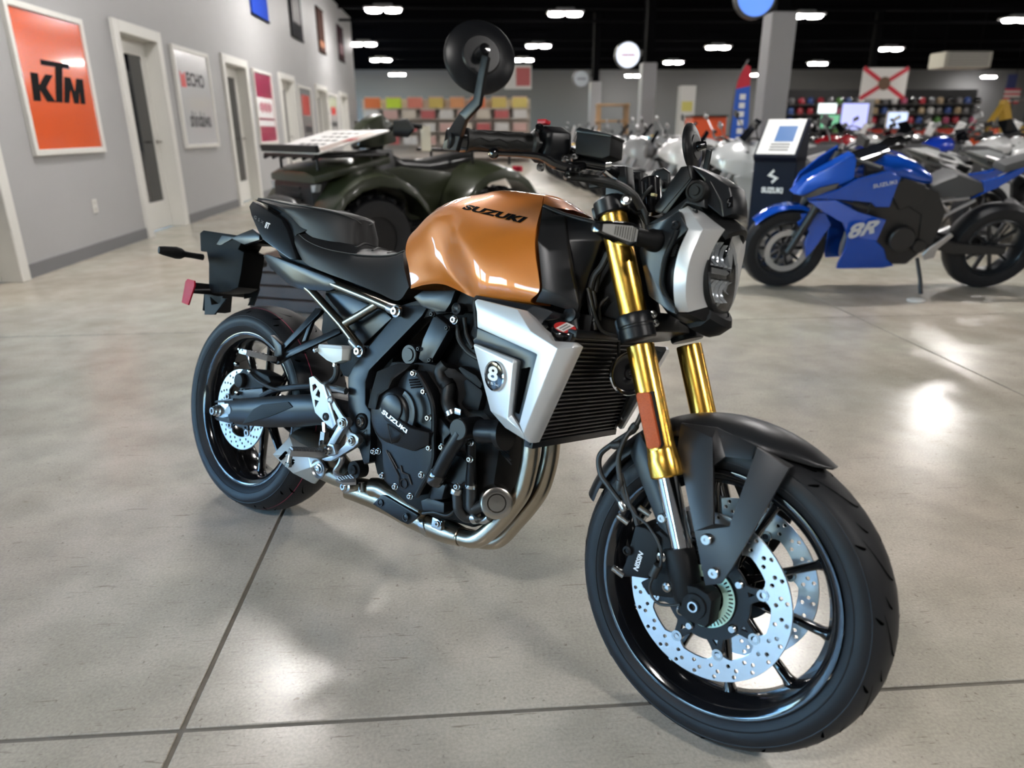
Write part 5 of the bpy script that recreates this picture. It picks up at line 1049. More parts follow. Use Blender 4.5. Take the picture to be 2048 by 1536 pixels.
# round badge
bq = PT(zR, [(322, 848)], -.206)[0]; bn = (PT(zR, [(125, 565, -.188)])[0]-PT(zR, [(490, 732, -.216)])[0]).cross(PT(zR, [(282, 1172, -.19)])[0]-PT(zR, [(490, 732, -.216)])[0]).normalized(); bn = bn if bn.y < 0 else -bn
bd = hp('round_badge', lathe([(.0305, -.004), (.0305, .002), (.0285, .003), (.027, .002)], bq, bn, 40, cap=False), CHROME)
face = lathe([(.0275, -.003), (.0275, .0018), (.020, .003), (.0, .0034)], bq, bn, 40); hp('badge_face', face, GLOSSB, parent=bd)
on_photo('8', zR, [(252, 880), (350, 905), (352, 765), (268, 750)], face, WHITE, 'lettering', bd, offset=.03)
on_photo('GSX', zR, [(232, 905), (360, 950), (365, 932), (230, 882)], face, WHITE, 'lettering', bd, space=1.2)
# radiator cap with red and white warning sticker
cq = PT(zR, [(970, 430)], -.165)[0]; cn = V(.25, -.32, .9).normalized()
cap_ = hp('radiator_cap', lathe([(.022, -.022), (.022, -.012), (.027, -.010), (.027, .004), (.0235, .008), (.0, .008)], cq, cn, 12), GLOSSB, bevel=.001)
hp('cap_sticker', lathe([(.0215, .0082), (.0, .0086)], cq, cn, 28, cap=False), M('sticker_red', (.62, .03, .03), .4), parent=cap_)
u_, v_, _ = frame(cn); hp('sticker_band', prism([cq+cn*.0089+u_*a+v_*b for a, b in ((-.019, -.009), (.019, -.009), (.019, .009), (-.019, .009))], cn*.0003), WHITE, parent=cap_)
hp('sticker_print', join(*[prism([cq+cn*.0093+u_*(a0_+.003*i)+v_*(b0_) for a0_, b0_ in ((-.014, r_), (-.0125, r_), (-.0125, r_+.004), (-.014, r_+.004))], cn*.0002) for i in range(9) for r_ in (-.006, .001)]), INK, parent=cap_)
hp('filler_neck', cyl(cq-cn*.05, cq-cn*.012, .017, 18), SATIN)
hp('cap_hose', tube([cq-cn*.01+V(-.03, -.01, .004), cq-cn*.01+V(-.06, -.005, .012)], .008, 10), HOSE)
hp('hose_clip', lathe([(.0095, -.005), (.0095, .005)], cq-cn*.01+V(-.038, -.008, .006), (1, 0, -.3), 14), STEEL)
hp('radiator_mount', join(lathe([(.014, -.012), (.014, .006), (.006, .008), (0, .007)], PT(zR, [(1030, 278)], -.135)[0], (0, -1, .1), 18), tube(PT(zR, [(1055, 290, -.13), (1060, 350, -.13), (1070, 420, -.13)]), .009, 10)), DKBLUE)
# horn
hq = PT(zR, [(1495, 805)], .02)[0]; hn = V(.85, -.5, .1).normalized()
hp('horn', lathe([(.030, -.03), (.040, -.012), (.0455, -.004), (.047, .0), (.0455, .003), (.043, .001), (.036, -.002), (.014, .002), (.012, .006), (.006, .007), (0, .005)], hq+V(.02, 0, 0), hn, 40), GLOSSB, ang=40)
hp('horn_ring', lathe([(.0455, .0035), (.0475, .001), (.0475, -.003)], hq+V(.02, 0, 0), hn, 40, cap=False), CHROME)
hp('horn_bracket', tube([hq+V(-.01, 0, .03), hq+V(-.02, 0, .08), hq+V(-.05, 0, .1)], .006, 8, flat=.4), MATTE)
# dark wiring and bracketry behind the fork
hp('relay_box', box((1.12, -.04, .74), (.05, .12, .05)), MATTE, bevel=.004)
for pts in ([(1190, 30, -.1), (1230, 200, -.1), (1270, 330, -.09), (1330, 430, -.08), (1480, 480, -.06)], [(1240, 60, -.09), (1260, 180, -.09), (1245, 300, -.09), (1260, 420, -.09)], [(1380, 110, -.06), (1300, 200, -.07), (1300, 330, -.07)]):
    hose(zR, pts, .0042, st=False, name='wiring_loom')
hose(zE, [(480, 880, -.09), (440, 960, -.09), (390, 1030, -.09), (370, 1150, -.09), (395, 1300, -.09)], .007, st=False, name='throttle_cable')
hose(zE, [(500, 830, -.08), (460, 930, -.08), (420, 1010, -.08), (400, 1120, -.08)], .006, st=False, name='clutch_cable')
# ---------------------------------------------------------------- stand on the far side
hp('side_stand', tube([V(.60, .13, .30), V(.56, .19, .16), V(.50, .262, .005+.262*-math.tan(-LEAN)*1.0)], [.014, .012, .010], 12), SATIN)
hp('stand_foot', box(V(.50, .264, .262*math.tan(LEAN)+.004), (.06, .04, .008), Matrix.Rotation(LEAN, 3, 'X')), SATIN, bevel=.002)
hp('chain', tube([V(.0+.05*cos(a), .105, .315+.05*sin(a)) for a in [radians(90+15*i) for i in range(13)]]+[V(.62+.03*cos(a), .105, .40+.03*sin(a)) for a in [radians(-95+15*i) for i in range(13)]], .007, 6, closed=True), STEEL)

# ================================================================== OTHER VEHICLES
BODYB = M('machine_black', (.010, .010, .011), .42); FRAMEG = M('frame_grey', (.10, .10, .10), .4, .6)
DULLS = M('dull_silver', (.42, .42, .43), .35, .9); SPSEAT = M('grey_saddle', (.05, .05, .053), .55)
def sprism(pts, y0, y1): return prism([(x, y0, z) for x, z in pts], (0, y1-y0, 0))
def panel(pts, y, th=.02, taper=0.): return both(prism([(p[0], y if len(p) < 3 else p[2], p[1]) for p in pts], (0, -th, 0)))
def simple_wheel(r, wd, cx, name_t, par, rim_m, ri=.2, tyre_m=None, ns=10, nt=32, lugs=0):
    pf = [(ri+.012, wd*.40), (ri+(r-ri)*.45, wd*.5), (ri+(r-ri)*.75, wd*.47), (r-.012, wd*.3), (r, 0)]
    g = lathe(pf+[(a, -b) for a, b in reversed(pf[:-1])], (cx, 0, r), (0, 1, 0), nt, cap=False)
    if lugs:
        L_ = []
        for i in range(lugs):
            a = 2*pi*i/lugs; rot = Matrix.Rotation(-a, 3, 'Y')
            for s in (-1, 1):
                v, f = box((r-.004, s*wd*.24, 0), (.03, wd*.34, .06), Matrix.Rotation(s*.35, 3, 'X')); L_.append(([V(cx, 0, r)+rot @ q for q in v], f))
        g = join(g, *L_)
    t = ob('tyre', g, tyre_m or RUBBER, par, ang=50)
    rp = [(ri+.014, -wd*.38), (ri+.014, wd*.38), (ri, wd*.42), (ri-.014, wd*.3), (ri-.02, 0), (ri-.014, -wd*.3), (ri, -wd*.42)]
    sp = [loft([[V(cx, 0, r)+V(cos(a), 0, sin(a))*q+V(-sin(a), 0, cos(a))*.009*i+V(0, .012*j, 0) for i, j in ((-1, -1), (1, -1), (1, 1), (-1, 1))] for q in (.03, ri-.012)]) for a in [2*pi*k_/ns for k_ in range(ns)]]
    core = [lathe(rp, (cx, 0, r), (0, 1, 0), nt, cap=False, loop=True), lathe([(.02, -.05), (.04, -.05), (.04, .05), (.02, .05)], (cx, 0, r), (0, 1, 0), 16)]
    if par.name.startswith('sport'):
        rm = ob('rim', core[0], rim_m, par); ob('hub', core[1], rim_m, par)
        for s_ in sp: ob('spoke', s_, rim_m, rm)
    else: ob('rim', join(*core, *sp), rim_m, par)
    return t
PROTO = {}
def bike(style, cname, col, acc, label, loc, head, lean=9., group=None):
    key = (style, cname)
    if key in PROTO:
        r = copytree(PROTO[key])
    else:
        r = empty('parked_motorcycle'); PROTO[key] = r
        body = M('paint_'+cname, col, .25, .1, coat=.7); ac = M('accent_'+str(acc), acc, .35)
        dirt = style == 'dirt'; R = .33 if dirt else .30; wb = 1.45
        rimm = BODYB if acc[0] < .3 else ac
        simple_wheel(R, .13 if dirt else .18, 0, 'rear', r, rimm, .22 if dirt else .2, lugs=22 if dirt else 0)
        simple_wheel(R, .10 if dirt else .12, wb, 'front', r, rimm, .25 if dirt else .2, lugs=24 if dirt else 0)
        hz = 1.1 if dirt else .98
        for s in (-1, 1):
            ob('fork_leg', join(cyl((wb, s*.09, R), (wb-.16, s*.09, R+.33), .024, 10), cyl((wb-.15, s*.09, R+.30), (wb-.31, s*.09, hz-.04), .028, 10)), DULLS if not dirt else FRAMEG, r)
        ob('fork_yoke', join(box((wb-.30, 0, hz-.06), (.07, .25, .035)), box((wb-.24, 0, hz-.22), (.07, .24, .035))), BODYB, r)
        ob('swingarm', both(sprism([(-.05, R-.03), (-.05, R+.03), (.3, R+.06), (.55, .46), (.55, .36), (.3, R-.03)], .085, .12)), FRAMEG, r)
        ob('engine', join(sprism([(.52, .30), (.60, .24), (.92, .22), (1.02, .36), (.98, .62), (.72, .66), (.55, .56)], -.14, .14), cyl((.70, -.19, .42), (.70, .19, .42), .10, 18), cyl((.88, -.17, .40), (.88, .17, .40), .055, 14)), BODYB, r, .008, 1)
        ob('frame', both(sprism([(.48, .34), (.58, .34), (.60, .60), (1.08, hz-.16), (1.12, hz-.08), (1.02, hz-.06), (.55, .72), (.46, .60)], .10, .135)), FRAMEG, r, .006, 1)
        ob('subframe', both(join(tube([(.52, .115, .68), (.2, .11, .76), (-.08, .09, .84)], .012, 8), tube([(.50, .115, .58), (.1, .11, .74)], .011, 8))), DULLS, r)
        if dirt:
            ob('fuel_tank', loft([[V(x, w_*cos(a), z+h_*sin(a)) for a in [2*pi*k_/12 for k_ in range(12)]] for x, w_, z, h_ in ((.62, .05, .86, .05), (.75, .12, .84, .10), (.95, .13, .86, .13), (1.06, .07, .92, .08))]), body, r, ang=50)
            ob('seat', loft([[V(x, -w_, z), V(x, w_, z), V(x, w_*.8, z+.06), V(x, -w_*.8, z+.06)] for x, w_, z in ((-.2, .08, .95), (.2, .10, .90), (.6, .09, .87), (.9, .06, .95))]), SPSEAT, r, .01, 2)
            for mm in (1, -1): ob('radiator_shroud', prism([(x, mm*y, z) for x, y, z in ((.72, .13, .72), (1.00, .17, .62), (1.16, .17, .80), (1.08, .15, .98), (.9, .13, .95))], (0, -mm*.02, 0)), body, r, .005, 1)
            ob('rear_mudguard', loft([[V(x, -w_, z), V(x, w_, z), V(x, w_*.8, z+.03), V(x, -w_*.8, z+.03)] for x, w_, z in ((.15, .10, .86), (-.15, .10, .93), (-.45, .07, .98))]), body, r, .006, 1)
            ob('side_panel', both(prism([(-.1, .11, .74), (.35, .12, .60), (.5, .12, .78), (.1, .11, .88)], (0, -.02, 0))), ac, r, .005, 1)
            ob('front_mudguard', loft([[V(x, -w_, z), V(x, w_, z), V(x, w_*.7, z+.03), V(x, -w_*.7, z+.03)] for x, w_, z in ((wb-.35, .05, .82), (wb-.1, .08, .80), (wb+.2, .07, .76), (wb+.35, .04, .72))]), body, r, .006, 1)
            ob('number_plate', prism([(wb-.18, -.10, 1.0), (wb-.18, .10, 1.0), (wb-.24, .12, 1.2), (wb-.24, -.12, 1.2)], (-.02, 0, 0)), ac, r, .006, 1)
        else:
            ob('fuel_tank', loft([[V(x, w_*cos(a)*(1 if sin(a) > 0 else 1.0), z+h_*sin(a)*(1 if sin(a) > 0 else .7)) for a in [2*pi*k_/16 for k_ in range(16)]] for x, w_, z, h_ in ((.58, .08, .80, .05), (.68, .13, .83, .11), (.82, .16, .86, .15), (.98, .165, .88, .15), (1.08, .10, .88, .09))]), body, r, ang=50)
            ob('seat', loft([[V(x, -w_, z-.07), V(x, w_, z-.07), V(x, w_*.85, z), V(x, -w_*.85, z)] for x, w_, z in ((.10, .12, .86), (.25, .13, .83), (.45, .11, .81), (.62, .08, .83))]), SPSEAT, r, .015, 2)
            ob('pillion_seat', loft([[V(x, -w_, z-.05), V(x, w_, z-.05), V(x, w_*.8, z), V(x, -w_*.8, z)] for x, w_, z in ((-.22, .06, .95), (-.05, .09, .94), (.14, .09, .89))]), SPSEAT, r, .012, 2)
            ob('tail_cowl', both(prism([(-.26, .05, .90), (.12, .12, .76), (.45, .13, .70), (.30, .13, .80), (-.05, .10, .90)], (0, -.03, 0))), body, r, .006, 1)
            ob('front_mudguard', loft([[V(wb+(.325)*cos(a), w_, R+.325*sin(a)-(.03 if abs(w_) > .05 else 0)) for w_ in (-.065, -.04, .04, .065)] for a in [radians(55+15*k_) for k_ in range(8)]], cap=False, closed=False), body if style == 'sport' else BODYB, r)
            ob('exhaust', join(tube([(1.0, .03, .45), (1.0, .05, .26), (.85, -.02, .18), (.5, -.06, .2)], .028, 10, 4), cyl((.52, -.10, .22), (.16, -.16, .40), .052, 14, .01)), DULLS, r)
            if style == 'sport':
                ob('upper_fairing', loft([[V(x, -w_, z0), V(x, -w_*.9, (z0+z1)/2), V(x, -w_*.35, z1), V(x, w_*.35, z1), V(x, w_*.9, (z0+z1)/2), V(x, w_, z0)] for x, w_, z0, z1 in ((1.02, .20, .70, .96), (1.18, .20, .72, 1.02), (1.34, .15, .76, .98), (1.46, .05, .82, .88))]), body, r, .008, 1)
                ob('side_fairing', both(prism([(.72, .17, .40), (.95, .20, .26), (1.14, .21, .50), (1.24, .20, .72), (1.02, .19, .80), (.86, .18, .66)], (0, -.02, 0))), body, r, .006, 1)
                ob('belly_pan', both(prism([(.55, .10, .24), (.95, .12, .20), (1.02, .16, .32), (.72, .16, .36)], (0, -.02, 0))), ac, r, .005, 1)
                ob('windscreen', prism([(1.16, -.10, 1.02), (1.16, .10, 1.02), (1.02, .09, 1.20), (1.02, -.09, 1.20)], (.006, 0, .004)), DARKGLASS, r)
                ob('headlamp', both(prism([(1.40, .02, .86), (1.30, .13, .84), (1.30, .13, .88), (1.40, .02, .90)], (.03, 0, 0))), DARKGLASS, r)
            else:
                ob('headlamp', lathe([(.05, -.10), (.10, -.06), (.105, .0), (.09, .02), (.0, .025)], (wb-.13, 0, .86), (1, 0, .1), 20), ac, r)
                for mm in (1, -1): ob('radiator_shroud', prism([(x, mm*y, z) for x, y, z in ((.86, .15, .62), (1.04, .2, .50), (1.16, .2, .74), (.92, .17, .82))], (0, -mm*.02, 0)), ac, r, .006, 1)
                ob('flyscreen', prism([(wb-.18, -.09, .95), (wb-.18, .09, .95), (wb-.26, .07, 1.10), (wb-.26, -.07, 1.10)], (.008, 0, .004)), DARKGLASS, r)
        ob('handlebar', tube([(wb-.42, -.37, hz+.06), (wb-.36, -.2, hz+.09), (wb-.34, 0, hz+.05), (wb-.36, .2, hz+.09), (wb-.42, .37, hz+.06)], .013, 8, 4), BODYB, r)
        for s in (-1, 1):
            ob('grip', cyl((wb-.40, s*.26, hz+.072), (wb-.425, s*.38, hz+.06), .018, 10), BODYB, r)
            if not dirt: ob('mirror', join(cyl((wb-.37, s*.24, hz+.08), (wb-.30, s*.33, hz+.22), .006, 6), loft([[V(wb-.29+dx, s*.33+yy, hz+.23+zz) for yy, zz in ((-.06, -.02), (.07, -.03), (.08, .02), (-.04, .035))] for dx in (-.012, .012)])), BODYB if style == 'sport' else DULLS, r, .003, 1)
        ob('side_stand', join(tube([(.60, .12, .28), (.52, .24, .03+.24*.155)], .012, 8), box((.52, .25, .045), (.07, .05, .012))), BODYB, r)
    r.location = loc; r.rotation_euler = (-radians(lean), 0, head); tag(r, label, 'motorcycle', group)
    return r
WHT, BLK, GRY, RD, OR, TEAL, BLU, SLV, YEL = (.72, .72, .72), (.012, .012, .013), (.12, .12, .125), (.35, .012, .02), (.65, .09, .02), (.01, .30, .42), (.01, .05, .5), (.45, .46, .47), (.6, .4, .02)
ordn = ['nearest', 'second', 'third', 'fourth', 'fifth', 'sixth', 'seventh', 'eighth', 'ninth', 'tenth', 'eleventh', 'twelfth', 'thirteenth', 'fourteenth']
cols_ = {'white': (WHT, BLK), 'silver': (SLV, BLK), 'black': (BLK, GRY), 'red': (RD, WHT), 'orange': (OR, WHT), 'teal': (TEAL, SLV), 'grey': (GRY, SLV), 'blue': (BLU, WHT), 'yellow': (YEL, BLK)}
rowA = [('sport', 'silver'), ('naked', 'white'), ('sport', 'white'), ('naked', 'black'), ('sport', 'silver'), ('naked', 'teal'), ('sport', 'white'), ('naked', 'grey'), ('dirt', 'white'), ('sport', 'black'), ('dirt', 'yellow'), ('dirt', 'red'), ('sport', 'white')]
rowB = [('sport', 'black'), ('naked', 'silver'), ('sport', 'white'), ('naked', 'blue'), ('sport', 'black'), ('naked', 'white'), ('sport', 'red'), ('naked', 'black'), ('dirt', 'orange')]
rowC = [('naked', 'silver'), ('sport', 'red'), ('sport', 'black'), ('naked', 'white'), ('dirt', 'orange'), ('dirt', 'orange'), ('dirt', 'red'), ('sport', 'white'), ('dirt', 'orange'), ('dirt', 'white'), ('naked', 'black')]
rowD = [('sport', 'white'), ('naked', 'black'), ('dirt', 'orange'), ('dirt', 'red'), ('dirt', 'orange'), ('sport', 'silver'), ('dirt', 'white'), ('dirt', 'orange')]
rng = random.Random(3)
for row, x0, ya, hd, tail in ((rowA, 3.88, 7.0, 174, 'in the row behind the dark kiosk'), (rowB, 5.15, 5.9, 4, 'in the row behind the blue sport bike'), (rowC, 9.3, 6.9, 177, 'in the third row from the kiosk'), (rowD, 10.7, 9.5, 2, 'in the farthest row of bikes')):
    for i, (st_, cn_) in enumerate(row):
        c_, a_ = cols_[cn_]
        bike(st_, cn_, c_, a_, '%s %s, %s %s' % (cn_, {'sport': 'faired sport bike', 'naked': 'naked street bike', 'dirt': 'tall dirt bike'}[st_], ordn[i], tail), (x0+rng.uniform(-.06, .06), ya+.96*i, 0), radians(hd+rng.uniform(-5, 5)), group='motorcycles parked in rows')
# ---------------------------------------------------------------- blue faired sport bike
BL = V(3.791, 4.952, .0); BH = radians(174.42); BLEAN = radians(11)
BR = Matrix.Rotation(BH, 3, 'Z') @ Matrix.Rotation(-BLEAN, 3, 'X')
def PB(px, py, y):
    c = BR.transposed() @ (CPOS-BL); r_ = BR.transposed() @ ray(px, py); return c+r_*((y-c.y)/r_.y)
zV = ZM(1400, 180, 3.1605)
def TB(pts, Y=None): return [PB(*zV(p)[:2], p[2] if len(p) > 2 else Y) for p in pts]
BB = empty('sport_motorcycle', BL, (-BLEAN, 0, BH), label='bright blue faired sport motorcycle leaning on its side stand', cat='motorcycle')
BLUEP = M('racing_blue', (.006, .075, .48), .2, .25, coat=1.)
def bp(name, g, mat, m=True, bevel=.004): 
    ob(name, g, mat, BB, bevel, 1)
    if m: ob(name, mir(g), mat, BB, bevel, 1)
def bpoly(name, pts, Y, th, mat, m=True): bp(name, prism(TB(pts, Y), (0, -th, 0)), mat, m)
simple_wheel(.315, .18, 0, '', BB, M('dark_rim', (.03, .032, .036), .3, .5)); simple_wheel(.30, .12, 1.465, '', BB, MATS['dark_rim'])
for cx, y_, ro in ((1.465, .07, .155), (1.465, -.07, .155), (0, -.085, .12)):
    ob('brake_disc', plate([circle(ro, 40), circle(ro-.04, 32)], lambda u, v, w_: V(cx+u, y_+w_, (.30 if cx else .315)+v), .005), DISCM, BB)
for s in (-1, 1): ob('fork_leg', join(cyl((1.465, s*.1, .30), (1.33, s*.1, .62), .027, 12), cyl((1.34, s*.1, .60), (1.17, s*.1, .95), .03, 12)), BODYB, BB)
bpoly('upper_fairing', [(598, 658, .05), (680, 572, .10), (840, 482, .14), (975, 408, .15), (992, 440, .17), (975, 560, .2), (880, 605, .19), (640, 668, .08)], None, .02, BLUEP)
bpoly('mid_fairing', [(675, 692, .12), (880, 628, .2), (985, 570, .21), (1190, 510, .17), (1275, 548, .16), (1245, 620, .17), (1200, 742, .18), (1110, 742, .19), (1085, 715, .2), (860, 690, .2)], None, .02, BLUEP)
bpoly('side_fairing', [(682, 700, .12), (860, 696, .2), (1000, 770, .22), (1180, 822, .2), (1120, 955, .19), (930, 930, .2), (905, 842, .2), (780, 770, .17)], None, .02, BLUEP)
bpoly('belly_fairing', [(932, 930, .2), (1112, 952, .19), (1165, 1005, .18), (1180, 1070, .17), (1228, 1112, .15), (1150, 1126, .14), (862, 1130, .12), (870, 1100, .14), (920, 1000, .18)], None, .02, BLUEP)
bpoly('front_mudguard', [(580, 822, .03), (640, 782, .06), (790, 775, .075), (832, 850, .09), (720, 1010, .11), (670, 1062, .11), (660, 965, .1), (690, 890, .08), (630, 862, .06)], None, .015, BLUEP)
ob('mudguard_top', loft([[V(1.465+.325*cos(a), y, .30+.325*sin(a)-(.02 if abs(y) > .05 else 0)) for y in (-.07, -.04, .04, .07)] for a in [radians(40+15*k_) for k_ in range(7)]], cap=False, closed=False), BLUEP, BB)
bpoly('headlamp_slot', [(640, 672, .09), (760, 612, .15), (880, 586, .19), (860, 620, .19), (700, 686, .12)], None, -.006, DARKGLASS)
bpoly('fairing_inlet', [(880, 697, .205), (1000, 715, .225), (1120, 760, .215), (1000, 745, .225)], None, -.006, BODYB)
nose = [PB(*zV(p)[:2], .06) for p in ((598, 658), (680, 572), (840, 482), (975, 408))]
ob('nose_centre', loft([nose, [V(p.x+.02, 0, p.z+.01) for p in nose], [V(p.x, -p.y, p.z) for p in nose]], cap=False, closed=False), BLUEP, BB)
sc_ = [PB(*zV(p)[:2], 0) for p in ((830, 470), (985, 400), (1160, 342), (1080, 405))]
ob('windscreen', both(loft([[p+V(0, .11, -.02) for p in sc_], [p+V(0, .06, 0) for p in sc_], [p for p in sc_]])), DARKGLASS, BB)
tk = [(x, w_, z, h_) for x, w_, z, h_ in ((.58, .08, .80, .04), (.68, .12, .83, .08), (.82, .13, .86, .10), (.98, .13, .87, .09), (1.10, .08, .88, .06))]
ob('fuel_tank', loft([[V(x, w_*cos(a), z+h_*sin(a)) for a in [2*pi*k_/16 for k_ in range(16)]] for x, w_, z, h_ in tk]), BLUEP, BB, ang=50)
bpoly('tank_cover', [(1190, 620, .17), (1300, 560, .16), (1430, 600, .14), (1420, 700, .14), (1260, 760, .15)], None, .03, BODYB)
st_ = TB([(1425, 645, .10), (1480, 602, .10), (1640, 540, .11), (1785, 590, .11), (1800, 640, .11), (1720, 672, .12), (1440, 692, .12)])
ob('seat', loft([st_, [V(p.x, p.y*.5, p.z+.006) for p in st_], [V(p.x, -p.y*.5, p.z+.006) for p in st_], [V(p.x, -p.y, p.z) for p in st_]]), SPSEAT, BB, .01, 2)
bpoly('tail_cowl', [(1790, 575, .10), (1905, 552, .09), (2100, 455, .05), (2080, 505, .06), (1880, 622, .1), (1715, 692, .12), (1800, 645, .11)], None, .03, BLUEP)
ob('pillion_seat', loft([[V(x, -w_, z-.05), V(x, w_, z-.05), V(x, w_*.8, z), V(x, -w_*.8, z)] for x, w_, z in ((-.24, .05, .96), (-.05, .08, .95), (.12, .08, .90))]), SPSEAT, BB, .01, 2)
bp('subframe_tube', tube(TB([(1440, 712, .12), (1700, 682, .12)]), .012, 8), DULLS, bevel=0); bp('subframe_tube', tube(TB([(1490, 822, .12), (1740, 695, .12)]), .012, 8), DULLS, bevel=0); bp('subframe_tube', tube(TB([(1520, 712, .12), (1570, 770, .12)]), .010, 8), DULLS, bevel=0)
ob('engine', join(sprism([(.55, .30), (.62, .22), (.90, .22), (1.0, .36), (.98, .66), (.72, .70), (.55, .56)], -.13, .13), cyl((.72, -.17, .42), (.72, .18, .42), .09, 20), cyl((.58, -.14, .36), (.58, .16, .36), .05, 14)), BODYB, BB, .008, 1)
ob('frame', both(sprism([(.48, .34), (.58, .32), (.62, .58), (1.06, .84), (1.08, .92), (.98, .90), (.55, .74), (.46, .60)], .10, .14)), BODYB, BB, .006, 1)
ob('swingarm', both(sprism([(-.05, .29), (-.05, .345), (.3, .37), (.56, .46), (.56, .36), (.3, .29)], .09, .125)), BODYB, BB, .006, 1)
bpoly('footpeg_bracket', [(1405, 1045), (1450, 1000), (1590, 905), (1605, 925), (1500, 1010), (1480, 1060), (1420, 1075)], .16, .02, DULLS)
ob('side_stand', join(tube(TB([(1372, 1060, .14), (1392, 1200, .2), (1395, 1318, .27)]), .013, 10)), BODYB, BB)
ob('exhaust', join(cyl((.55, -.10, .22), (.20, -.17, .36), .055, 16, .01), tube([(1.02, 0, .45), (1.0, 0, .22), (.6, -.05, .19)], .028, 10, 4)), DULLS, BB)
for s in (-1, 1):
    ob('clip_on_bar', cyl((1.16, s*.12, .96), (1.06, s*.34, .95), .014, 10), BODYB, BB)
    ob('mirror', join(cyl((1.24, s*.12, 1.02), (1.22, s*.30, 1.11), .007, 6), loft([[V(1.22+dx, s*.32+yy, 1.12+zz) for yy, zz in ((-.06, -.025), (.07, -.03), (.08, .02), (-.04, .035))] for dx in (-.015, .015)])), BODYB, BB, .003, 1)
def btext(s, quad, Y, **k):
    vs, fs = text2d(s, k.get('shear', 0), k.get('offset', .02)); Q = [zV(q) for q in quad]; out = []
    for v in vs:
        px = [Q[0][i]*(1-v[0])*(1-v[1])+Q[1][i]*v[0]*(1-v[1])+Q[2][i]*v[0]*v[1]+Q[3][i]*(1-v[0])*v[1] for i in (0, 1)]; out.append(PB(px[0], px[1], Y))
    ob('lettering', (out, fs), k.get('mat', GINK), BB, fix=False)
btext('SUZUKI', [(1095, 622), (1245, 592), (1245, 568), (1095, 598)], .214, mat=M('decal_grey', (.5, .5, .52), .4)); btext('8R', [(935, 945), (1100, 905), (1160, 815), (940, 850)], .236, shear=.2, offset=.04, mat=MATS['decal_grey'])
r = empty('stand_puck', (3.06, 4.52, 0), label='white plastic puck under the side stand of the blue bike', cat='puck')
ob('puck_disc', lathe([(.05, 0), (.055, .004), (.055, .012), (.045, .016), (.0, .012)], (0, 0, 0), (0, 0, 1), 20), WHITEP, r)
# ---------------------------------------------------------------- olive four-wheeler
AT = empty('all_terrain_vehicle', (-.47, 6.3, 0), (0, 0, radians(218)), label='dark olive four-wheel quad with black racks by the office wall', cat='quad bike')
OLIVE = M('olive_plastic', (.020, .024, .011), .3, coat=.2); ABLK = M('quad_black', (.008, .008, .009), .42, spec=.3)
for x, y in ((.62, .43), (.62, -.43), (-.62, .43), (-.62, -.43)):
    W = 'wheel'
    t0 = len(AT.children)
    R_ = .32; pf = [(.17, .10), (.24, .12), (.29, .115), (.31, .08), (.32, 0)]
    lg = []
    for i in range(18):
        a = 2*pi*i/18
        for s in (-1, 1):
            v, f = box((.318, s*.055, 0), (.03, .075, .05), Matrix.Rotation(s*.5, 3, 'X')); lg.append(([V(x, y, .33)+Matrix.Rotation(-a, 3, 'Y') @ q for q in v], f))
    ty = ob('tyre', join(lathe(pf+[(a, -b) for a, b in reversed(pf[:-1])], (x, y, .33), (0, 1, 0), 36, cap=False), *lg), RUBBER, AT, ang=50)
    ob('rim', lathe([(.18, -.09), (.165, -.05), (.06, -.03), (.0, -.03), (.0, .03), (.06, .03), (.165, .05), (.18, .09)], (x, y, .33), (0, 1, 0), 28), ABLK, ty)
    ob('suspension_arm', join(cyl((x, y*.85, .34), (x*.9, y*.3, .42), .022, 8), cyl((x*.97, y*.6, .40), (x*.8, y*.35, .80), .03, 10)), ABLK, AT)
ob('chassis', join(box((0, 0, .42), (1.5, .34, .22)), box((.05, 0, .58), (.7, .3, .22))), ABLK, AT, .02, 1)
def arch(x0, s):    # fender arching over a wheel
    rows_ = []
    for k_ in range(9):
        a = radians(10+160*k_/8); cx, cz, R_ = x0, .36, .42
        p = V(cx+R_*cos(a)*1.12, 0, cz+R_*sin(a)*(1.10))
        rows_.append([V(p.x, y*s, p.z+dz) for y, dz in ((.22, .05), (.34, .035), (.48, .01), (.585, -.02), (.60, -.075))])
    return shell(*grid(rows_), (0, 0, -.02))
for s in (-1, 1):
    ob('front_fender', arch(.60, s), OLIVE, AT, 0, ang=50); ob('rear_fender', arch(-.60, s), OLIVE, AT, 0, ang=50)
    ob('side_body', prism([(.45, s*.24, .40), (.5, s*.26, .80), (.2, s*.25, .84), (-.3, s*.27, .78), (-.32, s*.27, .42)], (0, -s*.05, 0)), OLIVE, AT, .02, 2)
    ob('footwell', join(box((.0, s*.42, .34), (.62, .30, .04)), prism([(.28, s*.28, .36), (.40, s*.56, .60), (.40, s*.28, .66)], (-.03, 0, 0))), ABLK, AT, .01, 1)
    ob('headlamp', loft([[V(.97+dx, s*(.22+yy), .70+zz) for yy, zz in ((-.06, -.04), (.13, -.01), (.16, .05), (-.02, .03))] for dx in (0, .05)]), M('quad_lamp', (.7, .72, .75), .1, .7), AT, .012, 2)
    ob('handlebar_grip', cyl((.18, s*.26, 1.16), (.10, s*.42, 1.14), .02, 10), ABLK, AT); ob('handguard', loft([[V(.20+dx*.3+.05, s*(.24+.05*k_), 1.12+zz) for k_, dx, zz in ((0, 0, -.05), (3, -.1, -.06), (4, -.2, 0), (3, -.1, .08), (0, 0, .06))], [V(.18+dx*.3+.05, s*(.24+.05*k_), 1.12+zz) for k_, dx, zz in ((0, 0, -.05), (3, -.1, -.06), (4, -.2, 0), (3, -.1, .08), (0, 0, .06))]]), ABLK, AT, .006, 1)
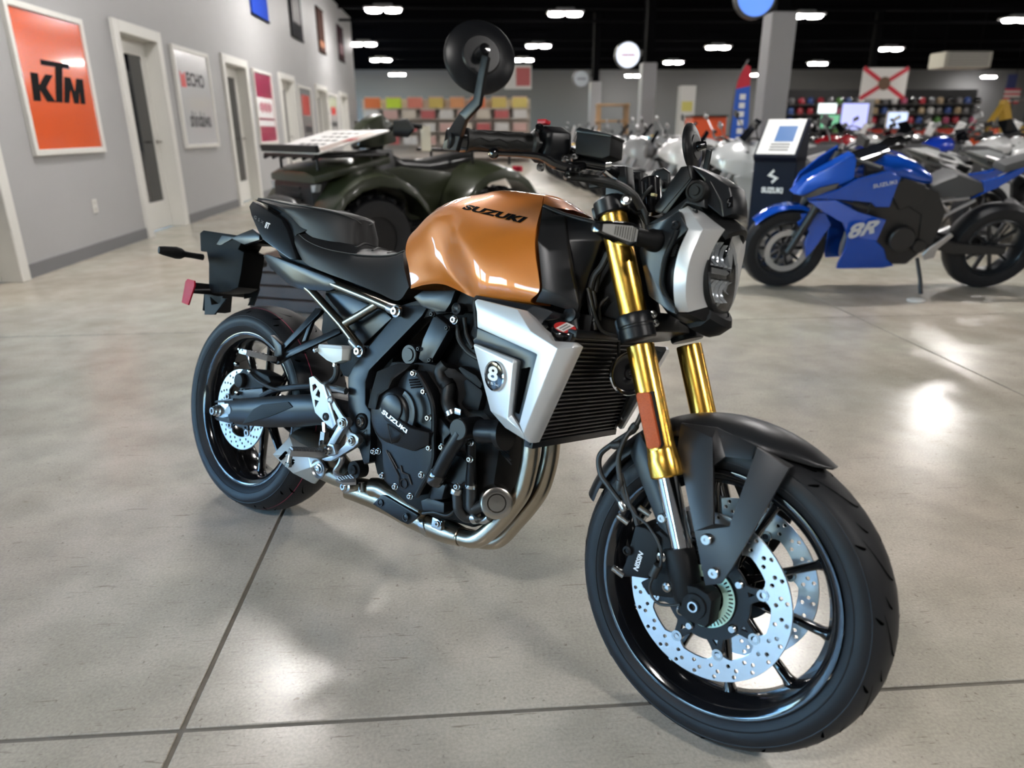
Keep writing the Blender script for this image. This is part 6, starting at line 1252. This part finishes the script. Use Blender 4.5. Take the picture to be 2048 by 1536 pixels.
ob('front_bodywork', loft([[V(x, -w_, z0), V(x, w_, z0), V(x, w_*.92, z1), V(x, -w_*.92, z1)] for x, w_, z0, z1 in ((.45, .30, .55, .86), (.80, .34, .52, .86), (.96, .36, .50, .80), (1.03, .33, .52, .74))]), ABLK, AT, .03, 2)
ob('hood', loft([[V(x, -w_, z), V(x, -w_*.6, z+.03), V(x, w_*.6, z+.03), V(x, w_, z), V(x, w_, z-.05), V(x, -w_, z-.05)] for x, w_, z in ((.30, .26, .92), (.62, .40, .88), (.90, .44, .84), (1.02, .36, .80))]), OLIVE, AT, .012, 2)
ob('grille', join(*[box((1.025, 0, .58+.045*k_), (.03, .36-.02*k_, .016)) for k_ in range(4)]), ABLK, AT)
ob('front_bumper', tube([(.92, -.32, .46), (1.10, -.26, .46), (1.12, -.2, .62), (1.12, .2, .62), (1.10, .26, .46), (.92, .32, .46)], .022, 10, 4), FRAMEG, AT)
ob('front_rack', join(*[tube([(.40, y, .94), (.98, y, .94), (1.04, y, .92)], .012, 8) for y in (-.40, -.25, -.1, .1, .25, .40)], *[tube([(x, -.42, .94), (x, .42, .94)], .014, 8) for x in (.42, .72, 1.02)], *[cyl((x, y, .94), (x, y, .84), .012, 8) for x in (.5, .95) for y in (-.3, .3)]), ABLK, AT)
ob('rear_rack', join(*[tube([(-.40, y, .95), (-1.0, y, .95)], .012, 8) for y in (-.38, -.2, 0, .2, .38)], *[tube([(x, -.40, .95), (x, .40, .95)], .014, 8) for x in (-.42, -.72, -1.0)], *[cyl((x, y, .95), (x, y, .82), .012, 8) for x in (-.5, -.92) for y in (-.3, .3)]), ABLK, AT)
ob('steering_pod', loft([[V(x, -w_, z0), V(x, w_, z0), V(x, w_*.8, z1), V(x, -w_*.8, z1)] for x, w_, z0, z1 in ((.10, .07, 1.02, 1.14), (.24, .13, 1.00, 1.24), (.38, .12, .98, 1.18), (.46, .07, .98, 1.08))]), OLIVE, AT, .025, 2)
ob('pod_lamp', lathe([(.0, .012), (.055, .01), (.07, 0), (.07, -.03)], (.455, 0, 1.04), (1, 0, .05), 20), MATS['quad_lamp'], AT)
ob('handlebar', tube([(.10, -.42, 1.14), (.18, -.22, 1.16), (.20, 0, 1.08), (.18, .22, 1.16), (.10, .42, 1.14)], .014, 8, 4), ABLK, AT)
ob('steering_column', cyl((.34, 0, .84), (.20, 0, 1.08), .05, 12), ABLK, AT)
ob('saddle', loft([[V(x, -w_, z-.1), V(x, -w_*1.02, z-.04), V(x, -w_*.75, z), V(x, w_*.75, z), V(x, w_*1.02, z-.04), V(x, w_, z-.1)] for x, w_, z in ((-.62, .17, .93), (-.4, .17, .90), (-.15, .15, .87), (.08, .12, .89), (.22, .09, .96))]), M('gloss_saddle', (.012, .012, .012), .3), AT, .012, 2)
ob('tank_cover', loft([[V(x, -w_, z0), V(x, w_, z0), V(x, w_*.7, z1), V(x, -w_*.7, z1)] for x, w_, z0, z1 in ((.16, .13, .80, .97), (.34, .17, .80, .97), (.48, .20, .80, .93))]), M('grey_cover', (.06, .06, .062), .45), AT, .02, 2)
for s in (-1, 1): ob('rear_lamp', box((-1.02, s*.3, .78), (.03, .12, .05)), REDR, AT, .008, 1)
AR = Matrix.Rotation(radians(218), 3, 'Z')
def atw(x, y, z): return AR @ V(x, y, z)+V(-.47, 6.3, 0)
# display board lying on the quad's front rack
r = empty('display_board', atw(.72, 0, .962), (0, 0, radians(218)), label='white spec board with dark print propped on the quad rack', cat='sign')
tl = Matrix.Rotation(radians(14), 3, 'Y')
brd = ob('board', box((0, 0, .075), (.62, .92, .012), tl), M('board_white', (.72, .70, .68), .35), r, .002, 1)
ob('board_lip', box((.30, 0, .03), (.03, .92, .05), tl), ABLK, r, .004, 1)
pr = lambda x, y, a, b: xf(box((x, y, .0815), (a, b, .002)), Matrix.Translation(V(0, 0, .075)) @ tl.to_4x4() @ Matrix.Translation(V(0, 0, -.075)))
ob('printed_photo', pr(0, .36, .50, .17), M('board_photo', (.35, .28, .24), .4), brd)
ob('printed_stripe', join(pr(-.02, .36, .10, .15), pr(.18, -.10, .05, .2)), RED, brd)
ob('printed_lines', join(*[pr(-.2+.1*a, .16-.11*b, .03, .07) for a in range(4) for b in range(4)]), GINK, brd, kind='stuff')
r = empty('price_tag', atw(-.02, .30, .93), (0, 0, radians(218)), label='cream paper tag hanging from the quad handlebar', cat='tag')
ob('tag_card', box((0, 0, .12), (.004, .13, .19)), M('tag_card', (.66, .62, .50), .7), r); ob('tag_string', cyl((0, 0, .21), (.06, .03, .25), .002, 5), GINK, r)
r = empty('wooden_crate', (-1.05, 4.78, 0), (0, 0, radians(-20)), label='low dark brown wooden crate on the floor behind the copper bike tail', cat='crate')
WOODD = M('dark_wood', (.055, .028, .016), .5, nscale=9, namt=.5)
for k_ in range(4): ob('plank', box((0, 0, .045+.085*k_), (.62, .42, .078)), WOODD, r, .005, 1)
# ---------------------------------------------------------------- kiosk
KH = Matrix.Rotation(radians(-18), 3, 'Z'); KX, KY = 2.62, 5.92
r = empty('display_kiosk', (KX, KY, 0), (0, 0, radians(-38)), label='dark navy display kiosk with a slanted white spec sheet', cat='kiosk')
NAVY = M('navy_laminate', (.003, .005, .016), .5, spec=.12)
ob('kiosk_body', loft([[V(-w_, -.15, z), V(w_, -.15, z), V(w_, .15, z), V(-w_, .15, z)] for z, w_ in ((.02, .17), (.90, .17))]), NAVY, r, .006, 1)
hd_ = prism([(-.17, -.17, .86), (-.17, .17, .86), (-.17, .17, 1.18), (-.17, .10, 1.18), (-.17, -.20, .90)], (.34, 0, 0)); ob('kiosk_head', hd_, NAVY, r, .006, 1)
ob('kiosk_base', box((0, -.02, .01), (.44, .44, .02)), BODYB, r, .004, 1)
sl = lambda u, v, w_: V(-.15+.30*u, -.185+.275*v-.0*w_, .915+.262*v)+V(0, -.69, .72)*w_
sheet = ob('spec_sheet', (lambda g_: g_)(join(([sl(a, b, c) for a in (0, 1) for b in (0, 1) for c in (.002, .006)], box((0, 0, 0), (1, 1, 1))[1]))), M('sheet_white', (.75, .75, .75), .3), r)
ob('sheet_picture', ([sl(a, b, c) for a in (.35, .85) for b in (.35, .8) for c in (.006, .008)], box((0, 0, 0), (1, 1, 1))[1]), M('sheet_blue', (.05, .14, .35), .4), sheet)
ob('sheet_print', join(*[([sl(a, b, c) for a in (.3, .8) for b in (.1+.08*q, .13+.08*q) for c in (.006, .008)], box((0, 0, 0), (1, 1, 1))[1]) for q in range(3)]), GINK, sheet)
ob('emblem', join(prism([(-.05+x, -.151, .70+z) for x, z in ((0, .05), (.045, .10), (.055, .085), (.03, .06), (.09, .035), (.045, -.01), (.035, .005), (.06, .03))], (0, -.004, 0))), WINK, r)
vs, fs = text2d('SUZUKI', 0, .05); ob('lettering', ([V(-.085+.17*v[0], -.153, .615+.045*v[1]) for v in vs], fs), WINK, r, fix=False)

# ================================================================== SHOP FITTINGS IN THE DISTANCE
column(1, 4.62, 11.0, .36, 2.66); column(2, 4.75, 19.0, .36, 2.66); column(3, 4.55, 25.2, .36, 2.6); column(4, 13.4, 24.2, .36, 2.4); column(5, 13.2, 12., .36, 2.66)
def round_sign(x, y, z, R_, col, label, mark, em):
    r = empty('round_sign', (x, y, z), label=label, cat='sign')
    ob('sign_rim', lathe([(R_, -.06), (R_+.03, -.05), (R_+.03, .05), (R_, .06)], (0, 0, 0), (0, 1, 0), 32, cap=True), FRAMEG, r)
    ob('sign_face', lathe([(R_, -.062), (R_*.5, -.068), (0, -.07)], (0, 0, 0), (0, 1, 0), 32, cap=False), M('face_'+label[:14], col, .3, emit=col, es=em), r)
    ob('sign_mark', join(*[box((-.12*R_*4+R_*.25*q, -.072, 0), (R_*.16, .006, R_*(.22+.06*(q % 2)))) for q in range(5)]), mark, r)
    ob('hanger', cyl((R_+.1 if x > 0 else 0, 0, .06), (R_+.1 if x > 0 else 0, 0, ZC-z), .02, 8), STEELBLK, r); ob('arm', box((R_*.7, 0, .05), (R_*1.2, .05, .12)), FRAMEG, r)
round_sign(4.12, 18.6, 2.80, .28, (.75, .82, .95), 'small white illuminated round sign with a red word on a column', RED, 1.2)
round_sign(4.12, 10.75, 2.83, .26, (.10, .25, .75), 'blue round sign with white centre above the nearest column', WINK, 1.0)
round_sign(4.0, 24.8, 2.66, .24, (.30, .33, .36), 'unlit grey round sign beside the farthest column', GINK, .0)
# feather flag
r = empty('feather_flag', (3.75, 10.2, 0), label='tall blue feather flag with a red top in front of the nearest column', cat='flag')
ob('flag_pole', tube([(0, 0, .02), (0, 0, 1.4), (.04, 0, 1.75), (.16, 0, 1.98)], .012, 8, 4), FRAMEG, r)
ob('flag_cloth', prism([(0, 0, .80), (.20, 0, .74), (.25, 0, 1.2), (.22, 0, 1.66), (.03, 0, 1.62)], (0, .008, 0)), M('flag_blue', (.02, .10, .50), .6), r); ob('flag_tip', prism([(.03, 0, 1.62), (.22, 0, 1.66), (.20, 0, 1.9), (.12, 0, 1.93), (.05, 0, 1.8)], (0, .008, 0)), M('flag_red', (.5, .02, .04), .6), r)
[ob('flag_letter', box((.13, -.003, .86+.11*q), (.08, .004, .07)), WINK, r) for q in range(7)]; ob('flag_base', lathe([(.14, 0), (.14, .02), (.03, .04)], (0, 0, 0), (0, 0, 1), 20), BODYB, r)
# state style flag and striped flag on the far side
r = empty('saltire_flag', (13.55, 23.6, 1.98), label='white flag with a red diagonal cross and brown centre', cat='flag')
WF = M('flag_white', (.62, .62, .60), .7)
ob('flag_cloth', box((0, 0, .46), (1.5, .01, .92)), WF, r)
for s in (-1, 1): ob('flag_band', box((0, -.008, .46), (1.72, .006, .13), Matrix.Rotation(s*atan2(.92, 1.5), 3, 'Y')), MATS['flag_red'], r)
ob('flag_seal', lathe([(.2, 0), (.2, .006), (0, .008)], (0, -.012, .46), (0, -1, 0), 24), M('seal_brown', (.12, .07, .04), .7), r); [ob('flag_cord', cyl((s*.75, 0, .92), (s*.75, 0, 2.69), .008, 6), STEELBLK, r) for s in (-1, 1)]
r = empty('striped_flag', (16.7, 22., 1.78), label='small red and white striped flag with a blue corner at the right edge', cat='flag')
for k_ in range(7): ob('stripe', box((0, 0, .06*k_+.03), (.5, .01, .06)), MATS['flag_red'] if k_ % 2 == 0 else WF, r)
ob('canton', box((-.1, -.004, .62), (.3, .012, .4)), M('flag_navy', (.02, .03, .12), .7), r); ob('flag_cord', cyl((0, 0, .8), (0, 0, 2.85), .008, 6), STEELBLK, r)
r = empty('unit_heater', (13.5, 20, 2.6), label='beige box heater hanging from the black ceiling', cat='heater')
ob('heater_case', box((0, 0, .2), (1.3, .7, .4)), M('heater_beige', (.42, .40, .35), .5), r, .02, 1); ob('louvre', join(*[box((0, -.355, .08+.07*k_), (1.1, .02, .02)) for k_ in range(5)]), FRAMEG, r); [ob('hanger_rod', cyl((s*.5, 0, .4), (s*.5, 0, 2.05), .01, 6), STEELBLK, r) for s in (-1, 1)]
# picture panel above the left shelves
r = empty('hanging_picture', (2.12, 27., 2.47), label='red and white picture panel hanging above the box shelves', cat='sign')
ob('panel', box((0, 0, .39), (.95, .04, .78)), WF, r); ob('picture_block', join(box((.18, -.024, .4), (.5, .01, .6))), M('pic_red', (.42, .10, .10), .6), r); ob('hanger', join(cyl((-.4, 0, .78), (-.4, 0, 2.18), .008, 6), cyl((.4, 0, .78), (.4, 0, 2.18), .008, 6)), STEELBLK, r)
# gondola shelves with boxed goods, far left
sh = empty('gondola_shelf', (-.42, 27.9, 0), label='long pale gondola shelf with boxed goods at the far end of the office wall', cat='shelf')
PALE = M('shelf_pale', (.60, .54, .48), .5)
ob('back_panel', box((0, .28, 1.1), (6.1, .03, 2.2)), PALE, sh)
for z in (.15, .62, 1.06, 1.5, 1.86): ob('shelf_board', box((0, 0, z), (6.1, .52, .03)), PALE, sh)
for k_ in range(8): ob('upright', box((-3.05+.871*k_, .26, 1.1), (.05, .06, 2.2)), PALE, sh)
cols2 = [((.72, .18, .05), 'orange'), ((.55, .75, .03), 'lime'), ((.68, .20, .14), 'red'), ((.60, .45, .10), 'mustard'), ((.68, .30, .12), 'tan'), ((.62, .16, .06), 'rust'), ((.60, .46, .12), 'ochre'), ((.62, .5, .14), 'yellow')]
for k_, (c_, nm) in enumerate(cols2):
    q = empty('product_box', (-3.08+.76*k_, 27.78, 1.875), label='%s printed box on the top board of the pale gondola' % nm, cat='box', group='boxes on the gondola shelf')
    ob('carton', box((0, 0, .17), (.52, .34, .34)), M('carton_'+nm, c_, .5), q, .004, 1); ob('carton_lid', box((0, 0, .36), (.52, .34, .04)), M('lid_pink', (.62, .40, .32), .5), q, .004, 1)
pale = [('cream', (.62, .55, .46)), ('pink', (.60, .38, .34)), ('white', (.66, .64, .62)), ('red', (.48, .10, .10))]
for rr, z in enumerate((.635, 1.075, 1.515)):
    for k_ in range(9):
        nm, c_ = pale[(k_*3+rr) % 4]; q = empty('product_box', (-3.12+.67*k_, 27.78, z), label='%s carton, %s along the %s board of the pale gondola' % (nm, ORD[k_], ('bottom', 'middle', 'upper')[rr]), cat='box', group='cartons low on the gondola shelf')
        ob('carton', box((0, 0, .14), (.5, .36, .28)), M('carton2_'+nm, c_, .5), q, .004, 1); ob('carton_lid', box((0, 0, .295), (.5, .36, .03)), PALE, q, .004, 1)
# timber rack
r = empty('timber_rack', (4.62, 22.6, 0), label='light brown timber rack beside the far column', cat='rack')
WOODL = M('light_wood', (.32, .19, .09), .6, nscale=6, namt=.3)
for x in (-.42, .42): ob('rack_post', join(box((x, -.2, .92), (.07, .07, 1.84)), box((x, .2, .92), (.07, .07, 1.84))), WOODL, r)
for z in (.3, .85, 1.35, 1.8): ob('rack_shelf', box((0, 0, z), (.95, .5, .06)), WOODL, r, .006, 1)
# white display tower
r = empty('display_tower', (5.47, 18, 0), label='narrow white display tower with a yellow patch', cat='display')
ob('tower_body', box((0, 0, 1.04), (.36, .3, 2.08)), WF, r, .01, 1); ob('yellow_patch', box((-.02, -.154, 1.62), (.26, .01, .22)), M('patch_yellow', (.6, .55, .15), .5), r); ob('tower_foot', box((0, 0, .02), (.5, .45, .04)), BODYB, r)
# orange counter
for i, (x, y, w_, h_, z_, nm, lab) in enumerate(((5.05, 15.2, .7, .36, .98, 'orange', 'bright orange counter behind the parked bikes near the display tower'), (13.0, 21., 2.6, .3, .78, 'red', 'long red-orange counter in front of the screens'), (16.8, 21.5, 1.8, .22, .86, 'orange', 'low orange counter right of the screens'))):
    r = empty('sales_counter', (x, y, 0), label=lab, cat='counter')
    ob('counter_front', box((0, 0, (z_+h_)/2), (w_, .5, z_+h_)), M('counter_'+nm+str(i), (.62, .08, .02) if nm == 'orange' else (.50, .04, .02), .4), r, .01, 1); ob('counter_top', box((0, 0, z_+h_+.015), (w_+.06, .56, .03)), BODYB, r, .005, 1)
# screens
for (x, y, z, w_, h_, c_, e_, lab) in ((12.28, 24.6, 1.58, .62, .30, (.75, .85, .85), 1.6, 'small white glowing screen on the left of the group'), (12.28, 24.3, 1.12, .62, .40, (.15, .42, .25), .9, 'green and white screen below the small white one'), (12.5, 23.2, 1.06, .86, .78, (.42, .46, .85), 1.0, 'large lavender screen left of the flag column'), (13.75, 22.9, 1.1, .62, .46, (.50, .62, .90), 1.2, 'pale blue screen under the cross flag')):
    r = empty('display_screen', (x, y, z), label=lab, cat='screen')
    ob('screen_case', box((0, 0, h_/2), (w_+.06, .06, h_+.06)), BODYB if c_[2] < .9 else WF, r, .008, 1); ob('screen_glass', box((0, -.032, h_/2), (w_, .006, h_)), M('screen_'+lab[:12], c_, .2, emit=c_, es=e_), r); ob('screen_post', box((0, .02, -z/2), (.06, .05, z)), BODYB, r)
# helmet wall
hs = empty('helmet_display', (16.1, 28.2, 0), label='long dark wall rack filled with helmets at the back of the shop', cat='shelf')
ob('back_panel', box((0, .3, 1.25), (8.2, .04, 2.5)), BODYB, hs)
for z in (.55, .9, 1.25, 1.6, 1.95): ob('shelf_board', box((0, 0, z), (8.2, .5, .03)), FRAMEG, hs)
hcol = [('white', (.6, .6, .6)), ('black', (.012, .012, .013)), ('red', (.42, .02, .04)), ('grey', (.14, .14, .15)), ('pink', (.5, .10, .2)), ('blue', (.03, .08, .3)), ('tan', (.4, .3, .18)), ('green', (.12, .3, .08))]
HP = {}
rh = random.Random(5)
for rr, z in enumerate((.565, .915, 1.265, 1.615, 1.965)):
    for k_ in range(22):
        nm, c_ = hcol[rh.choice((0, 1, 1, 2, 3, 3, 4, 5, 6, 7, 0, 2))]
        if nm not in HP:
            q = empty('helmet'); ob('helmet_shell', lathe([(.10, 0), (.125, .05), (.13, .12), (.115, .19), (.07, .235), (.0, .25)], (0, 0, 0), (0, 0, 1), 18), M('helmet_'+nm, c_, .2, coat=.6), q)
            ob('visor', lathe([(.132, .085), (.134, .12), (.126, .165)], (0, 0, 0), (0, 0, 1), 10, cap=False, a0=pi*1.15+pi/2*0, a1=pi*1.85), DARKGLASS, q); HP[nm] = q
        else: q = copytree(HP[nm])
        q.location = (12.25+.366*k_+rh.uniform(-.03, .03), 28.05, z); tag(q, '%s helmet, %s from the left on the %s shelf of the back rack' % (nm, ORD[k_], ('bottom', 'second', 'third', 'fourth', 'top')[rr]), 'helmet', 'helmets on the back rack')
# yellow digger arm at the right edge
r = empty('mini_excavator', (13.6, 17.3, 0), (0, 0, radians(200)), label='mustard yellow mini excavator with raised arm at the right edge', cat='excavator')
YL = M('digger_yellow', (.45, .27, .03), .45)
ob('boom', sprism([(.3, .8), (.55, .75), (1.0, 1.5), (.95, 1.72), (.8, 1.62)], -.08, .08), YL, r, .01, 1); ob('dipper', sprism([(.85, 1.7), (1.0, 1.6), (1.45, 1.05), (1.38, .98)], -.06, .06), YL, r, .01, 1); ob('bucket', sprism([(1.35, 1.05), (1.5, 1.0), (1.52, .75), (1.3, .7), (1.25, .85)], -.18, .18), BODYB, r, .01, 1)
ob('cab', box((-.1, 0, .85), (.8, .8, .6)), YL, r, .03, 1); ob('cab_roof', join(box((-.15, 0, 1.75), (.7, .7, .06)), *[cyl((-.45+.6*i, -.3+.6*j, 1.1), (-.45+.6*i, -.3+.6*j, 1.75), .025, 8) for i in (0, 1) for j in (0, 1)]), BODYB, r)
for s in (-1, 1): ob('track', sprism([(-.75, .1), (-.7, .02), (.65, .02), (.75, .15), (.7, .38), (-.65, .38), (-.75, .28)], s*.3, s*.55), BODYB, r, .03, 2)
